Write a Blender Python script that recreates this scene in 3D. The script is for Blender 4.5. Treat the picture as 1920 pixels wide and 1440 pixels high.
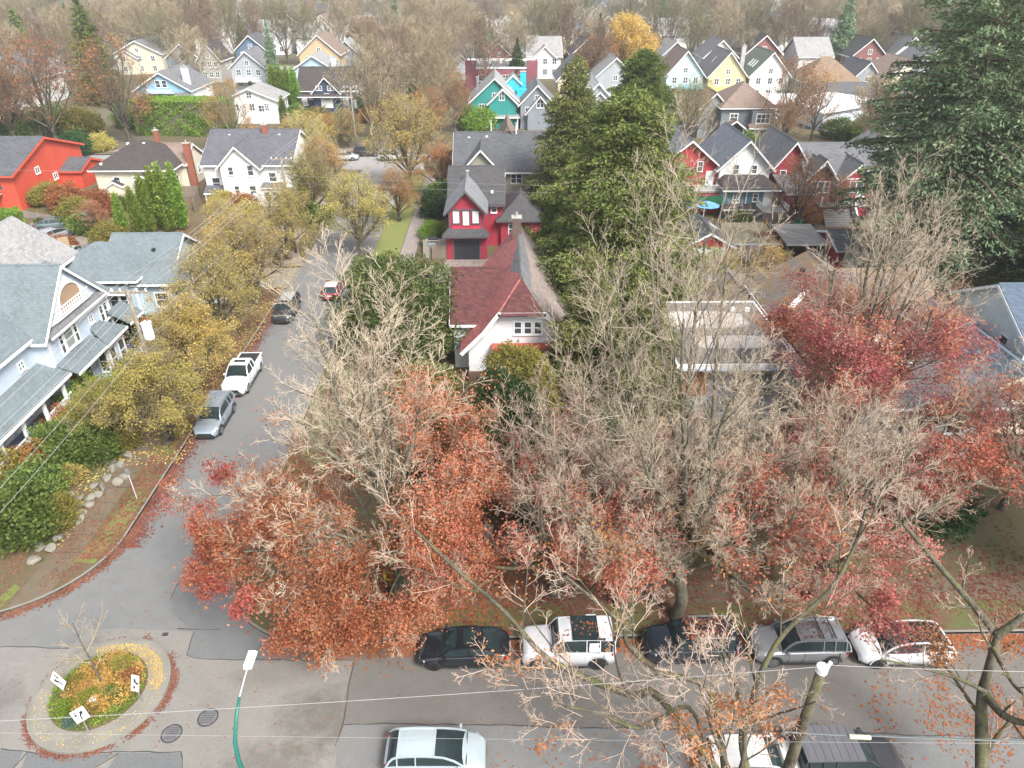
import bpy, math, random
import numpy as np
from mathutils import Vector, Matrix

R = math.radians
scene = bpy.context.scene
COL = scene.collection
for o in list(bpy.data.objects):
    bpy.data.objects.remove(o)

# ------------------------------------------------------------------ camera
CAM_H, CAM_PITCH, CAM_YAW, CAM_F = 30.5, 31.0, 0.93, 1334.0      # height m, tilt down, turn right, focal length for a 1920 px wide frame
cd = bpy.data.cameras.new('camera')
cam = bpy.data.objects.new('camera', cd)
COL.objects.link(cam)
cam.location = (0, 0, CAM_H)
cam.rotation_euler = (R(90 - CAM_PITCH), 0, R(-CAM_YAW))
cd.sensor_fit = 'HORIZONTAL'
cd.sensor_width = 36.0
cd.lens = CAM_F / 1920.0 * 36.0
cd.clip_start = 0.3
cd.clip_end = 4000
scene.camera = cam

# ------------------------------------------------------------------ world, sun, exposure
SUN_EL, SUN_AZ = 48.0, 142.0       # azimuth clockwise from +Y (north of the scene): the sun stands behind the camera
world = bpy.data.worlds.new('World')
scene.world = world
world.use_nodes = True
wn, wl = world.node_tree.nodes, world.node_tree.links
wn.clear()
w_out = wn.new('ShaderNodeOutputWorld')
w_bg = wn.new('ShaderNodeBackground')
w_sky = wn.new('ShaderNodeTexSky')
w_sky.sky_type = 'NISHITA'
w_sky.sun_disc = False
w_sky.sun_elevation = R(SUN_EL)
w_sky.sun_rotation = R(SUN_AZ)
w_sky.air_density = 1.0
w_sky.dust_density = 4.0
w_sky.ozone_density = 1.0
w_hsv = wn.new('ShaderNodeHueSaturation')          # a cloud deck takes most of the blue out of the sky
w_hsv.inputs['Saturation'].default_value = 0.42
w_bg.inputs['Strength'].default_value = 0.12
wl.new(w_sky.outputs[0], w_hsv.inputs['Color'])
wl.new(w_hsv.outputs[0], w_bg.inputs['Color'])
wl.new(w_bg.outputs[0], w_out.inputs['Surface'])

sd = bpy.data.lights.new('sun', 'SUN')
sd.energy = 1.9
sd.angle = R(18)
sd.color = (1.0, 0.985, 0.95)
sun = bpy.data.objects.new('sun', sd)
COL.objects.link(sun)
_sv = Vector((math.sin(R(SUN_AZ)) * math.cos(R(SUN_EL)), math.cos(R(SUN_AZ)) * math.cos(R(SUN_EL)), math.sin(R(SUN_EL))))
sun.rotation_euler = _sv.to_track_quat('Z', 'Y').to_euler()
sun.location = _sv * 300

scene.view_settings.view_transform = 'Standard'
scene.view_settings.look = 'None'
scene.view_settings.exposure = 1.45
scene.view_settings.gamma = 1.0
scene.cycles.max_bounces = 5
scene.cycles.diffuse_bounces = 3
scene.cycles.glossy_bounces = 2
scene.cycles.transmission_bounces = 3
scene.cycles.transparent_max_bounces = 6
scene.cycles.volume_bounces = 0
scene.cycles.use_denoising = True
scene.cycles.use_adaptive_sampling = False

# ------------------------------------------------------------------ survey: turns a sight line of the camera into a place at height z
_p, _w = R(CAM_PITCH), R(CAM_YAW)
_F = Vector((math.sin(_w) * math.cos(_p), math.cos(_w) * math.cos(_p), -math.sin(_p)))
_Rt = Vector((math.cos(_w), -math.sin(_w), 0))
_U = _Rt.cross(_F)
def G(px, py, z=0.0):
    d = _F * CAM_F + _Rt * (px - 960) - _U * (py - 720)
    t = (z - CAM_H) / d.z
    return (d.x * t, d.y * t)

# ------------------------------------------------------------------ object helpers
def tag(o, label=None, cat=None, group=None, kind=None):
    if label: o['label'] = label
    if cat: o['category'] = cat
    if group: o['group'] = group
    if kind: o['kind'] = kind
    return o

def empty(name, loc=(0, 0, 0), rz=0.0, parent=None, scale=None):
    o = bpy.data.objects.new(name, None)
    o.empty_display_size = 0.3
    o.location = loc
    o.rotation_euler = (0, 0, rz)
    if scale is not None:
        o.scale = (scale,) * 3 if not hasattr(scale, '__len__') else scale
    if parent: o.parent = parent
    COL.objects.link(o)
    return o

def copy_tree(o, parent=None):
    c = o.copy()
    COL.objects.link(c)
    c.parent = parent
    for ch in list(o.children):
        copy_tree(ch, c)
    return c

def link_mesh(name, me, parent=None, mat=None):
    if mat is not None and not me.materials:
        for m in (mat if isinstance(mat, (list, tuple)) else [mat]):
            me.materials.append(m)
    o = bpy.data.objects.new(name, me)
    if parent: o.parent = parent
    COL.objects.link(o)
    return o

def np_mesh(name, V, Q=None, T=None, smooth=False, mi=None):
    """mesh from numpy arrays: V (n,3), quads Q (a,4), triangles T (b,3), mi = material index per face"""
    V = np.asarray(V, np.float32)
    nq = 0 if Q is None else len(Q)
    nt = 0 if T is None else len(T)
    me = bpy.data.meshes.new(name)
    me.vertices.add(len(V))
    me.vertices.foreach_set('co', V.ravel())
    nl = nq * 4 + nt * 3
    me.loops.add(nl)
    idx = np.concatenate([np.asarray(Q, np.int32).ravel() if nq else np.zeros(0, np.int32), np.asarray(T, np.int32).ravel() if nt else np.zeros(0, np.int32)])
    me.loops.foreach_set('vertex_index', idx)
    me.polygons.add(nq + nt)
    st = np.concatenate([np.arange(nq) * 4, nq * 4 + np.arange(nt) * 3]).astype(np.int32)
    me.polygons.foreach_set('loop_start', st)
    me.polygons.foreach_set('loop_total', np.concatenate([np.full(nq, 4), np.full(nt, 3)]).astype(np.int32))
    if smooth:
        me.polygons.foreach_set('use_smooth', np.ones(nq + nt, bool))
    if mi is not None:
        me.polygons.foreach_set('material_index', np.asarray(mi, np.int32))
    me.update(calc_edges=True)
    me.validate()
    return me

class MB:
    """collects boxes, prisms, quads and tubes and links them as ONE mesh object"""
    def __init__(s):
        s.v, s.f = [], []
    def add(s, verts, faces):
        n = len(s.v)
        s.v += [tuple(p) for p in verts]
        s.f += [tuple(i + n for i in f) for f in faces]
        return s
    def box(s, x0, x1, y0, y1, z0, z1):
        return s.add([(x0, y0, z0), (x1, y0, z0), (x1, y1, z0), (x0, y1, z0), (x0, y0, z1), (x1, y0, z1), (x1, y1, z1), (x0, y1, z1)],
                     [(3, 2, 1, 0), (4, 5, 6, 7), (0, 1, 5, 4), (1, 2, 6, 5), (2, 3, 7, 6), (3, 0, 4, 7)])
    def cbox(s, c, sx, sy, sz, rz=0.0, taper=1.0):
        ca, sa = math.cos(rz), math.sin(rz)
        P = []
        for z, k in ((0, 1.0), (sz, taper)):
            for x, y in ((-1, -1), (1, -1), (1, 1), (-1, 1)):
                x, y = x * sx / 2 * k, y * sy / 2 * k
                P.append((c[0] + x * ca - y * sa, c[1] + x * sa + y * ca, c[2] + z))
        return s.add(P, [(3, 2, 1, 0), (4, 5, 6, 7), (0, 1, 5, 4), (1, 2, 6, 5), (2, 3, 7, 6), (3, 0, 4, 7)])
    def quad(s, *p):
        return s.add(p, [tuple(range(len(p)))])
    def prism(s, poly, vec):
        n = len(poly)
        v = Vector(vec)
        top = [tuple(Vector(p) + v) for p in poly]
        return s.add(list(poly) + top, [tuple(range(n))[::-1], tuple(range(n, 2 * n))] + [(i, (i + 1) % n, (i + 1) % n + n, i + n) for i in range(n)])
    def beam(s, a, b, w, h, up=(0, 0, 1)):
        a, b = Vector(a), Vector(b)
        t = (b - a).normalized()
        sd_ = t.cross(Vector(up))
        if sd_.length < 1e-4: sd_ = t.cross(Vector((0, 1, 0)))
        sd_.normalize()
        u = sd_.cross(t)
        sd_, u = sd_ * w / 2, u * h / 2
        P = [a - sd_ - u, a + sd_ - u, a + sd_ + u, a - sd_ + u]
        return s.prism([tuple(p) for p in P], b - a)
    def tube(s, pts, rad, k=8, cap=True):
        pts = [Vector(p) for p in pts]
        n = len(pts)
        if not hasattr(rad, '__len__'): rad = [rad] * n
        base = len(s.v)
        ref = None
        for i, p in enumerate(pts):
            t = (pts[min(i + 1, n - 1)] - pts[max(i - 1, 0)]).normalized()
            if ref is None:
                ref = t.cross(Vector((0, 0, 1)))
                if ref.length < 1e-3: ref = Vector((1, 0, 0))
            ref = (ref - t * ref.dot(t)).normalized()
            b = t.cross(ref)
            for j in range(k):
                a = 2 * math.pi * j / k
                s.v.append(tuple(p + (ref * math.cos(a) + b * math.sin(a)) * rad[i]))
        for i in range(n - 1):
            for j in range(k):
                s.f.append((base + i * k + j, base + i * k + (j + 1) % k, base + (i + 1) * k + (j + 1) % k, base + (i + 1) * k + j))
        if cap:
            s.f.append(tuple(base + j for j in range(k))[::-1])
            s.f.append(tuple(base + (n - 1) * k + j for j in range(k)))
        return s
    def disc(s, c, r, z, k=32, h=0.0):
        P = [(c[0] + r * math.cos(2 * math.pi * j / k), c[1] + r * math.sin(2 * math.pi * j / k), z) for j in range(k)]
        return s.prism(P, (0, 0, h)) if h else s.add(P, [tuple(range(k))])
    def build(s, name, mat=None, parent=None, smooth=False, bevel=0.0):
        me = bpy.data.meshes.new(name)
        me.from_pydata(s.v, [], s.f)
        if smooth:
            me.polygons.foreach_set('use_smooth', [True] * len(me.polygons))
        me.update()
        o = link_mesh(name, me, parent, mat)
        if bevel:
            b = o.modifiers.new('bevel', 'BEVEL')
            b.width = bevel
            b.segments = 2
            b.limit_method = 'ANGLE'
        return o

# ------------------------------------------------------------------ materials
def _nt(name):
    m = bpy.data.materials.new(name)
    m.use_nodes = True
    nt = m.node_tree
    b = nt.nodes['Principled BSDF']
    return m, nt, b
def rgb(c): return (c[0], c[1], c[2], 1.0)

def mixc(nt, fac, a, b, mode='MIX'):
    n = nt.nodes.new('ShaderNodeMix')
    n.data_type = 'RGBA'
    n.blend_type = mode
    for sock, val in ((n.inputs[0], fac), (n.inputs[6], a), (n.inputs[7], b)):
        if isinstance(val, bpy.types.NodeSocket): nt.links.new(val, sock)
        elif hasattr(val, '__len__'): sock.default_value = rgb(val)
        else: sock.default_value = val
    return n.outputs[2]
def noise(nt, vec, scale, detail=4, rough=0.6, dist=0.0):
    n = nt.nodes.new('ShaderNodeTexNoise')
    n.inputs['Scale'].default_value = scale
    n.inputs['Detail'].default_value = detail
    n.inputs['Roughness'].default_value = rough
    n.inputs['Distortion'].default_value = dist
    if vec is not None: nt.links.new(vec, n.inputs['Vector'])
    return n.outputs[0]
def ramp(nt, fac, stops, interp='LINEAR'):
    n = nt.nodes.new('ShaderNodeValToRGB')
    n.color_ramp.interpolation = interp
    el = n.color_ramp.elements
    while len(el) > 1: el.remove(el[-1])
    el[0].position = stops[0][0]
    el[0].color = rgb(stops[0][1]) if hasattr(stops[0][1], '__len__') else (stops[0][1],) * 3 + (1,)
    for p, c in stops[1:]:
        e = el.new(p)
        e.color = rgb(c) if hasattr(c, '__len__') else (c, c, c, 1)
    nt.links.new(fac, n.inputs[0])
    return n.outputs[0]
def coord(nt, which='Object', scale=None, rot=None):
    t = nt.nodes.new('ShaderNodeTexCoord').outputs[which]
    if scale is not None or rot is not None:
        mp = nt.nodes.new('ShaderNodeMapping')
        if scale is not None: mp.inputs['Scale'].default_value = scale
        if rot is not None: mp.inputs['Rotation'].default_value = rot
        nt.links.new(t, mp.inputs[0])
        t = mp.outputs[0]
    return t
def bump(nt, b, h, strength=0.3, dist=0.05):
    n = nt.nodes.new('ShaderNodeBump')
    n.inputs['Strength'].default_value = strength
    n.inputs['Distance'].default_value = dist
    nt.links.new(h, n.inputs['Height'])
    nt.links.new(n.outputs[0], b.inputs['Normal'])
def mathn(nt, op, a, b=None, c=None):
    n = nt.nodes.new('ShaderNodeMath')
    n.operation = op
    for i, v in enumerate((a, b, c)):
        if v is None: continue
        if isinstance(v, bpy.types.NodeSocket): nt.links.new(v, n.inputs[i])
        else: n.inputs[i].default_value = v
    return n.outputs[0]
def worldpos(nt): return nt.nodes.new('ShaderNodeNewGeometry').outputs['Position']

MC = {}
def paint(c, rough=0.5, var=0.12, metal=0.0, name='paint', coat=0.0):
    key = ('p', tuple(c), rough, var, metal, coat)
    if key in MC: return MC[key]
    m, nt, b = _nt(name)
    v = coord(nt)
    n = noise(nt, v, 0.9, 5, 0.65)
    n2 = noise(nt, v, 14, 3)
    col = mixc(nt, ramp(nt, n, [(0.3, 0.0), (0.7, 1.0)]), [x * (1 - var) for x in c], [min(1, x * (1 + var)) for x in c])
    col = mixc(nt, mathn(nt, 'MULTIPLY', n2, var), col, [x * 0.75 for x in c])
    nt.links.new(col, b.inputs['Base Color'])
    b.inputs['Roughness'].default_value = rough
    b.inputs['Metallic'].default_value = metal
    b.inputs['Coat Weight'].default_value = coat
    b.inputs['Coat Roughness'].default_value = 0.08
    MC[key] = m
    return m
def siding(c, pitch=0.16, rough=0.6):
    """painted lap boards: level courses, slight weathering"""
    key = ('s', tuple(c), pitch)
    if key in MC: return MC[key]
    m, nt, b = _nt('siding')
    v = coord(nt)
    sp = nt.nodes.new('ShaderNodeSeparateXYZ')
    nt.links.new(v, sp.inputs[0])
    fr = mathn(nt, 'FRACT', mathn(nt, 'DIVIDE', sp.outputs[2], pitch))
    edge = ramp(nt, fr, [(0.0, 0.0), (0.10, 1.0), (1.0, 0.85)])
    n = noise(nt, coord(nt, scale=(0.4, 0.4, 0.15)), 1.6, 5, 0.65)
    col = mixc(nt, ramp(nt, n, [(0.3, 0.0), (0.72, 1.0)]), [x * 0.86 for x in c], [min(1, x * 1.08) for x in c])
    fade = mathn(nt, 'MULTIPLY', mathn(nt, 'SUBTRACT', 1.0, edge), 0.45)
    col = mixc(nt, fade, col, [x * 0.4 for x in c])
    nt.links.new(col, b.inputs['Base Color'])
    b.inputs['Roughness'].default_value = rough
    bump(nt, b, edge, 0.5, 0.03)
    MC[key] = m
    return m
def shingle(c, c2=None, row=0.17, width=0.34, contrast=0.35, moss=0.0):
    """asphalt or cedar shingles: level courses with uneven tabs, streaks and stains"""
    key = ('r', tuple(c), None if c2 is None else tuple(c2), row, moss)
    if key in MC: return MC[key]
    m, nt, b = _nt('shingles')
    v = coord(nt)
    sp = nt.nodes.new('ShaderNodeSeparateXYZ')
    nt.links.new(v, sp.inputs[0])
    cb = nt.nodes.new('ShaderNodeCombineXYZ')
    nt.links.new(mathn(nt, 'ADD', sp.outputs[0], sp.outputs[1]), cb.inputs[0])
    nt.links.new(sp.outputs[2], cb.inputs[1])
    br = nt.nodes.new('ShaderNodeTexBrick')
    nt.links.new(cb.outputs[0], br.inputs['Vector'])
    br.inputs['Scale'].default_value = 1.0
    br.inputs['Brick Width'].default_value = width
    br.inputs['Row Height'].default_value = row
    br.inputs['Mortar Size'].default_value = 0.012
    br.inputs['Mortar Smooth'].default_value = 0.2
    br.inputs['Color1'].default_value = (0.0, 0.0, 0.0, 1)
    br.inputs['Color2'].default_value = (1, 1, 1, 1)
    br.inputs['Mortar'].default_value = (0.0, 0.0, 0.0, 1)
    lo = [x * (1 - contrast) for x in c]
    hi = [min(1, x * (1 + contrast * 0.6)) for x in (c2 or c)]
    col = mixc(nt, br.outputs[0], lo, hi)
    n = noise(nt, coord(nt, scale=(1, 1, 0.3)), 0.55, 6, 0.7)
    col = mixc(nt, ramp(nt, n, [(0.35, 0.0), (0.7, 0.55)]), col, [x * 1.35 for x in c])
    n2 = noise(nt, v, 9, 4, 0.7)
    col = mixc(nt, mathn(nt, 'MULTIPLY', n2, 0.5), col, [x * 0.55 for x in c])
    if moss:
        n3 = noise(nt, v, 0.8, 6, 0.75)
        col = mixc(nt, ramp(nt, n3, [(0.60 - moss * 0.3, 0.0), (0.72 - moss * 0.2, 0.8)]), col, (0.20, 0.115, 0.04))
    nt.links.new(col, b.inputs['Base Color'])
    b.inputs['Roughness'].default_value = 0.85
    bump(nt, b, br.outputs[0], 0.35, 0.02)
    MC[key] = m
    return m
def glassm(c=(0.05, 0.065, 0.075), rough=0.06):
    key = ('g', tuple(c), rough)
    if key in MC: return MC[key]
    m, nt, b = _nt('window_glass')
    n = noise(nt, coord(nt), 1.2, 2)
    col = mixc(nt, n, [x * 0.5 for x in c], [min(1, x * 1.7) for x in c])
    nt.links.new(col, b.inputs['Base Color'])
    b.inputs['Roughness'].default_value = rough
    b.inputs['IOR'].default_value = 1.5
    MC[key] = m
    return m
def leafm(name, c1, c2, c3=None, hue=0.0, trans=0.35):
    """leaf colour varies leaf by leaf and a little tree by tree"""
    m = bpy.data.materials.new(name)
    m.use_nodes = True
    nt = m.node_tree
    nt.nodes.clear()
    out = nt.nodes.new('ShaderNodeOutputMaterial')
    geo = nt.nodes.new('ShaderNodeNewGeometry')
    rnd = geo.outputs['Random Per Island']
    stops = [(0.0, c1), (0.6, c2), (1.0, c3 or c2)]
    col = ramp(nt, rnd, stops)
    cl = noise(nt, coord(nt), 0.45, 3, 0.6)
    col2 = ramp(nt, cl, [(0.35, c1), (0.65, c3 or c2)])
    col = mixc(nt, 0.45, col, col2)
    oi = nt.nodes.new('ShaderNodeObjectInfo')
    hs = nt.nodes.new('ShaderNodeHueSaturation')
    nt.links.new(col, hs.inputs['Color'])
    nt.links.new(mathn(nt, 'MULTIPLY_ADD', oi.outputs['Random'], 0.35, 0.82), hs.inputs['Value'])
    nt.links.new(mathn(nt, 'MULTIPLY_ADD', oi.outputs['Random'], 0.03, 0.485), hs.inputs['Hue'])
    d = nt.nodes.new('ShaderNodeBsdfDiffuse')
    t = nt.nodes.new('ShaderNodeBsdfTranslucent')
    mx = nt.nodes.new('ShaderNodeMixShader')
    mx.inputs[0].default_value = trans
    nt.links.new(hs.outputs[0], d.inputs[0])
    nt.links.new(hs.outputs[0], t.inputs[0])
    nt.links.new(d.outputs[0], mx.inputs[1])
    nt.links.new(t.outputs[0], mx.inputs[2])
    nt.links.new(mx.outputs[0], out.inputs[0])
    return m
def barkm(name, c1, c2, moss=0.0, scale=1.2):
    m, nt, b = _nt(name)
    n = noise(nt, coord(nt), scale, 5, 0.7)
    col = ramp(nt, n, [(0.3, c1), (0.7, c2)])
    oi = nt.nodes.new('ShaderNodeObjectInfo')
    hs = nt.nodes.new('ShaderNodeHueSaturation')
    nt.links.new(col, hs.inputs['Color'])
    nt.links.new(mathn(nt, 'MULTIPLY_ADD', oi.outputs['Random'], 0.35, 0.85), hs.inputs['Value'])
    col = hs.outputs[0]
    if scale >= 1:
        gr = noise(nt, coord(nt, scale=(1, 1, .35)), 9.0, 4, .8)
        col = mixc(nt, ramp(nt, gr, [(0.42, 0.0), (0.66, 0.75)]), col, [x * 0.45 for x in c1])
        bump(nt, b, gr, .5, .03)
    if moss:
        geo = nt.nodes.new('ShaderNodeNewGeometry')
        sp = nt.nodes.new('ShaderNodeSeparateXYZ')
        nt.links.new(geo.outputs['Normal'], sp.inputs[0])
        n2 = noise(nt, coord(nt), 1.1, 4, 0.7)
        f = mathn(nt, 'ADD', mathn(nt, 'MULTIPLY', sp.outputs[2], 0.25), n2)
        col = mixc(nt, ramp(nt, f, [(0.74 - 0.2 * moss, 0.0), (0.92 - 0.2 * moss, 0.85)]), col, (0.10, 0.105, 0.022))
    nt.links.new(col, b.inputs['Base Color'])
    b.inputs['Roughness'].default_value = 0.9
    return m
# ------------------------------------------------------------------ plants
def _unit(a):
    return a / np.maximum(np.linalg.norm(a, axis=1, keepdims=True), 1e-9)
def tubes_np(P0, P1, R0, R1, k=3):
    t = _unit(P1 - P0)
    ref = np.where(np.abs(t[:, 2:3]) > 0.9, np.array([[1.0, 0, 0]]), np.array([[0, 0, 1.0]]))
    a = _unit(np.cross(t, ref))
    b = np.cross(t, a)
    n = len(P0)
    V = np.empty((n, 2, k, 3))
    for j in range(k):
        an = 2 * math.pi * j / k
        dr = a * math.cos(an) + b * math.sin(an)
        V[:, 0, j] = P0 + dr * R0[:, None]
        V[:, 1, j] = P1 + dr * R1[:, None]
    base = (np.arange(n) * 2 * k)[:, None]
    Q = np.concatenate([np.stack([base[:, 0] + j, base[:, 0] + (j + 1) % k, base[:, 0] + k + (j + 1) % k, base[:, 0] + k + j], 1) for j in range(k)])
    return V.reshape(-1, 3), Q
def join_np(parts):
    Vs, Qs, o = [], [], 0
    for V, Q in parts:
        Vs.append(V); Qs.append(Q + o); o += len(V)
    return np.concatenate(Vs), np.concatenate(Qs)
def leaves_np(rng, C, L, W, tilt=None, jitter=0.3, out=None, flat=0.0):
    """diamond leaves of length L and width W round the points C; out = direction each leaf prefers to point"""
    n = len(C)
    a = rng.normal(size=(n, 3))
    a[:, 2] *= (1 - flat)
    if out is not None: a = a * 0.6 + out * 1.3
    a = _unit(a)
    b = _unit(np.cross(a, rng.normal(size=(n, 3))))
    C = C + rng.normal(size=(n, 3)) * jitter
    s = rng.uniform(0.6, 1.3, (n, 1))
    V = np.stack([C - a * L / 2 * s, C + b * W / 2 * s, C + a * L / 2 * s, C - b * W / 2 * s], 1).reshape(-1, 3)
    Q = np.arange(n * 4).reshape(-1, 4)
    return V, Q

def grow(rng, trunk, r0, levels):
    """trunk = list of points; each level: n steps, kids, angle deg, ratio, wig, up, tmin. Returns per level (P0,P1,R0,R1)"""
    T = np.array(trunk, float)
    res = []
    n = len(T) - 1
    rr = np.linspace(r0, r0 * levels[0].get('tip', 0.45), n + 1)
    res.append((T[:-1], T[1:], rr[:-1], rr[1:]))
    pts, rad = T[None], rr[None]            # (branches, n+1, 3)
    lens = np.array([np.linalg.norm(np.diff(T, axis=0), axis=1).sum()])
    for lv in levels:
        B, n1, _ = pts.shape
        k = lv['kids']
        tm = lv.get('tmin', 0.25)
        t = tm + (1 - tm) * (np.arange(k)[None] + rng.uniform(0.1, 0.9, (B, k))) / k
        t = np.clip(t, 0, 0.999)
        f = t * (n1 - 1)
        i = f.astype(int)
        fr = (f - i)[..., None]
        bi = np.arange(B)[:, None]
        p = pts[bi, i] * (1 - fr) + pts[bi, i + 1] * fr
        d = pts[bi, i + 1] - pts[bi, i]
        pr = rad[bi, i] * (1 - fr[..., 0]) + rad[bi, i + 1] * fr[..., 0]
        p, d, pr, t2 = p.reshape(-1, 3), _unit(d.reshape(-1, 3)), pr.ravel(), t.ravel()
        m = len(p)
        ref = _unit(np.cross(d, np.array([[0.13, 0.27, 0.95]])))
        bb = np.cross(d, ref)
        az = (np.tile(np.arange(k), B) * 2.4 + np.repeat(rng.uniform(0, 6.28, B), k) + rng.normal(size=m) * 0.35)
        side = ref * np.cos(az)[:, None] + bb * np.sin(az)[:, None]
        side[:, 2] += lv.get('lift', 0.0)
        side = _unit(side)
        ang = np.radians(lv['angle']) * (1.15 - 0.35 * t2) * rng.uniform(0.8, 1.2, m)
        dd = _unit(d * np.cos(ang)[:, None] + side * np.sin(ang)[:, None])
        L = np.repeat(lens, k) * lv['ratio'] * (1.15 - lv.get('fall', 0.55) * t2) * rng.uniform(0.7, 1.2, m)
        if 'lmax' in lv: L = np.minimum(L, lv['lmax'])
        ns = lv['n']
        P = np.empty((m, ns + 1, 3))
        P[:, 0] = p
        r_s = np.maximum(pr * lv.get('rr', 0.55), lv.get('rmin', 0.012))
        r_e = np.maximum(r_s * 0.4, lv.get('rmin', 0.012) * 0.8)
        up = np.array([[0, 0, 1.0]])
        for s in range(ns):
            dd = _unit(dd + rng.normal(size=(m, 3)) * lv.get('wig', 0.15) + up * lv.get('up', 0.1))
            P[:, s + 1] = P[:, s] + dd * (L / ns)[:, None]
        if 'zmin' in lv:
            P[:, 1:, 2] = np.maximum(P[:, 1:, 2], lv['zmin'])
        q = np.linspace(0, 1, ns + 1)[None]
        RR = r_s[:, None] * (1 - q) + r_e[:, None] * q
        res.append((P[:, :-1].reshape(-1, 3), P[:, 1:].reshape(-1, 3), RR[:, :-1].ravel(), RR[:, 1:].ravel()))
        pts, rad, lens = P, RR, L
    return res

def clump(P, seed, scale):
    """smooth pseudo noise in 0..1 used to gather leaves into clumps"""
    rs = np.random.RandomState(seed)
    s = np.zeros(len(P))
    for _ in range(6):
        w = rs.normal(size=3) * scale
        s += np.sin(P @ w + rs.uniform(0, 6.28))
    return 0.5 + s / 6.0 * 0.9

def tree_meshes(seed, trunk, r0, levels, split, leaf=None, sides=(8, 6, 5, 4, 3, 3, 3)):
    rng = np.random.default_rng(seed)
    segs = grow(rng, trunk, r0, levels)
    tr = join_np([tubes_np(*s, k=sides[i]) for i, s in enumerate(segs[:split])])
    tw = join_np([tubes_np(*s, k=sides[i + split]) for i, s in enumerate(segs[split:])])
    me_t = np_mesh('trunk', *tr, smooth=True)
    me_c = np_mesh('crown', *tw)
    me_l = []
    for lf in (leaf or []):
        pts = np.concatenate([s[1] for s in segs[lf.get('from', -1):]])
        z = pts[:, 2]
        c = clump(pts, seed + 5, lf.get('cl', 0.55))
        keep = (z > lf.get('z0', 0)) & (c > lf.get('thr', 0.45))
        top = lf.get('z1', 1e9)
        fade = np.clip((top - z) / lf.get('fade', 3.0), 0, 1)
        keep &= rng.uniform(size=len(z)) < fade
        if 'side' in lf: keep &= lf['side'](pts, rng)
        C = pts[keep]
        if lf.get('max') and len(C) > lf['max']:
            C = C[rng.choice(len(C), lf['max'], replace=False)]
        C = np.repeat(C, lf.get('per', 4), 0)
        if len(C) == 0: continue
        me_l.append(np_mesh('leaves', *leaves_np(rng, C, lf.get('L', 0.16), lf.get('W', 0.1), jitter=lf.get('jit', 0.16))))
    return me_t, me_c, me_l

def conifer_meshes(seed, H, Rmax, dens=9, per=42, leafL=0.55, leafW=0.12, droop=0.25, prof=None, z0=1.0, step=0.38, hang=0.3, gap=0.0, r0=0.35, up0=0.0):
    rng = np.random.default_rng(seed)
    prof = prof or (lambda u: (1 - u) ** 0.75 * (0.55 + 0.45 * min(1, u * 6)))
    zs, azs, rs = [], [], []
    z = z0
    while z < H - 0.3:
        u = (z - z0) / (H - z0)
        k = max(3, int(dens * (0.35 + prof(u))))
        a0 = rng.uniform(0, 6.28)
        for j in range(k):
            if rng.uniform() < gap: continue
            zs.append(z + rng.uniform(-0.2, 0.2)); azs.append(a0 + 6.283 * j / k + rng.normal() * 0.25)
            rs.append(max(0.25, Rmax * prof(u) * rng.uniform(0.72, 1.12)))
        z += step * rng.uniform(0.8, 1.2)
    zs, azs, rs = map(np.array, (zs, azs, rs))
    n = len(zs)
    dirs = np.stack([np.cos(azs), np.sin(azs), np.zeros(n)], 1)
    uu = (zs - z0) / (H - z0)
    slope = up0 + 0.55 * uu - droop * 0.6
    S = 4
    P = np.empty((n, S + 1, 3))
    P[:, 0] = np.stack([np.zeros(n), np.zeros(n), zs], 1)
    for s in range(S):
        q = (s + 1) / S
        P[:, s + 1] = P[:, 0] + dirs * (rs * q)[:, None]
        P[:, s + 1, 2] += rs * (slope * q - droop * q * q * 0.5)
    rr = 0.02 + rs * 0.012
    tw = tubes_np(P[:, :-1].reshape(-1, 3), P[:, 1:].reshape(-1, 3), np.repeat(rr, S), np.repeat(rr * 0.6, S), 3)
    # sprays of needles along every bough
    m = np.maximum(6, (per * rs / Rmax)).astype(int)
    bi = np.repeat(np.arange(n), m)
    q = rng.uniform(0.1, 1.05, len(bi)) ** 0.7
    lat = rng.normal(size=len(bi)) * (0.34 * rs[bi] * (1.15 - q) + 0.12)
    c = P[bi, 0] + dirs[bi] * (rs[bi] * q)[:, None]
    c[:, 2] += rs[bi] * (slope[bi] * q - droop * q * q * 0.5) - np.abs(lat) * hang + rng.normal(size=len(bi)) * 0.10
    sid = np.stack([-dirs[bi, 1], dirs[bi, 0], np.zeros(len(bi))], 1)
    c += sid * lat[:, None]
    c += rng.normal(size=c.shape) * 0.09
    out = dirs[bi] + sid * np.sign(lat)[:, None] * 0.6 + rng.normal(size=c.shape) * 0.35
    out[:, 2] += slope[bi] - hang
    lf = leaves_np(rng, c, leafL, leafW, jitter=0.05, out=_unit(out))
    # leader
    tz = rng.uniform(H - 1.6, H + 0.3, 60)
    cc = np.stack([rng.normal(size=60) * 0.12, rng.normal(size=60) * 0.12, tz], 1)
    lf2 = leaves_np(rng, cc, leafL, leafW, jitter=0.05, out=np.tile([[0, 0, 1.0]], (60, 1)))
    k = 10
    tp = np.array([[0.06 * math.sin(i), 0.05 * math.cos(2 * i), H * i / k] for i in range(k + 1)])
    tr_r = np.linspace(r0, 0.04, k + 1)
    tr = tubes_np(tp[:-1], tp[1:], tr_r[:-1], tr_r[1:], 8)
    return (np_mesh('trunk', *join_np([tr, tw])), np_mesh('crown', *join_np([lf, lf2])))

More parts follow.
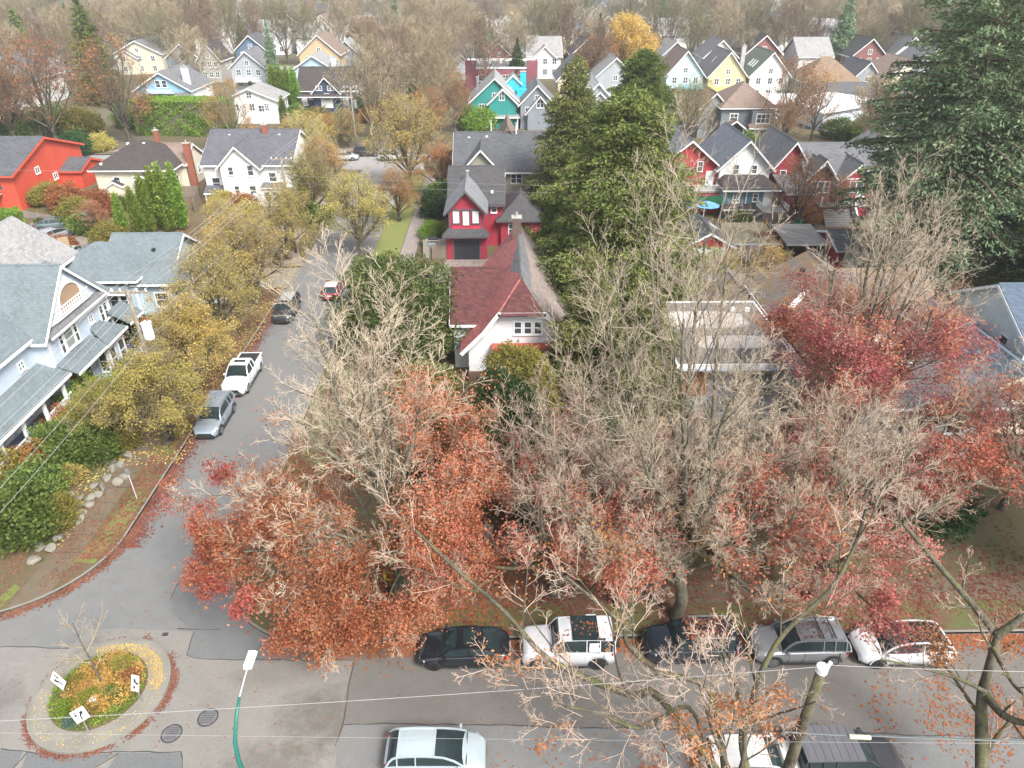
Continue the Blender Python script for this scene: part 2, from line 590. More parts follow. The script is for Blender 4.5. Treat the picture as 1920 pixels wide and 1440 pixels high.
def blob_meshes(seed, ells, n, L=0.22, W=0.13, shell=0.55, flat=0.0, jit=0.05, up=0.4, rough=0.22, stems=None):
    """leafy shrub or broadleaf crown: leaves through the outer part of a few overlapping lumpy ellipsoids (cx,cy,cz,rx,ry,rz)"""
    rng = np.random.default_rng(seed)
    vol = np.array([e[3] * e[4] + e[4] * e[5] + e[3] * e[5] for e in ells])
    cnt = (n * vol / vol.sum()).astype(int)
    Cs, Os = [], []
    for e, c in zip(ells, cnt):
        d = _unit(rng.normal(size=(c, 3)))
        lum = 1 + rough * (clump(d * 3.0, seed + int(e[0] * 10), 1.7) - 0.5) * 2 + rough * 0.6 * (clump(d * 3.0, seed + 3, 5.0) - 0.5) * 2
        r = (shell + (1 - shell) * rng.uniform(size=c) ** 0.5) * lum
        Cs.append(np.array(e[:3]) + d * r[:, None] * np.array(e[3:]))
        Os.append(d)
    C, O = np.concatenate(Cs), np.concatenate(Os)
    ok = C[:, 2] > 0.03
    C, O = C[ok], O[ok]
    O[:, 2] += up
    lf = leaves_np(rng, C, L, W, jitter=jit, out=_unit(O) * 0.5, flat=flat)
    parts = []
    for e in ells:
        for j in range(4):
            a = rng.uniform(0, 6.28)
            p0 = np.array([[e[0] * 0.3, e[1] * 0.3, 0.0]])
            p1 = np.array([[e[0] + math.cos(a) * e[3] * 0.45, e[1] + math.sin(a) * e[4] * 0.45, e[2] + e[5] * 0.3]])
            r = max(0.02, 0.03 * e[3])
            parts.append(tubes_np(p0, p1, np.array([r * 1.6]), np.array([r * 0.6]), 5))
    return np_mesh('trunk', *join_np(parts)), np_mesh('crown', *lf)

def hedge_mesh(seed, sx, sy, sz, n, L=0.14, W=0.08, rough=0.05):
    rng = np.random.default_rng(seed)
    A = np.array([sy * sz, sy * sz, sx * sz, sx * sz, sx * sy])
    f = rng.choice(5, n, p=A / A.sum())
    u, v = rng.uniform(-1, 1, n), rng.uniform(-1, 1, n)
    C = np.zeros((n, 3)); O = np.zeros((n, 3))
    for k, (ax, sg) in enumerate(((0, -1), (0, 1), (1, -1), (1, 1), (2, 1))):
        m = f == k
        if ax == 0: C[m] = np.stack([np.full(m.sum(), sg * sx / 2), u[m] * sy / 2, (v[m] + 1) / 2 * sz], 1)
        if ax == 1: C[m] = np.stack([u[m] * sx / 2, np.full(m.sum(), sg * sy / 2), (v[m] + 1) / 2 * sz], 1)
        if ax == 2: C[m] = np.stack([u[m] * sx / 2, v[m] * sy / 2, np.full(m.sum(), sz)], 1)
        O[m, ax] = sg
    C -= O * np.abs(rng.normal(size=(n, 1))) * 0.12
    C += O * (clump(C * 2, seed, 1.5)[:, None] - 0.5) * rough * 4
    O[:, 2] += 0.5
    return np_mesh('foliage', *leaves_np(rng, C, L, W, jitter=0.03, out=_unit(O) * 0.5))

# bark and leaves
BARK = barkm('bark_grey_green', (0.085, 0.078, 0.052), (0.22, 0.20, 0.14), moss=0.3)
BARK_DARK = barkm('bark_dark', (0.07, 0.06, 0.045), (0.15, 0.125, 0.09), moss=0.45)
BARK_MOSS = barkm('bark_mossy', (0.04, 0.036, 0.022), (0.15, 0.135, 0.09), moss=0.35, scale=1.6)
BARK_CON = barkm('bark_conifer', (0.10, 0.065, 0.045), (0.19, 0.135, 0.095))
TWIG_PALE = barkm('twigs_pale', (0.30, 0.24, 0.17), (0.60, 0.50, 0.38), scale=0.35)
TWIG_PINK = barkm('twigs_pinkish', (0.26, 0.19, 0.14), (0.55, 0.43, 0.34), scale=0.35)
TWIG_BROWN = barkm('twigs_brown', (0.13, 0.09, 0.06), (0.25, 0.18, 0.12), scale=0.35)
TWIG_TAN = barkm('twigs_tan', (0.20, 0.16, 0.095), (0.40, 0.325, 0.21), scale=0.25)
TWIG_OLIVE = barkm('twigs_olive', (0.11, 0.10, 0.05), (0.25, 0.22, 0.12), scale=0.25)
L_ORANGE = leafm('leaves_orange_red', (0.26, 0.085, 0.035), (0.50, 0.20, 0.08), (0.60, 0.34, 0.16))
L_RED = leafm('leaves_deep_red', (0.24, 0.045, 0.04), (0.42, 0.105, 0.085), (0.46, 0.17, 0.12))
L_SALMON = leafm('leaves_faded_red', (0.38, 0.12, 0.08), (0.58, 0.24, 0.16), (0.48, 0.20, 0.11))
L_CRIM = leafm('leaves_pinkish_red', (0.34, 0.09, 0.085), (0.55, 0.19, 0.165), (0.58, 0.28, 0.21))
L_RUST = leafm('leaves_rust', (0.22, 0.085, 0.035), (0.40, 0.17, 0.07), (0.46, 0.24, 0.11))
L_YELLOW = leafm('leaves_yellow', (0.35, 0.28, 0.08), (0.60, 0.47, 0.14), (0.46, 0.42, 0.15))
L_GOLD = leafm('leaves_golden', (0.44, 0.26, 0.07), (0.64, 0.38, 0.11), (0.58, 0.42, 0.17))
L_OLIVE = leafm('leaves_olive', (0.14, 0.15, 0.04), (0.28, 0.26, 0.07), (0.38, 0.31, 0.08))
L_GREEN = leafm('leaves_green', (0.045, 0.085, 0.02), (0.11, 0.175, 0.04), (0.23, 0.29, 0.085), trans=0.25)
L_DGREEN = leafm('leaves_dark_green', (0.018, 0.045, 0.018), (0.04, 0.085, 0.03), (0.07, 0.12, 0.04), trans=0.2)
L_LIME = leafm('leaves_bright_green', (0.10, 0.18, 0.025), (0.20, 0.31, 0.045), (0.30, 0.40, 0.08), trans=0.3)
L_CEDAR = leafm('needles_cedar', (0.06, 0.09, 0.03), (0.14, 0.165, 0.05), (0.27, 0.27, 0.08), trans=0.25)
L_FIR = leafm('needles_fir', (0.06, 0.115, 0.055), (0.16, 0.24, 0.125), (0.30, 0.38, 0.22), trans=0.2)
L_BLUE = leafm('needles_blue_green', (0.05, 0.09, 0.07), (0.10, 0.16, 0.13), (0.17, 0.23, 0.19), trans=0.2)
for _m in (L_CEDAR, L_FIR, L_GREEN, L_DGREEN): pass

def plant(name, label, cat, x, y, meshes, mats, group=None, rz=0.0, s=1.0, z=0.13, names=('trunk', 'crown', 'leaves')):
    """a tree or shrub: an Empty on the ground with its trunk, crown and leaves"""
    e = empty(name, (x, y, z), rz, scale=s)
    tag(e, label, cat, group)
    me_t, me_c, me_l = meshes
    lst = [(names[0], me_t, mats[0]), (names[1], me_c, mats[1])] + [(names[2], ml, mm) for ml, mm in zip(me_l, mats[2:])]
    for nm, me, mt in lst:
        o = bpy.data.objects.new(nm, me)
        COL.objects.link(o)
        o.parent = e
        if not me.materials: me.materials.append(mt)
        if me.materials[0] != mt:
            o.material_slots[0].link = 'OBJECT'
            o.material_slots[0].material = mt
    return e
# ------------------------------------------------------------------ ground, roads, kerbs, walks
def flatmat(name, fn, rough=0.9):
    m, nt, b = _nt(name)
    v = worldpos(nt)
    col, h = fn(nt, v)
    nt.links.new(col, b.inputs['Base Color'])
    b.inputs['Roughness'].default_value = rough
    if h is not None: bump(nt, b, h, 0.4, 0.05)
    return m
def _asphalt(base, warm, stain=0.5):
    def fn(nt, v):
        fine = noise(nt, v, 16, 3, 0.8)
        mid = noise(nt, v, 1.1, 6, 0.7)
        big = noise(nt, v, 0.13, 4, 0.6)
        c = mixc(nt, ramp(nt, mid, [(0.3, 0.0), (0.7, 1.0)]), [x * 0.86 for x in base], [x * 1.10 for x in base])
        c = mixc(nt, ramp(nt, big, [(0.4, 0.0), (0.65, 1.0)]), c, warm)
        c = mixc(nt, ramp(nt, fine, [(0.45, 0.0), (0.75, 0.55)]), c, [x * 0.6 for x in base])
        sp = noise(nt, v, 0.30, 7, 0.78, 0.4)
        c = mixc(nt, ramp(nt, sp, [(0.56, 0.0), (0.68, stain)]), c, [x * 0.5 for x in base])
        return c, fine
    return fn
M_ROAD = flatmat('asphalt', _asphalt((0.150, 0.152, 0.150), (0.165, 0.160, 0.150), 0.15))
def _oldroad(nt, v):
    c, h = _asphalt((0.190, 0.180, 0.163), (0.205, 0.192, 0.168), 0.5)(nt, v)
    sp = nt.nodes.new('ShaderNodeSeparateXYZ'); nt.links.new(v, sp.inputs[0])
    for cx, cy, rx, ry, k in ((-8.4, 20.6, 3.0, 2.0, .62), (-10.2, 18.4, 2.6, 1.4, .5), (-24.5, 21.8, 1.8, 1.3, .45), (-12.0, 22.8, 2.0, .8, .3)):
        dx = mathn(nt, 'DIVIDE', mathn(nt, 'SUBTRACT', sp.outputs[0], cx), rx); dy = mathn(nt, 'DIVIDE', mathn(nt, 'SUBTRACT', sp.outputs[1], cy), ry)
        d = mathn(nt, 'ADD', mathn(nt, 'MULTIPLY', dx, dx), mathn(nt, 'MULTIPLY', dy, dy))
        d = mathn(nt, 'ADD', d, mathn(nt, 'MULTIPLY', mathn(nt, 'SUBTRACT', noise(nt, v, 1.4, 8, .8), .5), 3.2))
        c = mixc(nt, ramp(nt, d, [(0.0, k), (1.1, 0.0)]), c, (0.075, 0.066, 0.055))
    return c, h
M_ROAD_OLD = flatmat('asphalt_old', _oldroad)
M_ROAD_E = flatmat('asphalt_brownish', _asphalt((0.140, 0.130, 0.118), (0.125, 0.116, 0.106), 0.25))
M_ROAD_N = flatmat('asphalt_patch', _asphalt((0.125, 0.130, 0.132), (0.135, 0.137, 0.135), 0.15))
M_ROAD_N2 = flatmat('asphalt_newer', _asphalt((0.135, 0.138, 0.138), (0.145, 0.146, 0.143), 0.15))
M_SEAM = paint((0.035, 0.035, 0.035), 0.8, name='tar_seam')
def _ground(nt, v):
    a = noise(nt, v, 0.22, 6, 0.7)
    b = noise(nt, v, 2.4, 5, 0.75)
    c = mixc(nt, ramp(nt, a, [(0.40, 0.0), (0.58, 1.0)]), (0.085, 0.105, 0.03), (0.115, 0.088, 0.05))
    c = mixc(nt, ramp(nt, b, [(0.45, 0.0), (0.66, 0.7)]), c, (0.17, 0.095, 0.05))
    d = noise(nt, v, 0.06, 4, 0.6)
    c = mixc(nt, ramp(nt, d, [(0.5, 0.0), (0.62, 0.6)]), c, (0.17, 0.15, 0.11))
    e = noise(nt, v, 14, 2, 0.7)
    c = mixc(nt, mathn(nt, 'MULTIPLY', e, 0.55), c, (0.05, 0.035, 0.02))
    return c, b
M_GROUND = flatmat('soil_and_leaf_litter', _ground, 0.95)
def _verge(nt, v):
    a = noise(nt, v, 0.55, 6, 0.75)
    b = noise(nt, v, 9, 4, 0.75)
    c = mixc(nt, ramp(nt, a, [(0.47, 0.0), (0.56, 1.0)]), (0.10, 0.12, 0.035), (0.13, 0.075, 0.048))
    c = mixc(nt, mathn(nt, 'MULTIPLY', b, 0.6), c, (0.05, 0.04, 0.015))
    return c, b
M_VERGE = flatmat('verge_grass_and_leaves', _verge, 0.95)
def _walk(c0):
    def fn(nt, v):
        a = noise(nt, v, 0.9, 6, 0.7)
        b = noise(nt, v, 12, 3, 0.7)
        c = mixc(nt, ramp(nt, a, [(0.35, 0.0), (0.65, 1.0)]), [x * 0.72 for x in c0], c0)
        c = mixc(nt, mathn(nt, 'MULTIPLY', b, 0.5), c, [x * 0.5 for x in c0])
        return c, None
    return fn
M_TURF = flatmat('mown_grass', lambda nt, v: (mixc(nt, noise(nt, v, 5, 5, .7), (0.08, 0.105, 0.025), (0.16, 0.19, 0.045)), None))
M_WALK = flatmat('concrete_walk', _walk((0.155, 0.12, 0.078)))
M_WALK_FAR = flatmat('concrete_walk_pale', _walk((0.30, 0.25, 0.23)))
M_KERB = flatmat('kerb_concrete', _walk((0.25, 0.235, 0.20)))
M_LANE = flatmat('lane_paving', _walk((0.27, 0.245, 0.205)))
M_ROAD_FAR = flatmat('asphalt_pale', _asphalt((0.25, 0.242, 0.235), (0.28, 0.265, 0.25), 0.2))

def sheet(name, poly, z, mat, kind='structure', h=None):
    b = MB()
    if h is None: b.add([(x, y, z) for x, y in poly], [tuple(range(len(poly)))])
    else: b.prism([(x, y, z) for x, y in poly], (0, 0, h))
    o = b.build(name, mat)
    return tag(o, kind=kind)
def arc(cx, cy, r, a0, a1, n=14):
    return [(cx + r * math.cos(R(a0 + (a1 - a0) * i / n)), cy + r * math.sin(R(a0 + (a1 - a0) * i / n))) for i in range(n + 1)]

sheet('ground', [(-1600, -300), (1600, -300), (1600, 2600), (-1600, 2600)], 0.0, M_GROUND)
# carriageways, sheets just above the ground
XW, XE = -23.1, -15.4                                     # west and east kerb of the side street
sheet('road', [(XW - 0.05, -60), (XE + 0.05, -60), (XE + 0.05, 640), (XW - 0.05, 640)], 0.006, M_ROAD)
sheet('road', [(-31, 26.5), (XW, 26.5), (XW, 34), (-31, 34)], 0.008, M_ROAD)
sheet('road', [(XE, 24.8), (-10, 24.8), (-10, 31), (XE, 31)], 0.008, M_ROAD)
sheet('road', [(-400, 15.9), (XW - 0.05, 15.9), (XW - 0.05, 27.0), (-400, 27.0)], 0.010, M_ROAD)
sheet('road', [(XE + 0.05, 15.9), (400, 15.9), (400, 25.0), (XE + 0.05, 25.0)], 0.010, M_ROAD_E)
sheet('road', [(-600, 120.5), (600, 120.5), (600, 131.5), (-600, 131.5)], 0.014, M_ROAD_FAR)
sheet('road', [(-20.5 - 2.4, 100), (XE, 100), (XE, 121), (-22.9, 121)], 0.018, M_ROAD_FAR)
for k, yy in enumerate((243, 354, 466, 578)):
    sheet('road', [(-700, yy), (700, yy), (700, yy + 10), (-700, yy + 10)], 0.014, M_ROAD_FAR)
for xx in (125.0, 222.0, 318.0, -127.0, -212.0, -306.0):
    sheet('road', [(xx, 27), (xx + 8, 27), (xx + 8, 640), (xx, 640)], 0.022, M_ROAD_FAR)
# old pale patch in the crossing and newer strips, seams of tar round them
P = lambda *a: [G(x, y) for x, y in a]
old = P((-60, 1213), (0, 1213), (130, 1216), (165, 1181), (232, 1179), (363, 1185), (350, 1229), (380, 1235), (520, 1236), (662, 1238), (648, 1300), (628, 1440), (560, 1600), (-60, 1600), (-260, 1440))
sheet('road', old, 0.020, M_ROAD_OLD)
sheet('road', P((0, 1407), (45, 1408), (28, 1440), (-60, 1500), (-60, 1440)), 0.024, M_ROAD_N)
sheet('road', P((52, 1410), (95, 1418), (215, 1414), (175, 1440), (160, 1480), (20, 1480), (42, 1438)), 0.024, M_ROAD_N)
sheet('road', P((222, 1412), (340, 1412), (343, 1500), (160, 1500)), 0.024, M_ROAD_N)
sheet('road', P((372, 1000), (470, 1010), (560, 1190), (522, 1240), (380, 1236), (350, 1229), (363, 1184), (325, 1150), (322, 1124)), 0.0245, M_ROAD_N2)
sheet('road', P((645, 1358), (1073, 1364), (1500, 1372), (1960, 1386), (1960, 1640), (600, 1640), (620, 1440)), 0.0155, M_ROAD)
def seam(pts, w=0.045, z=0.028):
    b = MB()
    q = [Vector((*G(*p), z)) for p in pts]
    fine = []
    for a, c in zip(q, q[1:]):
        k = max(1, int((c - a).length / .35)); nn = Vector((-(c - a).y, (c - a).x, 0)).normalized()
        fine += [a.lerp(c, i / k) + nn * (math.sin(i * 1.7 + a.x) * .02 + math.sin(i * .6 + a.y * 3) * .03) for i in range(k)]
    q = fine + [q[-1]]
    for a, c in zip(q, q[1:]):
        n = Vector((-(c - a).y, (c - a).x, 0)).normalized() * w * (.6 + .5 * abs(math.sin(a.x * 7))) / 2
        b.quad(a - n, c - n, c + n, a + n)
    tag(b.build('road_seam', M_SEAM), kind='structure')
for s_ in ([(0, 1213), (130, 1216)], [(363, 1185), (350, 1229), (380, 1236), (520, 1238), (662, 1239)],
           [(663, 1239), (655, 1290), (645, 1358), (628, 1400)], [(645, 1358), (860, 1358), (1073, 1364), (1500, 1372), (1930, 1385)],
           [(0, 1406), (100, 1414), (215, 1411), (340, 1410), (342, 1440)], [(375, 975), (362, 1040), (320, 1124)],
           [(332, 1180), (415, 1180)], [(52, 1410), (26, 1440)], [(222, 1412), (178, 1440)]):
    seam(s_)
def block(poly, verge=None):
    """raised ground of a street block with a concrete kerb round its edge"""
    sheet('lawn', poly, 0.0, M_GROUND, h=0.13)
def kerb(pts, w=0.13):
    b = MB()
    pts = [Vector((x, y, 0)) for x, y in pts]
    for a, c in zip(pts, pts[1:]):
        n = Vector((-(c - a).y, (c - a).x, 0)).normalized() * w
        b.prism([tuple(a), tuple(c), tuple(c + n), tuple(a + n)], (0, 0, 0.152))
    tag(b.build('kerb', M_KERB), kind='structure')
ne = arc(XE + 5.2, 24.9 + 5.2, 5.2, 180, 270)
block(ne + [(400, 24.9), (400, 70.5), (XE, 70.5)])
kerb([(XE, 70.5)] + ne + [(400, 24.9)])
nw = arc(XW - 6.5, 33.1, 6.5, 0, -90)
block([(XW, 71.0)] + nw + [(-400, nw[-1][1]), (-400, 71.0)][0:2])
kerb([(-400, nw[-1][1])] + nw[::-1] + [(XW, 71.0)])
block([(XE, 76.5), (400, 76.5), (400, 120.4), (XE + 3, 120.4), (XE, 117.4)])
kerb([(400, 120.4), (XE + 3, 120.4), (XE, 117.4), (XE, 76.5)])
block([(XW, 77), (XW, 117.4), (XW - 3, 120.4), (-400, 120.4), (-400, 77)])
kerb([(XW, 77), (XW, 117.4), (XW - 3, 120.4), (-400, 120.4)])
block([(XE, 134.6), (XE + 3, 131.6), (400, 131.6), (400, 242.8), (XE, 242.8)])
kerb([(XE, 242.8), (XE, 134.6), (XE + 3, 131.6), (400, 131.6)])
block([(XW, 242.8), (-400, 242.8), (-400, 131.6), (XW - 3, 131.6), (XW, 134.6)])
kerb([(-400, 131.6), (XW - 3, 131.6), (XW, 134.6), (XW, 242.8)])
se = arc(XE + 5.2, 15.9 - 5.2, 5.2, 180, 90)
block(se[::-1] + [(XE, -60), (400, -60), (400, 15.9)])
kerb([(400, 15.9)] + se[::-1])
# lanes and walks on top of the blocks
sheet('lane', [(XE, 70.6), (400, 70.6), (400, 76.4), (XE, 76.4)], 0.010, M_LANE)
sheet('lane', [(-400, 71.1), (XW, 71.1), (XW, 76.9), (-400, 76.9)], 0.010, M_LANE)
Z1 = 0.136
sheet('pavement', [(-12.0, 28.8), (-10.2, 28.8), (-10.2, 70.4), (-12.0, 70.4)], Z1, M_WALK)
sheet('pavement', [(-12.0, 27.1), (400, 27.1), (400, 28.7), (-12.0, 28.7)], Z1, M_WALK)
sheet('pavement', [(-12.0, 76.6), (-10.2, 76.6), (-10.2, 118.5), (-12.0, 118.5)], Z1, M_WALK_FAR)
sheet('pavement', [(-26.9, 31.0), (-25.1, 31.0), (-25.1, 70.9), (-26.9, 70.9)], Z1, M_WALK)
sheet('pavement', [(-27.0, 27.25), (-25.3, 28.3), (-25.1, 31.0), (-26.9, 31.0)], Z1 + .001, M_WALK)
sheet('pavement', [(-400, 29.4), (-30.5, 29.4), (-30.5, 31.0), (-400, 31.0)], Z1 + 0.003, M_WALK)
sheet('verge', P((140, 1056), (178, 1060), (232, 992), (276, 938), (262, 922), (205, 985)), Z1 + .006, M_TURF)
sheet('verge', P((300, 870), (338, 830), (352, 800), (322, 800), (285, 850)), Z1 + .006, M_TURF)
sheet('verge', P((0, 1148), (40, 1105), (30, 1098), (0, 1125), (-30, 1150)), Z1 + .006, M_TURF)
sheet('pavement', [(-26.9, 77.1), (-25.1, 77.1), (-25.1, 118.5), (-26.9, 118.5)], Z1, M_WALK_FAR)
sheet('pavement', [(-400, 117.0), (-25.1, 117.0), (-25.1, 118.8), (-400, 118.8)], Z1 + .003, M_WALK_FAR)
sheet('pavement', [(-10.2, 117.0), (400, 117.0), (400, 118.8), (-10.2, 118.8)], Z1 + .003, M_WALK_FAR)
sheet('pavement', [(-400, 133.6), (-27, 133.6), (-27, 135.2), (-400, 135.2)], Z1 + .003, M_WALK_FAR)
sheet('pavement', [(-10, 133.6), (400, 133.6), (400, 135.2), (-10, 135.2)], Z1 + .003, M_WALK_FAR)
# joints of the near walks
jb = MB()
for k in range(26):
    y = 31.5 + k * 1.5
    jb.box(-26.9, -25.1, y, y + 0.035, Z1 + 0.002, Z1 + 0.006)
    jb.box(-12.0, -10.2, y + 30, y + 30.035, Z1 + 0.002, Z1 + 0.006) if k < 26 and y + 30 < 70 else None
for k in range(30):
    x = -10.0 + k * 1.5
    jb.box(x, x + 0.035, 27.1, 28.7, Z1 + 0.002, Z1 + 0.006)
tag(jb.build('pavement_joint', M_SEAM), kind='structure')
sheet('verge', [(-25.0, 32.2), (XW - 0.2, 31.5), (XW - 0.2, 70.9), (-25.0, 70.9)], Z1, M_VERGE)
sheet('verge', [(XE + 0.2, 31), (-12.1, 31), (-12.1, 70.4), (XE + 0.2, 70.4)], Z1, M_VERGE)
sheet('verge', [(-9.5, 25.2), (400, 25.2), (400, 27.0), (-11.5, 27.0)], Z1, M_VERGE)
sheet('verge', [(XE + 0.2, 77), (-12.1, 77), (-12.1, 116.5), (XE + 0.2, 116.5)], Z1, flatmat('verge_green', lambda nt, v: (mixc(nt, noise(nt, v, 3, 5), (0.12, 0.17, 0.03), (0.19, 0.17, 0.06)), None)))
# driveways and yards
sheet('driveway', P((58, 438), (140, 430), (190, 470), (200, 500), (60, 520)), Z1, M_LANE)
sheet('driveway', P((478, 425), (545, 425), (570, 500), (500, 500)), Z1, M_WALK_FAR)
sheet('driveway', P((1290, 500), (1345, 500), (1365, 560), (1325, 560)), Z1, M_LANE)
sheet('driveway', [(34, 68), (48, 68), (48, 70.4), (34, 70.4)], Z1, M_WALK_FAR)
sheet('driveway', [(-6.5, 76.6), (0.5, 76.6), (0.5, 79.3), (-6.5, 79.3)], Z1, M_WALK_FAR)

# fallen leaves: nobody could count them
def litter(name, label, seed, n, sampler, mat, L=0.15, z=0.15):
    rng = np.random.default_rng(seed)
    xy = sampler(rng, n)
    C = np.concatenate([xy, np.full((len(xy), 1), z) + rng.uniform(0, 0.02, (len(xy), 1))], 1)
    a = rng.uniform(0, 6.28, len(C))
    d = np.stack([np.cos(a), np.sin(a), rng.normal(size=len(C)) * 0.18], 1)
    e = np.stack([-np.sin(a), np.cos(a), rng.normal(size=len(C)) * 0.18], 1)
    s = rng.uniform(0.5, 1.25, (len(C), 1)) * L
    V = np.stack([C - d * s / 2, C + e * s * 0.35, C + d * s / 2, C - e * s * 0.35], 1).reshape(-1, 3)
    o = link_mesh(name, np_mesh(name, V, np.arange(len(V)).reshape(-1, 4)), None, mat)
    return tag(o, label, 'leaves', kind='stuff')
# ------------------------------------------------------------------ trees and shrubs
def g3(px, py, z, o=(0, 0)):
    x, y = G(px, py, z)
    return (x - o[0], y - o[1], z)
LV = lambda k1=8, k2=8, k3=6, k4=4, up=0.10, ang=42, r1=0.62, l4=2: [
    dict(n=8, kids=k1, angle=ang, ratio=r1, wig=0.045, up=up, tmin=0.25, rr=0.42, fall=0.35, tip=0.35),
    dict(n=5, kids=max(4, k2), angle=44, ratio=0.42, wig=0.07, up=up * 0.8 + .02, tmin=0.15, rr=0.42, rmin=0.011),
    dict(n=3, kids=max(3, k3), angle=42, ratio=0.46, wig=0.08, up=0.06, rr=0.5, rmin=0.0075),
    dict(n=2, kids=max(2, k4), angle=38, ratio=0.6, wig=0.10, up=0.05, rr=0.6, rmin=0.0052)] + (
    [dict(n=1, kids=l4, angle=36, ratio=0.6, wig=0.1, up=0.03, rr=0.7, rmin=0.0042)] if l4 else [])

def multi_tree(seed, limbs, split, leaf=None, cut=None):
    """one tree grown from several hand-placed limbs: limbs = [(points, r0, levels)]"""
    rng = np.random.default_rng(seed)
    T, W, tips, sides = [], [], [], (8, 6, 5, 4, 3, 3)
    for pts, r0, lv in limbs:
        q = [np.array(p, float) for p in pts]
        fine = []
        for i in range(len(q) - 1):                         # smooth the hand-placed points
            p0, p1, p2, p3 = q[max(i - 1, 0)], q[i], q[i + 1], q[min(i + 2, len(q) - 1)]
            for t in (0, 0.25, 0.5, 0.75):
                fine.append(0.5 * ((2 * p1) + (-p0 + p2) * t + (2 * p0 - 5 * p1 + 4 * p2 - p3) * t * t + (-p0 + 3 * p1 - 3 * p2 + p3) * t ** 3))
        fine.append(q[-1])
        segs = grow(rng, fine, r0, lv)
        T += [tubes_np(*s, k=sides[i]) for i, s in enumerate(segs[:split])]
        if cut: segs[split:] = [tuple(a[cut(s[0])] for a in s) for s in segs[split:]]
        W += [tubes_np(*s, k=sides[i + split]) for i, s in enumerate(segs[split:])]
        tips.append(segs[-1][1])
    ml = []
    pts = np.concatenate(tips)
    for lf in (leaf or []):
        c = clump(pts, seed + 5 + len(ml), lf.get('cl', 0.55))
        keep = (pts[:, 2] > lf.get('z0', 0)) & (pts[:, 2] < lf.get('z1', 99)) & (c > lf.get('thr', 0.5))
        if 'side' in lf: keep &= lf['side'](pts, rng)
        C = pts[keep]
        if lf.get('max') and len(C) > lf['max']: C = C[rng.choice(len(C), lf['max'], replace=False)]
        C = np.repeat(C, lf.get('per', 4), 0)
        if len(C): ml.append(np_mesh('leaves', *leaves_np(rng, C, lf.get('L', 0.16), lf.get('W', 0.1), jitter=lf.get('jit', 0.16))))
    return np_mesh('trunk', *join_np(T), smooth=True), np_mesh('crown', *join_np(W)), ml

def stem(h, lean=(0, 0), n=6, wob=0.12, seed=0):
    rs = np.random.RandomState(seed)
    return [(lean[0] * (i / n) ** 1.5 + (rs.normal() * wob if i else 0), lean[1] * (i / n) ** 1.5 + (rs.normal() * wob if i else 0), h * i / n) for i in range(n + 1)]

# --- the red oak by the corner: lower crown still full of orange leaves, top bare
def fan(base_h, tops, r0, lv, seed=0):
    """trunk plus steep limbs reaching to the given tops"""
    rs = np.random.RandomState(seed)
    out = [(stem(base_h, seed=seed), r0, [dict(lv[0], kids=3)] + lv[1:])]
    for (x, y, z) in tops:
        s = base_h * rs.uniform(0.45, 1.0)
        mid = (x * 0.45 + rs.normal() * 0.25, y * 0.45 + rs.normal() * 0.25, s + (z - s) * 0.42)
        m2 = (x * 0.82 + rs.normal() * 0.2, y * 0.82 + rs.normal() * 0.2, s + (z - s) * 0.75)
        out.append(([(0, 0, s), mid, m2, (x, y, z)], r0 * 0.36, lv))
    return out
lvA = LV(9, 7, 5, 3, up=0.03, ang=48, r1=0.34)
rA = np.random.RandomState(3)
topsA = [(-0.6, 1.5, 17.4), (-2.4, 1.2, 16.2), (0.7, 2.0, 15.8), (-1.6, -0.4, 14.8), (2.0, 0.6, 13.6), (-3.4, -0.4, 12.4), (-0.6, 3.6, 14.0), (-3.0, 3.0, 12.8)]
lowA = [(-7.8, 1.0, 7.2), (-6.6, -2.4, 6.2), (-4.4, -4.2, 4.9), (-1.6, -4.9, 4.4), (1.6, -4.0, 4.6), (4.0, -2.4, 6.0), (4.4, 1.0, 7.6), (3.4, 3.8, 9.0), (-3.8, 4.0, 8.4), (-5.4, -0.6, 8.4), (3.8, -.4, 9.2), (1.0, -3.6, 7.6), (-3.2, -3.2, 8.4), (2.8, -2.4, 8.2), (0.0, 5.5, 9.8), (-7.6, -1.0, 5.2), (-2.9, -4.8, 3.4), (.4, -4.2, 3.2)]
limbsA = fan(6.5, topsA, 0.42, lvA, 5) + fan(6.0, lowA, 0.30, LV(9, 7, 5, 4, up=-0.01, ang=52, r1=0.38), 9)[1:]
# a hollow in the crown over the two people on the corner
_a = Vector((*G(738, 1090, 1.4), 1.4)) - Vector((-5.7, 27.4, .13)); _d = (Vector((0, 0, CAM_H)) - Vector((-5.7, 27.4, .13)) - _a).normalized()
def hollow(p, r, base=(-5.7, 27.4)):
    v = p + np.array([base[0] + 5.7, base[1] - 27.4, 0]) - np.array(_a); t = v @ np.array(_d)
    return np.linalg.norm(v - t[:, None] * np.array(_d), axis=1) > r
oakA = multi_tree(21, limbsA, 2, [
    dict(z0=2.2, z1=10.4, thr=0.42, per=9, L=0.125, W=0.085, jit=0.24, max=8800, cl=0.9, side=lambda p, r: hollow(p, 1.1) & (r.uniform(size=len(p)) < np.clip((10.4 - p[:, 2] - 0.25 * (8 - np.hypot(p[:, 0], p[:, 1]))) / 3.5, 0.04, 0.9))),
    dict(z0=3, z1=13.5, thr=0.50, per=7, L=0.125, W=0.085, jit=0.26, max=4600, side=lambda p, r: hollow(p, 1.1) & ((p[:, 0] > 0.0) | (r.uniform(size=len(p)) < 0.2))),
    dict(z0=4.0, z1=9.0, thr=0.48, per=6, L=0.125, W=0.085, max=1300, side=lambda p, r: p[:, 0] < -5.0)], cut=lambda p: hollow(p, .8))
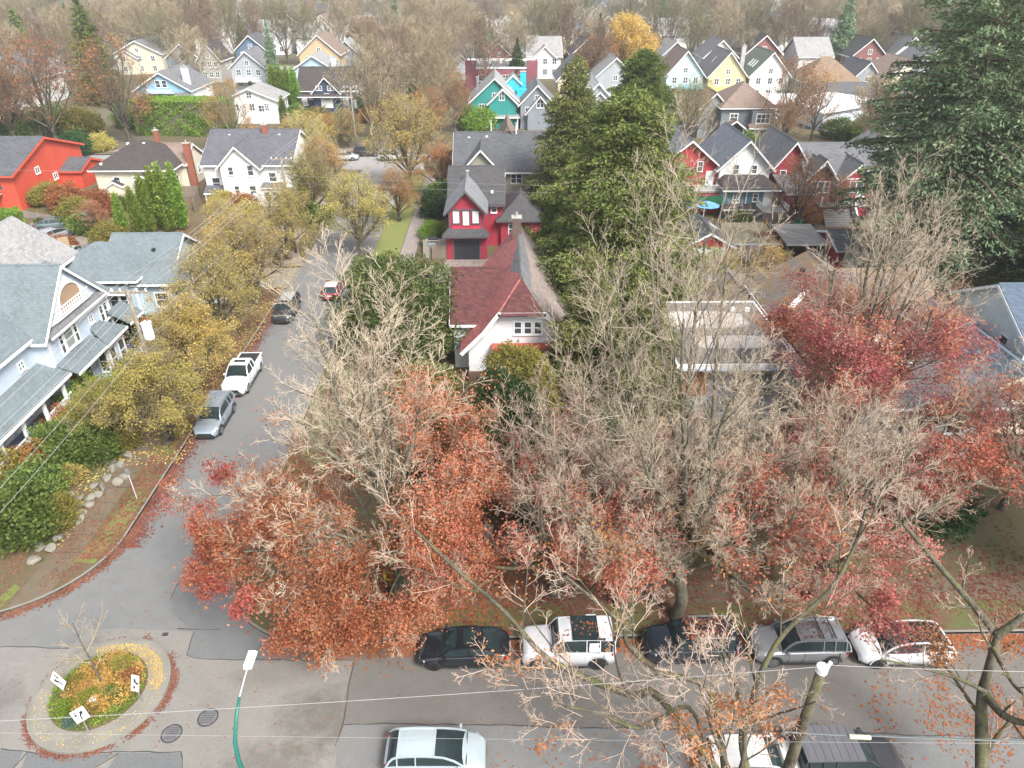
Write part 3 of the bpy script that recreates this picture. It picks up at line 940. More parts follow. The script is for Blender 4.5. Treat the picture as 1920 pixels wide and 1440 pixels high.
plant('oak_tree', 'large spreading oak by the road corner, orange leaves below and bare pale twigs on top', 'tree', -5.7, 27.4, oakA, (BARK, TWIG_PALE, L_ORANGE, L_SALMON, L_RED), 'big street trees along the near street')

# --- bare giant beside it, spires of pale twigs
topsB = [(-2.6, 4.6, 20.6), (-0.4, 3.2, 20.0), (0.6, 2.8, 18.6), (-4.4, 2.6, 17.0), (1.4, 1.4, 15.6), (-1.6, 0.6, 17.4), (0.8, -0.6, 15.2), (3.6, 3.2, 10.0), (-5.6, 0.6, 14.2), (-3.4, -2.0, 12.6), (3.6, -2.6, 9.8), (6.4, -0.4, 9.4), (-2.0, -3.4, 7.4), (2.2, -4.6, 6.6), (-5.4, -2.2, 7.0), (0.0, -2.6, 11.6), (-3.8, 1.2, 15.4), (-6.6, -1.6, 9.6), (0.2, -4.4, 9.8), (5.6, -3.0, 8.8), (-4.6, -4.2, 8.6), (7.2, 2.0, 8.2), (-7.0, 1.6, 8.6)]
limbsB = fan(6.5, topsB, 0.38, LV(10, 7, 5, 3, up=0.06, ang=38, r1=0.32), 14)
treeB = multi_tree(33, limbsB, 2, [dict(z0=2, z1=9.5, thr=0.66, per=4, L=0.15, W=0.10, max=2600, jit=.25, cl=1.5), dict(z0=2, z1=10, thr=0.80, per=3, L=0.14, W=0.09, max=500, jit=.25, cl=1.8)])
plant('street_tree', 'tallest bare street tree with pale upright twigs reaching above the flat roof', 'tree', 9.2, 26.1, treeB, (BARK, TWIG_PALE, L_SALMON, L_RUST), 'big street trees along the near street')

# --- lower neighbours of the row
def rowtree(seed, H, W, leafsets, nl=14, z_low=5.5, lv=None, cut=None):
    rs = np.random.RandomState(seed)
    tops = []
    for i in range(nl):
        a = i * 2.4 + rs.uniform(-.3, .3)
        f = (i + 0.5) / nl
        r = W * (0.15 + 0.85 * f) * rs.uniform(0.75, 1.1)
        z = H - (H - z_low) * f ** 1.4 * rs.uniform(0.8, 1.1)
        tops.append((math.cos(a) * r, math.sin(a) * r, z))
    return multi_tree(seed, fan(H * 0.30, tops, 0.30 + H * 0.006, lv or LV(8, 7, 5, 3, up=0.04, ang=44, r1=0.37), seed), 2, leafsets, cut)
tC = rowtree(41, 13.0, 7.4, [dict(z0=2, z1=9.6, thr=0.60, per=5, L=0.15, W=0.10, max=3000, jit=.24, cl=1.3, side=lambda p, r: hollow(p, 1.1, (2.9, 27.8))), dict(z0=2, z1=8, thr=0.72, per=4, L=0.14, W=0.09, max=700, jit=.24, cl=1.6, side=lambda p, r: hollow(p, 1.1, (2.9, 27.8)))], cut=lambda p: hollow(p, .8, (2.9, 27.8)), nl=15, z_low=5.0)
plant('street_tree', 'half bare street tree right of the orange oak with scattered salmon leaves', 'tree', 2.9, 27.8, tC, (BARK, TWIG_PINK, L_SALMON, L_RUST), 'big street trees along the near street', s=.92)
tD = rowtree(52, 14.0, 8.0, [dict(z0=4.0, z1=8.8, thr=0.56, per=5, L=0.15, W=0.10, max=3600, jit=.24, cl=1.5)], nl=14, z_low=5.0)
plant('street_tree', 'bare grey street tree over the silver estate car with a few dull red leaves', 'tree', 16.8, 27.2, tD, (BARK, TWIG_PALE, L_CRIM), 'big street trees along the near street', rz=1.1, s=.86)
plant('street_tree', 'bare grey street tree behind the white crossover at the right edge', 'tree', 31.5, 28.6, tD, (BARK, TWIG_PALE, L_RED), 'big street trees along the near street', rz=3.6, s=1.06)
tE = rowtree(63, 17.5, 6.7, [dict(z0=2.5, z1=12.6, thr=0.46, per=7, L=0.13, W=0.09, max=6500, jit=.34, cl=1.6), dict(z0=2.5, z1=13, thr=0.55, per=5, L=0.15, W=0.10, max=3500, jit=.24, cl=1.3)], nl=18, z_low=5.0)
plant('maple_tree', 'tall maple before the dark roofs, dull crimson leaves round its middle and a bare top', 'tree', 22.6, 38.5, tE, (BARK, TWIG_PALE, L_CRIM, L_SALMON), rz=0.6)
tF0 = rowtree(72, 10.0, 5.2, [dict(z0=2, z1=8, thr=0.66, per=5, L=0.15, W=0.10, max=1100, cl=1.4)], nl=14, z_low=4.0)
tF = rowtree(71, 9.5, 4.2, [dict(z0=2, z1=8, thr=0.72, per=4, L=0.16, W=0.11, max=600)], nl=11, z_low=4.0, lv=LV(8, 7, 5, 3, up=0.06, ang=38, r1=0.36, l4=2))
plant('street_tree', 'bare young street tree between the boxy white car and the dark estate car', 'tree', 6.3, 27.0, tF0, (BARK, TWIG_PINK, L_SALMON), 'big street trees along the near street', rz=1.0, s=1.0)
plant('street_tree', 'bare young street tree behind the silver estate car', 'tree', 13.2, 28.9, tF0, (BARK, TWIG_PALE, L_CRIM), 'big street trees along the near street', rz=3.0, s=.95)
plant('garden_tree', 'slim bare garden tree in front of the flat roofed house', 'tree', 18.9, 37.0, tF, (BARK, TWIG_PALE, L_RED), rz=2.0, s=.85)
plant('garden_tree', 'small crimson garden tree left of the flat roofed house front', 'tree', 11.2, 34.0, tF, (BARK, TWIG_PINK, L_RED), rz=0.4, s=0.75)
plant('garden_tree', 'rusty leaved garden tree under the crimson maple', 'tree', 20.5, 31.5, tC, (BARK, TWIG_PINK, L_RED, L_SALMON), rz=2.4, s=0.66)
plant('garden_tree', 'grey twiggy garden tree before the gabled house at the right edge', 'tree', 32.0, 34.5, tD, (BARK, TWIG_PALE, L_RUST), rz=5.0, s=0.75)
plant('garden_tree', 'bare garden tree at the far right corner of the front gardens', 'tree', 36.5, 29.5, tD, (BARK, TWIG_PALE, L_RED), rz=0.3, s=0.85)

# --- trees of the near side of the street, their limbs hang over it
o1 = (8.2, 14.3)
q = lambda a: [g3(*p, o1) for p in a]
lvS = LV(6, 6, 4, 3, up=0.06, ang=46, r1=0.30)
lvS2 = LV(8, 7, 5, 4, up=0.05, ang=42, r1=0.40)
limbsS = [([(0, 0, 0), (0.05, 0.1, 1.6), (0.1, 0.2, 3.4), (0.0, 0.5, 4.6)], 0.36, [dict(lvS[0], kids=2)] + lvS[1:]),
          ([(0, .4, 4.2)] + q([(1235, 1310, 5.4), (1190, 1308, 5.8), (1120, 1285, 6.1), (1052, 1252, 6.5), (1008, 1222, 7.0), (945, 1150, 8.0), (860, 1075, 9.0), (780, 1000, 10.0)]), 0.17, lvS),
          ([(0, .4, 4.0)] + q([(1330, 1300, 5.2), (1240, 1265, 6.0), (1178, 1215, 6.8), (1168, 1180, 7.4), (1120, 1135, 8.2), (1060, 1085, 9.4)]), 0.15, lvS),
          ([(0, .3, 3.4), (-.6, .6, 5.0)] + q([(1290, 1330, 6.6), (1200, 1370, 7.6), (1120, 1340, 8.4), (1060, 1330, 9.0)]), 0.10, lvS2),
          ([(0, .2, 3.2), (-.2, 0, 5.4), (-1.0, 0.4, 7.4), (-1.6, 1.0, 9.2)], 0.12, lvS2),
          ([(0, .2, 3.6), (.4, .6, 5.6), (0.2, 1.4, 7.6), (-0.6, 2.0, 9.6)], 0.12, lvS2)]
o3 = (9.9, 14.0)
q3 = lambda a: [g3(*p, o1) for p in a]
limbsS.append(([(0, .3, 3.0), (.9, .6, 3.6)] + q3([(1390, 1390, 4.6), (1408, 1330, 5.4), (1424, 1270, 6.4), (1470, 1190, 7.6), (1555, 1110, 9.0), (1600, 1030, 10.4), (1622, 960, 12.0)]), 0.17, lvS))
treeS = multi_tree(81, limbsS, 2, [dict(z0=3, z1=10.5, thr=0.76, per=4, L=0.13, W=0.08, max=520, jit=.14, cl=1.6)])
plant('street_tree', 'leaning street tree whose mossy limbs reach over the near street', 'tree', o1[0], o1[1], treeS, (BARK_MOSS, TWIG_PINK, L_ORANGE), 'big street trees along the near street')
o2 = (18.6, 15.0)
q = lambda a: [g3(*p, o2) for p in a]
limbsT = [([(0, 0, 0), (0, 0.1, 2.0)] + q([(1838, 1330, 4.0), (1850, 1265, 5.6), (1868, 1195, 7.6)]), 0.34, [dict(lvS[0], kids=4)] + lvS[1:]),
          (q([(1868, 1195, 7.6), (1915, 1160, 8.6), (1990, 1080, 10.4), (2060, 1010, 12.2)]), 0.18, lvS),
          (q([(1868, 1195, 7.4), (1815, 1130, 8.8), (1745, 1050, 10.6), (1690, 985, 12.4)]), 0.17, lvS),
          (q([(1842, 1300, 4.4), (1880, 1345, 4.8), (1930, 1362, 5.2), (2000, 1372, 5.8)]), 0.20, lvS),
          (q([(1845, 1300, 4.8), (1790, 1275, 5.6), (1720, 1255, 6.2), (1650, 1240, 6.8)]), 0.09, lvS),
          (q([(1860, 1220, 7.0), (1900, 1290, 7.4), (1950, 1330, 8.0)]), 0.10, lvS)]
treeT = multi_tree(92, limbsT, 2, [dict(z0=2.5, z1=9, thr=0.58, per=4, L=0.14, W=0.09, max=900, jit=.2, cl=1.1, side=lambda p, r: p[:, 0] > -1.5)])
plant('street_tree', 'forked street tree at the lower right edge with a bright mossy limb and rusty leaves', 'tree', o2[0], o2[1], treeT, (BARK_MOSS, TWIG_PINK, L_RUST), 'big street trees along the near street')

# --- conifers
cedar = conifer_meshes(101, 21, 7.7, dens=11, per=330, leafL=0.36, leafW=0.12, droop=0.30, step=0.34, r0=0.5,
                       prof=lambda u: (0.75 + 0.9 * u if u < 0.27 else (1.0 - (u - 0.27) / 0.73) ** 0.50 * (1 + 0.16 * math.sin(u * 23))))
cedar2 = conifer_meshes(102, 20, 6.2, dens=10, per=230, leafL=0.36, leafW=0.12, droop=0.25, step=0.36, r0=0.4,
                        prof=lambda u: min(1.0, 0.6 + u * 2) * (1.0 - u) ** 0.64 * (1 + 0.15 * math.sin(u * 29)))
fir = conifer_meshes(103, 34, 10.5, dens=8, per=420, leafL=0.42, leafW=0.14, droop=0.35, step=0.62, r0=0.6, z0=5.0, gap=0.14, hang=0.4,
                     prof=lambda u: min(1.0, 0.55 + u * 1.5) * (1.0 - u) ** 0.60, up0=0.12)
firfar = conifer_meshes(104, 17, 4.6, dens=8, per=40, leafL=0.8, leafW=0.28, droop=0.3, step=0.55, r0=0.3)
column = conifer_meshes(105, 8.0, 1.05, dens=9, per=26, leafL=0.42, leafW=0.14, droop=-0.9, step=0.2, r0=0.12, z0=0.2, hang=-0.5,
                        prof=lambda u: min(1.0, 0.75 + u * 1.2) * (1.0 - u ** 2.2) ** 0.8)
CM = (BARK_CON, L_CEDAR)
def con(label, x, y, m, s=1.0, rz=0.0, mat=L_CEDAR, name='conifer_tree', group=None, sz=None):
    e = plant(name, label, 'conifer', x, y, (m[0], m[1], []), (BARK_CON, mat), group, rz=rz, s=s)
    if sz: e.scale = (s, s, sz)
    return e
con('huge olive green cedar right of the red roof', 11.0, 62.5, cedar, name='cedar_tree')
con('lower cedar at the foot of the huge cedar beside the red roofed house', 6.6, 48.3, cedar2, s=0.62, rz=2.0, name='cedar_tree')
con('young cedar squeezed against the flat roof from the left', 10.0, 42.6, cedar2, s=0.60, rz=3.0, name='cedar_tree')
con('bright green cedar between the crimson house and the huge cedar', 5.6, 69.5, cedar2, s=0.55, rz=1.0, mat=L_GREEN, name='cedar_tree')
con('pointed cedar behind and left of the huge cedar, right of the grey gabled house', 8.8, 88.5, cedar2, s=1.04, rz=0.4, name='cedar_tree')
con('broad cedar beyond the huge cedar, left of the red house row', 22.0, 117.0, cedar, s=0.88, rz=1.4, mat=L_GREEN, name='cedar_tree')
con('mid sized cedar filling the gap right of the grey gabled house', 13.0, 80.0, cedar2, s=0.8, rz=4.4, name='cedar_tree')
con('giant fir at the right whose boughs reach over the crimson houses', 41.0, 64.5, fir, s=1.05, name='fir_tree', mat=L_FIR, group='giant firs at the right edge')
con('giant fir with its crown cut by the right edge of the view', 51.5, 62.0, fir, s=1.06, rz=2.2, name='fir_tree', mat=L_FIR, group='giant firs at the right edge')
con('giant fir standing behind the other two', 48.0, 76.0, fir, s=0.97, rz=4.0, name='fir_tree', mat=L_FIR, group='giant firs at the right edge')
con('bright green cedar at the foot of the giant firs', 48.0, 55.5, cedar2, s=0.98, rz=0.3, mat=L_GREEN, name='cedar_tree')
FARC = 'dark conifers among the far bare trees'
for x, y, s, m, mt, nm, lb in ((102, 232, 1.25, firfar, L_FIR, 'fir_tree', 'dark fir rising from the bare trees above the pale green roofed house'),
                           (-4.5, 226, 1.0, firfar, L_FIR, 'fir_tree', 'dark fir far up the side street, right of the wires'),
                           (-26, 262, 1.2, firfar, L_FIR, 'fir_tree', 'dark fir at the top of the view left of the side street'),
                           (*G(140, -8, 23), 1.35, firfar, L_GREEN, 'fir_tree', 'tall green fir at the upper left beyond the brown trees'),
                           (*G(22, 22, 18), 1.1, firfar, L_GREEN, 'fir_tree', 'green fir cut by the left edge at the top of the view'),
                           (-57, 195, 1.0, firfar, L_FIR, 'fir_tree', 'narrow fir beside the pale grey gabled house on the left'),
                           (32, 158, 0.55, firfar, L_BLUE, 'spruce_tree', 'small blue spruce before the slanting grey roof'),
                           (-36, 280, 1.1, firfar, L_FIR, 'fir_tree', 'one of two firs touching the top edge left of centre'),
                           (62, 300, 1.0, firfar, L_FIR, 'fir_tree', 'distant fir above the golden tree'),
                           (150, 330, 1.1, firfar, L_FIR, 'fir_tree', 'distant fir near the top right'),
                           (-20.5, 183, 0.5, firfar, L_DGREEN, 'fir_tree', 'low dark evergreen beside the pole at the end of the side street')):
    e = con(lb, x, y, m, s=s, rz=x, mat=mt, name=nm, group=FARC)
    if s > 0.8 and abs(x + 57) < 1: e.scale = (0.55, 0.55, 1.0)
COLG = 'clipped column cypresses by the white cottage'
for k, (px, py, s, w, lb) in enumerate(((238, 452, 0.72, .95, 'leftmost and lowest of the column cypresses'), (266, 447, 0.78, .92, 'second column cypress from the left of its row'), (287, 438, 0.92, .9, 'third column cypress from the left of its row'),
                                 (306, 432, .98, .88, 'middle column cypress leaning on its taller neighbour'), (323, 436, 1.06, 1.0, 'tallest broad column cypress of the row'), (346, 433, 1.05, .82, 'rightmost column cypress of the row beside the board fence'))):
    x, y = G(px, py)
    e = con(lb, x, y, column, rz=k * 1.3, mat=L_LIME, name='cypress_tree', group=COLG)
    e.scale = (w * s, w * s, s)
for px, py, s, lb in ((537, 250, 0.85, 'narrow column cypress behind the white gabled house'), (641, 265, 0.80, 'narrow column cypress on the lawn left of the wooden pole'), (604, 345, 0.78, 'dark column cypress right of the white gabled house'), (586, 350, 0.66, 'shorter column cypress against the white gable end')):
    x, y = G(px, py)
    con(lb, x, y, column, s=s, rz=px, mat=L_GREEN, name='cypress_tree')
for k, (px, py) in enumerate(((520, 205), (533, 207), (546, 208), (558, 210))):
    x, y = G(px, py)
    e = con(('leftmost', 'second', 'third', 'rightmost')[k] + ' tall cypress of the screen left of the navy house', x, y, column, s=1.15, rz=k, mat=L_LIME, name='cypress_tree', group='cypress screen left of the navy house')

# --- broadleaf evergreens and shrubs
def shrub(label, px, py, m, mat, s=1.0, rz=0.0, name='shrub', cat='shrub', z=0.13, group=None, world=None, sz=None):
    x, y = world or G(px, py)
    e = plant(name, label, cat, x, y, (m[0], m[1], []), (BARK_DARK, mat), group, rz=rz, s=s, z=z)
    if sz: e.scale = (s, s, s * sz)
    return e
L_LAUREL = leafm('leaves_laurel', (0.03, 0.06, 0.02), (0.085, 0.12, 0.04), (0.21, 0.23, 0.08), trans=0.2)
laurel = blob_meshes(201, [(0, 0, 5.4, 4.6, 4.2, 3.9), (-1.0, 0.8, 3.2, 4.8, 4.4, 3.2), (1.8, -1.0, 3.2, 3.8, 3.6, 3.0), (-2.0, 0.5, 6.8, 2.6, 2.6, 2.2)], 52000, L=0.26, W=0.15, shell=0.6)
darkbl = blob_meshes(202, [(0, 0, 5.2, 2.7, 3.0, 3.4), (0.6, -2.0, 3.8, 2.6, 2.6, 3.2), (-0.6, -3.4, 2.6, 2.2, 2.4, 2.5)], 30000, L=0.24, W=0.14, shell=0.6)
bush = blob_meshes(203, [(0, 0, 1.1, 1.6, 1.5, 1.3), (0.9, 0.5, 0.9, 1.1, 1.1, 1.0), (-0.8, -0.5, 0.8, 1.1, 1.2, 0.9)], 7000, L=0.17, W=0.10, shell=0.5)
bush2 = blob_meshes(204, [(0, 0, 0.9, 1.2, 1.3, 1.0), (-0.7, 0.4, 0.7, 0.8, 0.9, 0.8)], 4200, L=0.15, W=0.09, shell=0.5)
shrub('big round evergreen laurel between the side street and the red roofed house', 0, 0, laurel, L_LAUREL, world=(-8.6, 55.5), name='laurel_tree', cat='tree')
shrub('dark evergreen tree in front of the red roofed house', 0, 0, darkbl, L_DGREEN, world=(0.2, 39.6), name='holly_tree', cat='tree', s=.84)
shrub('olive green yew touching the porch of the red roofed house', 0, 0, darkbl, L_OLIVE, world=(0.9, 46.0), name='yew_tree', cat='tree', s=0.72, rz=1.0)
shrub('dark laurel at the back of the garden behind the orange oak', 0, 0, darkbl, L_DGREEN, world=(-2.6, 35.5), s=0.85, rz=4.0)
shrub('broad dark bush among the twigs left of the flat roofed house', 0, 0, bush, L_DGREEN, world=(3.0, 34.0), s=1.8, rz=2.0)
shrub('dark bush behind the tallest bare street tree', 0, 0, bush, L_DGREEN, world=(8.0, 33.0), s=1.9, rz=1.0)
shrub('olive bush in the gardens behind the silver estate car', 0, 0, bush, L_OLIVE, world=(14.5, 32.0), s=1.7, rz=5.0)
shrub('dark green bush behind the white crossover', 0, 0, bush, L_DGREEN, world=(25.5, 33.0), s=1.8, rz=3.0)
shrub('dark evergreen bush low between the orange oak and the bare tree', 0, 0, darkbl, L_DGREEN, world=(-1.2, 35.6), s=0.62, rz=2.0)
shrub('green bush left of the red roofed house corner', 0, 0, bush, L_GREEN, world=(-6.3, 47.8), s=1.5)
shrub('dark bush under the bare twigs in front of the cedar', 0, 0, darkbl, L_DGREEN, world=(6.0, 38.5), s=0.6, rz=3.0)
shrub('dark green garden bush under the crimson maple', 0, 0, bush, L_DGREEN, world=(19.0, 34.5), s=1.5)
shrub('olive bush beside the crimson maple trunk', 0, 0, bush, L_OLIVE, world=(23.5, 34.5), s=1.3, rz=1.5)
BL = 'shrubs in the front garden bank at the left'
for px, py, s, m, mt, lb in ((30, 985, 1.5, bush, L_GREEN, 'deep green rhododendron at the left edge above the stone bank'),
                        (70, 925, 1.25, bush, L_GREEN, 'deep green rhododendron behind the one at the left edge'),
                        (5, 905, 1.3, bush, L_OLIVE, 'yellow green shrub at the left edge below the white porch'),
                        (60, 880, 1.1, bush, L_RUST, 'rust coloured shrub before the white porch'),
                        (110, 850, 1.3, bush, L_GREEN, 'green shrub at the porch steps end'),
                        (125, 800, 1.0, bush, L_ORANGE, 'small copper shrub among the green ones by the porch'),
                        (165, 845, 1.2, bush, L_GREEN, 'loose green shrub above the garden boulders'),
                        (110, 960, 0.8, bush, L_OLIVE, 'olive shrub between two groups of boulders'),
                        (185, 790, 1.35, bush, L_OLIVE, 'olive shrub in front of the bay window'),
                        (150, 750, 1.2, bush, L_LIME, 'bright green shrub under the porch roof corner'),
                        (225, 745, 1.15, bush, L_LIME, 'bright green shrub left of the first yellow street tree'),
                        (250, 700, 0.95, bush, L_GREEN, 'dense green shrub beside the blue porch railing'),
                        (235, 640, 1.5, bush, L_DGREEN, 'dark green shrub at the foot of the transformer pole')):
    x, y = G(px, py, 0.8)
    shrub(lb, 0, 0, m, mt, s=s, rz=px * 0.7, world=(x, y), group=BL)
for px, py, s, mt, lb in ((240, 842, 0.8, L_OLIVE, 'low olive ground shrub beside the stone edged walk'), (140, 905, 0.7, L_YELLOW, 'small yellow green plant between boulders'), (190, 860, 0.7, L_OLIVE, 'low twiggy shrub above the walk')):
    shrub(lb, px, py, bush2, mt, s=s)
GARD = 'garden shrubs beyond the near houses'
gs = [(810, 445, 0.9, L_LIME), (815, 405, 1.5, L_DGREEN), (832, 385, 1.5, L_GREEN), (100, 385, 1.4, L_OLIVE), (130, 395, 1.6, L_RUST), (75, 370, 1.2, L_OLIVE), (150, 415, 1.4, L_OLIVE), (190, 405, 1.5, L_RUST),
      (165, 440, 1.2, L_GREEN), (190, 285, 1.4, L_YELLOW), (152, 290, 1.8, L_DGREEN), (210, 460, 1.2, L_OLIVE), (1385, 435, 1.2, L_GREEN), (1430, 480, 1.2, L_RUST), (1470, 470, 1.1, L_ORANGE), (1300, 470, 1.0, L_OLIVE),
      (1400, 285, 1.5, L_GREEN), (1440, 292, 1.3, L_LIME), (1620, 268, 2.2, L_LIME), (1570, 262, 1.8, L_GREEN), (1320, 170, 2.2, L_GREEN), (1345, 172, 2.0, L_LIME), (1420, 178, 2.2, L_GREEN), (900, 246, 2.0, L_LIME), (880, 240, 1.8, L_GREEN),
      (560, 225, 1.4, L_GREEN), (600, 235, 1.6, L_OLIVE), (690, 215, 2.0, L_GREEN), (700, 230, 1.6, L_RUST), (580, 262, 1.8, L_YELLOW), (620, 250, 1.6, L_GOLD), (555, 275, 1.5, L_OLIVE), (30, 255, 2.2, L_DGREEN), (100, 250, 2.4, L_GREEN),
      (150, 255, 2.4, L_OLIVE), (60, 262, 1.8, L_GREEN), (245, 240, 2.0, L_GREEN), (960, 400, 1.6, L_GREEN), (985, 455, 1.5, L_GREEN), (1500, 420, 1.2, L_RUST), (1265, 430, 1.3, L_GREEN), (1255, 470, 1.4, L_OLIVE), (1290, 560, 1.0, L_GOLD),
      (1400, 560, 1.1, L_DGREEN), (1395, 575, 0.8, L_OLIVE), (470, 420, 1.3, L_YELLOW), (455, 400, 1.2, L_RUST), (560, 400, 1.5, L_OLIVE), (585, 425, 1.4, L_GREEN), (1700, 600, 1.4, L_OLIVE), (1640, 590, 1.3, L_RUST), (230, 395, 0.9, L_GREEN), (420, 395, 1.2, L_YELLOW)]
CN = {L_LIME.name: 'bright green', L_DGREEN.name: 'dark green', L_GREEN.name: 'green', L_OLIVE.name: 'olive', L_RUST.name: 'rust brown', L_YELLOW.name: 'yellow', L_ORANGE.name: 'orange', L_GOLD.name: 'golden'}
for k, (px, py, s, mt) in enumerate(gs):
    c = CN[mt.name]
    shrub(c + ' garden shrub among the houses beyond the near gardens', px, py, bush, mt, s=s, rz=k * 1.1, group=c + ' garden shrubs among the houses')

# --- hedges
def hedge(label, px0, py0, px1, py1, w, h, n, mat, seed, L=0.18):
    a, b = Vector(G(px0, py0)), Vector(G(px1, py1))
    d = b - a
    me = hedge_mesh(seed, d.length, w, h, n, L=L, W=L * 0.6, rough=0.12)
    o = link_mesh('hedge', me, None, mat)
    core = MB().box(-d.length / 2 + .18, d.length / 2 - .18, -w / 2 + .18, w / 2 - .18, 0, h - .18).build('hedge_core', BARK_DARK, o)
    o.location = ((a.x + b.x) / 2, (a.y + b.y) / 2, 0.13)
    o.rotation_euler = (0, 0, math.atan2(d.y, d.x))
    return tag(o, label, 'hedge')
hedge('thick clipped hedge below the bright red house at the left edge', -25, 452, 52, 437, 3.4, 3.0, 16000, L_LIME, 301)
hedge('low clipped hedge behind the parked silver hatchback', 72, 431, 135, 430, 1.0, 1.3, 4000, L_GREEN, 302)
hedge('tall loose hedge beyond the far street, in front of the blue gabled house', 272, 250, 438, 252, 6.0, 6.5, 26000, L_LIME, 303, L=0.34)
hedge('low hedge on the lawn before the teal house', 868, 247, 925, 249, 1.2, 1.4, 3000, L_LIME, 304)
hedge('small clipped hedge by the back deck of the crimson house', 793, 462, 808, 462, 1.0, 1.1, 1200, L_GREEN, 305)
hedge('dark hedge along the far street at the left edge', -30, 262, 120, 262, 2.0, 3.0, 9000, L_DGREEN, 306, L=0.3)

# --- yellow street trees of the side street
def smalltree(seed, H, W, lf, k=12):
    return rowtree(seed, H, W, lf, nl=k, z_low=H * 0.42, lv=LV(8, 7, 5, 3, up=0.02, ang=50, r1=0.42, l4=2))
y1 = smalltree(111, 7.2, 3.7, [dict(z0=1.4, z1=9, thr=0.36, per=4, L=0.13, W=0.085, max=4600, jit=.2, cl=1.3), dict(z0=1.4, z1=9, thr=0.55, per=4, L=0.13, W=0.08, max=2000, jit=.2)], 14)
y2 = smalltree(112, 8.5, 4.4, [dict(z0=1.6, z1=10, thr=0.47, per=4, L=0.15, W=0.10, max=2300, jit=.24, cl=1.2), dict(z0=1.4, z1=10, thr=0.60, per=3, L=0.14, W=0.09, max=900, jit=.2)], 14)
YG = 'yellow leaved street trees of the side street'
for x, y, m, s, rz, mt, mt2, lb in ((-24.3, 42.5, y1, 0.90, 0.0, L_YELLOW, L_OLIVE, 'dense yellow street tree left of the silver hatchback'),
                         (-24.6, 49.5, y1, 1.0, 1.7, L_YELLOW, L_GOLD, 'dense yellow street tree left of the white pickup'),
                         (-28.3, 43.0, y1, 0.60, 3.0, L_OLIVE, L_YELLOW, 'olive yellow garden tree between porch and walk'),
                         (-25.6, 58.5, y2, 0.95, 0.6, L_YELLOW, L_OLIVE, 'open yellow street tree beside the transformer pole'),
                         (-25.0, 66.8, y2, 1.0, 2.2, L_YELLOW, L_GOLD, 'yellow street tree with a dark crooked trunk by the dark wagon'),
                         (-29.0, 73.5, y2, 0.72, 4.0, L_GOLD, L_YELLOW, 'golden tree over the blue grey hipped roofs'),
                         (-24.8, 79.5, y2, 0.9, 5.1, L_YELLOW, L_OLIVE, 'yellow street tree past the lane on the left'),
                         (-16.6, 80.5, y2, 1.0, 0.9, L_YELLOW, L_OLIVE, 'sprawling yellow olive tree leaning over the side street'),
                         (-33.5, 84.0, y2, 0.6, 2.9, L_YELLOW, L_GOLD, 'yellow tree before the white gabled house'),
                         (-24.6, 92.5, y2, 0.95, 3.3, L_OLIVE, L_YELLOW, 'olive street tree below the crossing'),
                         (-25.5, 104, y2, 0.9, 1.2, L_GOLD, L_YELLOW, 'golden street tree near the far crossing'),
                         (-13.8, 108.5, y2, 1.4, 2.0, L_YELLOW, L_GOLD, 'tallest golden street tree beside the long walk'),
                         (-13.6, 93.0, y2, 0.72, 0.3, L_RUST, L_YELLOW, 'thin street tree on the green verge'),
                         (-29.5, 112.5, y2, 1.1, 0.3, L_YELLOW, L_RUST, 'yellow tree on the far corner left of the crossing'),
                         (-40.0, 141, y2, .45, 0.8, L_GOLD, L_YELLOW, 'small golden tree on the lawn before the navy house'),
                         (-28.0, 137, y2, .7, 4.8, L_YELLOW, L_RUST, 'yellow tree beside the wooden pole past the crossing'),
                         (-13.0, 138, y2, 1.05, 2.7, L_RUST, L_GOLD, 'orange tinged tree past the crossing by the side street')):
    plant('street_tree', lb, 'tree', x, y, m, (BARK_DARK, TWIG_TAN, mt, mt2), YG, rz=rz, s=s)
plant('garden_tree', 'small golden garden tree over the low roofs right of the lane', 'tree', 27.0, 66.5, y2, (BARK_DARK, TWIG_TAN, L_GOLD, L_OLIVE), rz=1.0, s=0.62)
plant('garden_tree', 'second golden garden tree over the low roofs, nearer the garage', 'tree', 22.3, 67.5, y2, (BARK_DARK, TWIG_TAN, L_YELLOW, L_RUST), rz=2.0, s=0.55)
plant('maple_tree', 'small flame orange maple left of the grey gabled house', 'tree', -8.6, 103.5, y1, (BARK_DARK, TWIG_TAN, L_ORANGE, L_GOLD), rz=2.0, s=0.9)
plant('garden_tree', 'small peach coloured tree beside the silver hatchback on the paved yard', 'tree', *G(185, 440), y1, (BARK_DARK, TWIG_PINK, L_RUST, L_SALMON), rz=2.0, s=0.5)
big_gold = smalltree(113, 13, 6.5, [dict(z0=3, z1=15, thr=0.15, per=5, L=0.34, W=0.22, max=5000, jit=.4)], 14)
plant('maple_tree', 'large golden maple standing out among the far bare trees', 'tree', 35.0, 212, big_gold, (BARK_DARK, TWIG_TAN, L_GOLD), rz=2.0, s=1.15)
plant('maple_tree', 'fading orange maple left of the large golden one', 'tree', 26.0, 205, big_gold, (BARK_DARK, TWIG_TAN, L_RUST), rz=4.0, s=0.85)
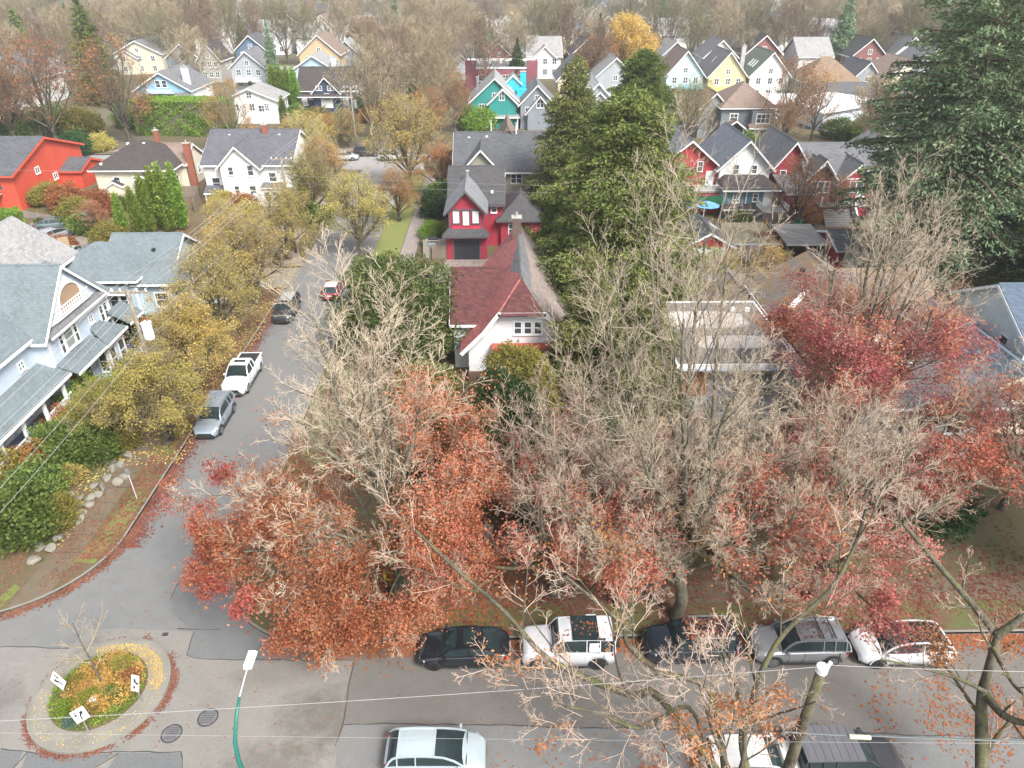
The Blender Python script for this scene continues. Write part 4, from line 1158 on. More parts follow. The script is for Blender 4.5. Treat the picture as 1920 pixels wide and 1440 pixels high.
# --- brown and bare trees of the middle distance
mb = [rowtree(120 + i, 12 + i, 6.0 + i * 0.3, [dict(z0=3, z1=16, thr=0.42, per=2, L=0.26, W=0.17, max=1500, jit=.3)], nl=13, z_low=6, lv=LV(8, 7, 5, 3, up=0.06, ang=44, r1=0.40, l4=2)) for i in range(2)]
for k, (x, y, s, tw, lf, lb) in enumerate(((-83.5, 139.5, 1.30, TWIG_BROWN, L_RUST, 'tall brown street tree at the upper left with a leaning trunk'), (-70.0, 140.0, 1.22, TWIG_BROWN, L_RUST, 'tall brown street tree behind the white cottage, widest of the pair'),
                              (-92.0, 141, 1.15, TWIG_BROWN, L_RUST, 'brown street tree cut by the left edge'), (-97.0, 150.0, 0.95, TWIG_BROWN, L_OLIVE, 'lower brown street tree left of the tall pair'),
                              (37.6, 88.0, 0.68, TWIG_PINK, L_RUST, 'bare many stemmed tree in front of the crimson houses'), (53.5, 137.5, 0.98, TWIG_TAN, L_RUST, 'bare tree with upright stems right of the grey slate blue house'),
                              (-9.0, 149, 0.78, TWIG_BROWN, L_RUST, 'bare brown street tree left of the teal house'), (-12.5, 165, 0.8, TWIG_BROWN, L_RUST, 'bare street tree beyond the one by the teal house'),
                              (44.5, 92, 0.45, TWIG_PINK, L_RUST, 'bare reddish tree between the crimson houses and the fir'), (60, 141, 0.8, TWIG_TAN, L_GOLD, 'low tan tree before the long white roof'),
                              (52, 122.5 + 12, 0.6, TWIG_TAN, L_RUST, 'small tan tree left of the long white roof'), (26.5, 128, 0.8, TWIG_TAN, L_OLIVE, 'slender olive brown tree left of the blue peaked house'), (34.5, 134, 0.85, TWIG_TAN, L_OLIVE, 'slender tan tree right of the blue peaked house'),
                              (-48, 133.5, 0.8, TWIG_TAN, L_GOLD, 'pale tan tree behind the white gabled house'))):
    plant('bare_tree', lb, 'tree', x, y, mb[k % 2], (BARK_DARK, tw, lf), rz=k * 2.1, s=s)

# --- rows of bare street trees on the far streets
far_v = []
for i in range(4):
    rs_ = np.random.default_rng(400 + i)
    seg = []
    H_, W_ = 13.5, 6.2
    for pts, r0, lv in fan(3.5, [(math.cos(a) * W_ * f, math.sin(a) * W_ * f, H_ - 5 * f ** 2) for a, f in [(j * 2.4 + i, (j + .5) / 10) for j in range(10)]], 0.34,
                           [dict(n=4, kids=8, angle=40, ratio=0.42, wig=0.1, up=0.1, tmin=0.2, rr=0.5), dict(n=3, kids=7, angle=42, ratio=0.45, wig=0.16, up=0.08, rr=0.5, rmin=0.035), dict(n=2, kids=5, angle=42, ratio=0.55, wig=0.2, up=0.05, rr=0.6, rmin=0.028)], 30 + i):
        seg += grow(rs_, pts, r0, lv)
    thick = [s for s in seg if s[2].max() > 0.06]
    far_v.append(np_mesh('far_tree', *join_np([tubes_np(*s, k=3) for s in seg])))
far_mats = [TWIG_TAN, TWIG_OLIVE, TWIG_BROWN, TWIG_TAN, TWIG_PALE]
for i, me in enumerate(far_v): me.materials.append(far_mats[i])
rf = random.Random(7)
ntree = 0
stuffV, stuffQ = [], []
spots = []
for Y0, x0, x1, dx in ((134.0, 66, 150, 9.5), (119, 62, 120, 11), (238, -190, 200, 9.2), (256, -200, 210, 9.0), (190, -150, 180, 34), (228, -150, 160, 30), (349, -260, 280, 10), (368, -260, 290, 10), (302, -220, 250, 24), (322, -220, 250, 30)):
    x = x0 + rf.uniform(0, 4)
    while x < x1:
        spots.append((x, Y0 + rf.uniform(-2.5, 2.5)))
        x += dx * rf.uniform(0.75, 1.3)
for xx in (XW - 1.6, XE + 1.6, 123.0, 134.0, -118.0, -128.0):
    for k in range(16):
        yy = 146 + k * 12 + rf.uniform(-3, 3)
        if 135 < yy < 235 or 258 < yy < 345: spots.append((xx + rf.uniform(-.5, .5), yy))
keep = []
for x, y in spots:
    if -22.5 < x < -16: continue
    if abs(x - 102) < 5 and 225 < y < 245: continue
    if 172 < y < 212 and 36 < x < 118 and rf.random() < .85: continue
    if 150 < y < 250 and -114 < x < -26 and rf.random() < .75: continue
    if rf.random() < .15: continue
    if 150 < y < 190 and -10 < x < 26: continue
    keep.append((x, y))
keep.sort(key=lambda p: p[1])
ORD = ['first', 'second', 'third', 'fourth', 'fifth', 'sixth', 'seventh', 'eighth', 'ninth', 'tenth', 'eleventh', 'twelfth', 'thirteenth', 'fourteenth', 'fifteenth', 'sixteenth', 'seventeenth', 'eighteenth', 'nineteenth', 'twentieth']
ORD += ['twenty-' + w for w in ORD[:9]] + ['thirtieth'] + ['thirty-' + w for w in ORD[:9]] + ['fortieth'] + ['forty-' + w for w in ORD[:9]] + ['fiftieth'] + ['fifty-' + w for w in ORD[:9]]
def rowname(y):
    return ('gardens past the far street' if y < 170 else 'gardens before the long avenue' if y < 231 else 'near side of the long avenue' if y < 247 else 'far side of the long avenue' if y < 262 else
            'roofs beyond the long avenue' if y < 342 else 'last avenue under the top edge')
far_list = {}
for n_, (x, y) in enumerate(keep[:285]):
    o = bpy.data.objects.new('bare_tree', far_v[rf.randrange(4)])
    COL.objects.link(o)
    s = rf.uniform(0.8, 1.2) * (1.0 if y < 230 else 1.12)
    o.location = (x, y, 0.1); o.rotation_euler = (0, 0, rf.uniform(0, 6.28)); o.scale = (s, s, s * rf.uniform(0.9, 1.1))
    far_list.setdefault((rowname(y), 'right' if x > -19 else 'left'), []).append((abs(x + 19), y, o))
for (rn, sd_), lst in far_list.items():
    for k, (_, _, o) in enumerate(sorted(lst, key=lambda t: (t[0], t[1]))):
        tag(o, ORD[min(k, len(ORD) - 1)] + ' bare tree ' + sd_ + ' of the side street, ' + rn, 'tree', 'bare trees, ' + rn)
mix = []
for k in range(26):
    y = rf.choice((200, 232, 268, 284, 312, 330)) + rf.uniform(-6, 6); x = rf.uniform(-.62, .62) * y
    if -24 < x < -12 or (y < 245 and (-112 < x < -24 or 30 < x < 118)): continue
    mix.append((x, y))
for k, (x, y) in enumerate(sorted(mix)):
    if k % 3 == 0:
        plant('autumn_tree', ORD[k // 3] + ' leafy autumn tree from the left among the far roofs', 'tree', x, y, big_gold, (BARK_DARK, TWIG_TAN, (L_GOLD, L_OLIVE, L_RUST)[k // 3 % 3]), 'leafy autumn trees among the far roofs', rz=k, s=rf.uniform(.6, .9))
    else:
        con(ORD[k] + ' dark conifer from the left among the far roofs', x, y, firfar, s=rf.uniform(.6, 1.0), rz=k, mat=(L_FIR, L_GREEN, L_DGREEN)[k % 3], name='fir_tree', group='dark conifers among the far roofs')
def baked(src, xs, name, label, cat, mats):
    """many far copies too distant to tell apart, one object"""
    vs, qs, mi, o = [], [], [], 0
    for me_i, x, y, s, a in xs:
        me = src[me_i]
        co = np.empty(len(me.vertices) * 3, np.float32); me.vertices.foreach_get('co', co); co = co.reshape(-1, 3)
        vi = np.empty(len(me.loops), np.int32); me.loops.foreach_get('vertex_index', vi)
        c, s_ = math.cos(a) * s, math.sin(a) * s
        vs.append(np.stack([co[:, 0] * c - co[:, 1] * s_ + x, co[:, 0] * s_ + co[:, 1] * c + y, co[:, 2] * s], 1))
        qs.append(vi.reshape(-1, 4) + o); mi.append(np.full(len(vi) // 4, me_i)); o += len(co)
    me = np_mesh(name, np.concatenate(vs), np.concatenate(qs), mi=np.concatenate(mi))
    for m in mats: me.materials.append(m)
    return tag(link_mesh(name, me), label, cat, kind='stuff')
lite = []
for i in range(2):
    rs_ = np.random.default_rng(500 + i)
    seg = []
    for pts, r0, lv in fan(3.5, [(math.cos(a) * 6 * f, math.sin(a) * 6 * f, 13.5 - 5 * f ** 2) for a, f in [(j * 2.4 + i, (j + .5) / 8) for j in range(8)]], 0.34,
                           [dict(n=2, kids=6, angle=40, ratio=0.42, wig=0.1, up=0.1, tmin=0.2, rr=0.5, rmin=0.06), dict(n=2, kids=5, angle=42, ratio=0.5, wig=0.16, up=0.08, rr=0.5, rmin=0.06)], 50 + i):
        seg += grow(rs_, pts, r0, lv)
    lite.append(np_mesh('far_wood', *join_np([tubes_np(*s, k=3) for s in seg])))
xs = [(rf.randrange(2), rf.uniform(-1.0, 1.0) * (y * 0.85), y + rf.uniform(-6, 6), rf.uniform(0.9, 1.35), rf.uniform(0, 6.28)) for y in np.linspace(385, 900, 330)]
baked(lite, xs, 'distant_trees', 'far mass of bare trees fading into the haze at the top', 'trees', [TWIG_TAN, TWIG_OLIVE])
# ------------------------------------------------------------------ houses
WHITE = (0.72, 0.72, 0.70)
M_TRIM = paint((0.72, 0.73, 0.72), 0.5, 0.06, name='white_trim')
M_TRIMC = paint((0.62, 0.54, 0.40), 0.5, 0.08, name='cream_trim')
M_GLASS = glassm()
M_GLASS_L = glassm((0.30, 0.34, 0.36), 0.12)
M_BLIND = paint((0.66, 0.66, 0.64), 0.5, 0.05, name='white_blind')
M_BRICK = shingle((0.30, 0.10, 0.06), None, row=0.09, width=0.22, contrast=0.25)
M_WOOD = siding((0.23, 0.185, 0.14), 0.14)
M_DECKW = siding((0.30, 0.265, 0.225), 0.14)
M_CONC = paint((0.34, 0.32, 0.29), 0.85, 0.15, name='concrete')
M_METALG = paint((0.35, 0.37, 0.39), 0.35, 0.08, metal=0.6, name='grey_metal')
M_BLACK = paint((0.02, 0.02, 0.022), 0.5, 0.1, name='black')
S_GREY = shingle((0.15, 0.15, 0.155)); S_DARK = shingle((0.062, 0.06, 0.062)); S_CHAR = shingle((0.085, 0.088, 0.095))
S_BLUE = shingle((0.14, 0.17, 0.18), row=.14, width=.24, contrast=.28); S_BROWN = shingle((0.20, 0.145, 0.115)); S_BLACKB = shingle((0.055, 0.045, 0.042))
S_LGREY = shingle((0.27, 0.265, 0.26)); S_RED = shingle((0.33, 0.10, 0.092), (0.42, 0.14, 0.125)); S_MAROON = shingle((0.075, 0.022, 0.022), (0.12, 0.036, 0.034))
S_MOSS = shingle((0.15, 0.135, 0.125), moss=0.6); S_GREEN = shingle((0.13, 0.16, 0.115)); S_NAVYR = shingle((0.07, 0.10, 0.14), moss=0.0)

class House:
    """walls, roofs and trim are gathered into one mesh each; every window, door, chimney and porch is a part of its own"""
    def __init__(s, label, x, y, rz=0.0, wall=None, roof=None, trim=None, group=None, name='house', cat='house', z=0.13):
        s.e = empty(name, (x, y, z), rz)
        tag(s.e, label, cat, group)
        s.wm, s.rm, s.tm = wall, roof, trim or M_TRIM
        s.W, s.Rf, s.T = MB(), MB(), MB()
        s.extra = []
    # --- solids
    def box(s, x0, x1, y0, y1, z0, z1, mat=None, name='wall'):
        if mat is None: s.W.box(x0, x1, y0, y1, z0, z1)
        else: MB().box(x0, x1, y0, y1, z0, z1).build(name, mat, s.e)
        return s
    def gable(s, x0, x1, y0, y1, z, rise, axis='y', ov=0.45, og=0.35, z0=0.0, walls=True, trim=True, t=0.16, mat=None, roofmat=None, wmat=None, apex=None):
        """gabled block: walls from z0 to the eave z, ridge along axis; the gables of axis y face front and back"""
        W = MB() if wmat else s.W
        Rf = MB() if roofmat else s.Rf
        T = s.T
        def pt(u, v, zz): return (u, v, zz) if axis == 'y' else (v, u, zz)
        a0, a1, b0, b1 = (x0, x1, y0, y1) if axis == 'y' else (y0, y1, x0, x1)
        h = (a1 - a0) / 2; m = (a0 + a1) / 2 if apex is None else apex
        if walls:
            poly = [pt(a0, b0, z0), pt(a1, b0, z0), pt(a1, b0, z), pt(m, b0, z + rise), pt(a0, b0, z)]
            W.prism(poly, pt(0, b1 - b0, 0))
        for a, sg in ((a0, -1), (a1, 1)):
            sl = rise / abs(a - m)
            e = a + sg * ov; ze = z - sl * ov; zr = z + rise
            d = t
            p = [pt(m, b0 - og, zr + 0.02), pt(e, b0 - og, ze + 0.02), pt(e, b0 - og, ze + 0.02 + d), pt(m, b0 - og, zr + 0.02 + d * 1.1)]
            Rf.prism(p, pt(0, b1 - b0 + 2 * og, 0))
            if trim:
                for bb, sgn in ((b0 - og, -1), (b1 + og, 1)):
                    o = 0.05 * sgn
                    q = [pt(m, bb + 0.004 * sgn, zr - 0.16), pt(e, bb + 0.004 * sgn, ze - 0.16), pt(e, bb + 0.004 * sgn, ze + d * 0.75), pt(m, bb + 0.004 * sgn, zr + d * 0.75)]
                    T.prism(q, pt(0, o, 0))
                ee = e + sg * 0.003
                T.prism([pt(ee, b0 - og, ze - 0.10), pt(ee, b1 + og, ze - 0.10), pt(ee, b1 + og, ze + 0.10), pt(ee, b0 - og, ze + 0.10)], pt(sg * 0.09, 0, 0))
        Rf.prism([pt(m - .12, b0 - og - .01, z + rise + .13 + t * .1), pt(m + .12, b0 - og - .01, z + rise + .13 + t * .1), pt(m, b0 - og - .01, z + rise + .27)], pt(0, b1 - b0 + 2 * og + .02, 0))
        if wmat: W.build('wall', wmat, s.e)
        if roofmat: Rf.build('roof', roofmat, s.e)
        return s
    def hip(s, x0, x1, y0, y1, z, rise, ov=0.5, ridge=None, z0=0.0, walls=True, roofmat=None, axis=None):
        if walls: s.W.box(x0, x1, y0, y1, z0, z)
        X0, X1, Y0, Y1 = x0 - ov, x1 + ov, y0 - ov, y1 + ov
        w, d = X1 - X0, Y1 - Y0
        axis = axis or ('x' if w > d else 'y')
        k = (min(w, d) / 2) if ridge is None else ridge
        if axis == 'x': r0, r1 = (X0 + k, (Y0 + Y1) / 2), (X1 - k, (Y0 + Y1) / 2)
        else: r0, r1 = ((X0 + X1) / 2, Y0 + k), ((X0 + X1) / 2, Y1 - k)
        b = MB() if roofmat else s.Rf
        n = z + 0.02
        v = [(X0, Y0, n), (X1, Y0, n), (X1, Y1, n), (X0, Y1, n), (X0, Y0, n + .12), (X1, Y0, n + .12), (X1, Y1, n + .12), (X0, Y1, n + .12), (*r0, z + rise), (*r1, z + rise)]
        if axis == 'x': f = [(4, 5, 9, 8), (5, 6, 9), (6, 7, 8, 9), (7, 4, 8)]
        else: f = [(4, 5, 8), (5, 6, 9, 8), (6, 7, 9), (7, 4, 8, 9)]
        b.add(v, f + [(3, 2, 1, 0)])
        for a, c in ((0, 1), (1, 2), (2, 3), (3, 0)):
            b.add([v[a], v[c], v[c + 4], v[a + 4]], [(0, 1, 2, 3)])
        s.T.box(X0 - .06, X1 + .06, Y0 - .09, Y0 - .003, z - .06, z + .12); s.T.box(X0 - .06, X1 + .06, Y1 + .003, Y1 + .09, z - .06, z + .12)
        s.T.box(X0 - .09, X0 - .003, Y0, Y1, z - .06, z + .12); s.T.box(X1 + .003, X1 + .09, Y0, Y1, z - .06, z + .12)
        if roofmat: b.build('roof', roofmat, s.e)
        return s
    def shed(s, x0, x1, y0, y1, z_lo, z_hi, side='f', t=0.14, mat=None, name='roof', hipends=0.0):
        """lean-to roof, low edge on the named side (f b l r)"""
        b = MB() if mat else s.Rf
        zz = {'f': (z_lo, z_lo, z_hi, z_hi), 'b': (z_hi, z_hi, z_lo, z_lo), 'l': (z_lo, z_hi, z_hi, z_lo), 'r': (z_hi, z_lo, z_lo, z_hi)}[side]
        pts = [(x0, y0), (x1, y0), (x1, y1), (x0, y1)]
        ins = list(pts)
        if hipends:
            k = hipends
            if side == 'f': ins[2] = (x1 - k, y1); ins[3] = (x0 + k, y1)
            if side == 'r': ins[0] = (x0, y0 + k); ins[3] = (x0, y1 - k)
            if side == 'l': ins[1] = (x1, y0 + k); ins[2] = (x1, y1 - k)
        top = [(p[0], p[1], z_ + t) for p, z_ in zip(ins, zz)]
        bot = [(p[0], p[1], z_) for p, z_ in zip(ins, zz)]
        b.add(bot + top, [(3, 2, 1, 0), (4, 5, 6, 7), (0, 1, 5, 4), (1, 2, 6, 5), (2, 3, 7, 6), (3, 0, 4, 7)])
        if hipends and side == 'f':
            for sx, xa, xb in ((0, x0, x0 + hipends), (1, x1, x1 - hipends)):
                b.add([(xa, y0, z_lo + t), (xb, y1, z_hi + t), (xa, y1, z_lo + t)], [(0, 1, 2)])
        if side == 'f': s.T.box(x0, x1, y0 - .08, y0 - .002, z_lo - .08, z_lo + t * .8)
        if side == 'b': s.T.box(x0, x1, y1 + .002, y1 + .08, z_lo - .08, z_lo + t * .8)
        if side == 'l': s.T.box(x0 - .08, x0 - .002, y0, y1, z_lo - .08, z_lo + t * .8)
        if side == 'r': s.T.box(x1 + .002, x1 + .08, y0, y1, z_lo - .08, z_lo + t * .8)
        if mat: b.build(name, mat, s.e)
        return s
    # --- parts on a face: 'f' looks to -y at y=v, 'b' to +y, 'l' to -x at x=v, 'r' to +x
    def _map(s, face, v):
        if face == 'f': return lambda u, d, z: (u, v - d, z)
        if face == 'b': return lambda u, d, z: (-u, v + d, z)
        if face == 'r': return lambda u, d, z: (v + d, u, z)
        return lambda u, d, z: (v - d, -u, z)
    def _fbox(s, b, f, u0, u1, d0, d1, z0, z1):
        P = [f(u0, d0, z0), f(u1, d0, z0), f(u1, d1, z0), f(u0, d1, z0), f(u0, d0, z1), f(u1, d0, z1), f(u1, d1, z1), f(u0, d1, z1)]
        b.add(P, [(3, 2, 1, 0), (4, 5, 6, 7), (0, 1, 5, 4), (1, 2, 6, 5), (2, 3, 7, 6), (3, 0, 4, 7)])
    def win(s, face, v, u, z, w=1.0, h=1.3, cols=1, rows=2, trim=None, glass=None, fw=0.11, mun=0.05):
        f = s._map(face, v)
        fr = MB()
        for a in ((u - w / 2 - fw, u - w / 2, z - fw, z + h + fw), (u + w / 2, u + w / 2 + fw, z - fw, z + h + fw), (u - w / 2, u + w / 2, z + h, z + h + fw), (u - w / 2, u + w / 2, z - fw, z)):
            s._fbox(fr, f, a[0], a[1], 0.004, 0.07, a[2], a[3])
        s._fbox(fr, f, u - w / 2 - fw - .04, u + w / 2 + fw + .04, 0.006, 0.12, z - fw - .06, z - fw - .002)
        for i in range(1, cols):
            uu = u - w / 2 + w * i / cols
            s._fbox(fr, f, uu - mun * (1 if cols < 4 else .6), uu + mun * (1 if cols < 4 else .6), 0.02, 0.06, z, z + h)
        for i in range(1, rows):
            zz = z + h * i / rows
            s._fbox(fr, f, u - w / 2, u + w / 2, 0.022, 0.055, zz - mun * .6, zz + mun * .6)
        o = fr.build('window', trim or s.tm, s.e)
        p = MB()
        s._fbox(p, f, u - w / 2, u + w / 2, 0.003, 0.018, z, z + h)
        p.build('pane', glass or M_GLASS, o)
        return s
    def round_win(s, face, v, u, z, r=0.5, half=False, glass=None):
        f = s._map(face, v)
        fr, p = MB(), MB()
        n = 16
        a1 = math.pi if half else 2 * math.pi
        for i in range(n):
            A, B = a1 * i / n, a1 * (i + 1) / n
            q = []
            for rr in (r, r + .13):
                for d in (0.004, 0.07):
                    for an in (A, B): q.append(f(u + rr * math.cos(an), d, z + rr * math.sin(an)))
            fr.add(q, [(0, 1, 5, 4), (2, 6, 7, 3), (4, 5, 7, 6), (0, 2, 3, 1)])
        p.add([f(u + r * math.cos(a1 * i / n), 0.012, z + r * math.sin(a1 * i / n)) for i in range(n + (1 if half else 0))], [tuple(range(n + (1 if half else 0)))])
        if half: s._fbox(fr, f, u - r - .13, u + r + .13, 0.004, 0.08, z - .12, z)
        o = fr.build('window', s.tm, s.e)
        p.build('pane', glass or M_GLASS, o)
        return s
    def door(s, face, v, u, z, w=0.95, h=2.05, mat=None, name='door', trim=True, panel=True):
        f = s._map(face, v)
        b = MB()
        s._fbox(b, f, u - w / 2, u + w / 2, 0.003, 0.05, z, z + h)
        if panel:
            n = max(1, int(w / 0.8))
            for i in range(n):
                for k in range(3 if h > 1.9 else 2):
                    c = u - w / 2 + w * (i + .5) / n
                    s._fbox(b, f, c - w / n * .36, c + w / n * .36, 0.05, 0.062, z + h * (k + .12) / 3, z + h * (k + .88) / 3)
        o = b.build(name, mat or M_TRIM, s.e)
        if name == 'door':
            k = MB(); c = f(u + w * .38, 0.10, z + h * .48)
            k.cbox((c[0], c[1], c[2] - .04), .07, .07, .1); k.build('handle', M_METALG, o)
        if trim:
            t = MB()
            s._fbox(t, f, u - w / 2 - .12, u - w / 2, 0.004, 0.075, z, z + h + .12); s._fbox(t, f, u + w / 2, u + w / 2 + .12, 0.004, 0.075, z, z + h + .12); s._fbox(t, f, u - w / 2, u + w / 2, 0.004, 0.075, z + h, z + h + .12)
            t.build('door_frame', s.tm, s.e)
        return s
    def band(s, face, v, u0, u1, z, h=0.2, d=0.05, mat=None):
        b = s.T if mat is None else MB()
        s._fbox(b, s._map(face, v), u0, u1, 0.002, d, z, z + h)
        if mat: b.build('trim_band', mat, s.e)
        return s
    def corners(s, x0, x1, y0, y1, z0, z1, w=0.14):
        for x in (x0, x1):
            for y in (y0, y1):
                sx, sy = (-1 if x == x0 else 1), (-1 if y == y0 else 1)
                s.T.box(min(x + sx * .03, x - sx * w), max(x + sx * .03, x - sx * w), min(y + sy * .03, y - sy * w), max(y + sy * .03, y - sy * w), z0, z1 - .02)
        return s
    def chimney(s, x, y, z0, z1, w=0.7, d=0.6, mat=None, pots=1, name='chimney'):
        o = MB().cbox((x, y, z0), w, d, z1 - z0).build(name, mat or M_BRICK, s.e)
        c = MB().cbox((x, y, z1 + .002), w + .14, d + .14, .12)
        c.build('chimney_cap', M_CONC, o)
        if pots:
            p = MB()
            for i in range(pots): p.tube([(x + (i - (pots - 1) / 2) * .3, y, z1 + .12), (x + (i - (pots - 1) / 2) * .3, y, z1 + .5)], .11, 8)
            p.build('chimney_pot', M_CONC, o)
        return s
    def vents(s, pts, mat=None):
        for x, y, z in pts:
            MB().cbox((x, y, z - .05), .32, .32, .28).build('roof_vent', mat or M_BLACK, s.e)
        return s
    def skylight(s, x, y, z, w, l, slope, axis='y', side=1):
        """flat light lying on a slope; slope = dz per metre, falling towards side on the x axis (axis y) or on the y axis (axis x)"""
        b, g = MB(), MB()
        def pt(a, c, dz): return (x + a, y + c, z + dz - slope * side * (a if axis == 'y' else c))
        def slab(m, u, v, d0, d1): m.add([pt(-u, -v, d0), pt(u, -v, d0), pt(u, v, d0), pt(-u, v, d0), pt(-u, -v, d1), pt(u, -v, d1), pt(u, v, d1), pt(-u, v, d1)], [(3, 2, 1, 0), (4, 5, 6, 7), (0, 1, 5, 4), (1, 2, 6, 5), (2, 3, 7, 6), (3, 0, 4, 7)])
        u, v = (l / 2, w / 2) if axis == 'y' else (w / 2, l / 2)
        slab(b, u, v, .0, .24); slab(g, u * .82, v * .82, .241, .26)
        o = b.build('skylight', s.tm, s.e); g.build('pane', M_GLASS_L, o)
        return s
    def rail(s, pts, z, h=0.95, mat=None, gap=0.14, name='railing'):
        b = MB()
        for a, c in zip(pts, pts[1:]):
            A, B = Vector((*a, 0)), Vector((*c, 0))
            L = (B - A).length
            b.beam((A.x, A.y, z + h), (B.x, B.y, z + h), .08, .07); b.beam((A.x, A.y, z + .12), (B.x, B.y, z + .12), .06, .05)
            for i in range(int(L / gap) + 1):
                p = A.lerp(B, min(1, i * gap / L))
                b.box(p.x - .022, p.x + .022, p.y - .022, p.y + .022, z + .13, z + h - .04)
        for a in pts: b.cbox((a[0], a[1], z), .13, .13, h + .1)
        b.build(name, mat or s.tm, s.e)
        return s
    def post(s, pts, z0, z1, w=0.18, mat=None, taper=1.0):
        for x, y in pts: MB().cbox((x, y, z0), w, w, z1 - z0, taper=taper).build('column', mat or s.tm, s.e)
        return s
    def stairs(s, x0, x1, y0, z_top, n, run=0.28, face='f', mat=None):
        b = MB()
        rise = z_top / n
        for i in range(n):
            ya, yb = y0 - run * (i + 1), y0 - run * i
            zt = z_top - rise * (i + 1) + .02
            if face == 'f': b.box(x0, x1, ya, yb - .002, 0, max(.05, zt))
            elif face == 'r': b.box(-yb + .002, -ya, x0, x1, 0, max(.05, zt))
        b.build('stairs', mat or M_DECKW, s.e)
        return s
    def solid(s, name, mat, *boxes):
        b = MB()
        for q in boxes: b.box(*q)
        b.build(name, mat, s.e)
        return s
    def done(s):
        if s.W.v: s.W.build('wall', s.wm, s.e)
        if s.Rf.v: s.Rf.build('roof', s.rm, s.e)
        if s.T.v: s.T.build('trim', s.tm, s.e)
        return s.e
def winrow(H, face, v, us, z, w=0.7, h=1.2, **k):
    for u in us: H.win(face, v, u, z, w, h, **k)
# ------------------------------------------------------------------ the houses of the photograph
# all local coordinates below are metres from the house's own origin; -y looks at the near street
# 1. pale blue house on the left with the balcony gable
H = House('pale blue gabled house with an arched gable balcony and long porch at the left', -38, 46, wall=siding((0.50, 0.58, 0.68)), roof=S_BLUE)
H.gable(-4.5, 4.8, 0.4, 8.8, 6.75, 3.75, axis='x', ov=0.45, og=0.3)
H.gable(-4.0, 4.4, 4.9, 10.2, 6.3, 2.2, axis='y', ov=.5, og=.3)                     # gable towards the street
H.gable(-9.0, 3.7, -16.0, 4.6, 6.85, 3.5, axis='y', ov=0.4, og=0.4, trim=True)
H.band('r', 4.8, 0.5, 8.7, 6.25, 0.22, 0.07)
H.shed(4.8, 5.3, 0.5, 8.8, 6.5, 6.85, side='r', t=.08, mat=S_GREY)
f = lambda: None
tri = MB(); tri.prism([(4.86, 1.5, 7.0), (4.86, 7.7, 7.0), (4.86, 4.6, 9.95)], (0.10, 0, 0)); tri.build('gable_panel', paint((0.62, 0.67, 0.73), 0.5), H.e)
H.solid('balcony_recess', paint((0.36, 0.22, 0.13), 0.7), (4.965, 4.985, 3.15, 6.05, 7.4, 7.95))
rec = MB(); rec.add([(4.99, 4.6 + 1.45 * math.cos(math.pi * i / 16), 7.95 + 1.15 * math.sin(math.pi * i / 16)) for i in range(17)], [tuple(range(17))]); rec.build('balcony_arch', paint((0.34, 0.23, 0.15), 0.7), H.e)
ring = MB()
for i in range(16):
    a, b_ = math.pi * i / 16, math.pi * (i + 1) / 16
    p = lambda r1, r2, an: (4.6 + r1 * math.cos(an), 7.95 + r2 * math.sin(an))
    q1, q2, q3_, q4 = p(1.45, 1.15, a), p(1.45, 1.15, b_), p(1.6, 1.3, b_), p(1.6, 1.3, a)
    ring.prism([(4.98, *q1), (4.98, *q2), (4.98, *q3_), (4.98, *q4)], (0.09, 0, 0))
ring.build('arch_trim', M_TRIM, H.e)
lat = MB()
for i in range(15): lat.beam((5.06, 2.35 + i * .32, 7.05), (5.06, 2.35 + i * .32, 7.85), .05, .05)
for z_ in (7.06, 7.3, 7.55, 7.85): lat.beam((5.03, 2.1, z_), (5.03, 7.1, z_), .05, .07)
lat.build('balcony_railing', M_TRIM, H.e)
H.win('r', 4.8, 3.2, 4.6, 1.1, 1.35, glass=glassm((0.20, 0.24, 0.22))); H.win('r', 4.8, 2.15, 4.55, .4, 1.4); H.win('r', 4.8, 4.2, 4.55, .4, 1.4)
H.win('r', 4.8, 6.55, 5.0, .5, .55, cols=2); winrow(H, 'r', 4.8, (8.2, 8.9), 4.3, .45, 1.3)
H.win('r', 3.7, -1.3, 5.1, .5, .5, cols=2); H.win('r', 3.7, -5.0, 4.9, .8, .9); H.win('r', 3.7, -9, 4.9, 0.8, .9)
H.shed(3.7, 5.75, -16.0, 0.55, 3.6, 4.5, side='r'); H.shed(4.82, 6.3, 0.6, 5.6, 3.5, 4.15, side='r')
H.box(4.82, 6.0, 5.4, 8.2, 0.3, 3.5); H.shed(4.82, 6.35, 5.0, 8.6, 3.5, 4.5, side='r', hipends=1.0)
winrow(H, 'r', 6.0, (6.0, 7.5), 1.1, .8, 1.8); H.win('f', 5.4, 5.45, 1.1, .6, 1.8)
H.shed(4.82, 6.5, 8.9, 11.4, 3.6, 4.6, side='r')
H.solid('porch_floor', siding((0.16, 0.2, 0.27)), (3.7, 5.6, -16, .5, 0.0, 1.3))
H.post([(5.45, y_) for y_ in (-15.5, -13.0, -10.5, -8.0, -5.5, -3.0, -0.4)], 1.31, 3.55, .22)
H.rail([(5.45, -15.5), (5.45, -5.6)], 1.3, .85); H.rail([(5.45, -3.0), (5.45, 0.2)], 1.3, .85)
H.door('r', 3.7, -8.0, 1.3, 2.2, 2.05, mat=paint((0.30, 0.03, 0.05), .5)); winrow(H, 'r', 3.7, (-12.0, -5.2, -3.6, -1.4), 1.7, 1.0, 1.4)
H.door('r', 4.8, 2.0, .75, .95, 2.05, mat=paint((0.28, 0.06, 0.05), .5)); H.win('r', 4.8, 4.0, 1.1, 0.9, 1.5)
H.solid('side_porch_wall', paint((0.05, 0.075, 0.16), .6), (4.9, 6.3, 9.0, 9.12, .1, 1.6)); H.door('r', 4.8, 10.2, .75, .95, 2.05, mat=paint((0.28, 0.06, 0.05), .5))
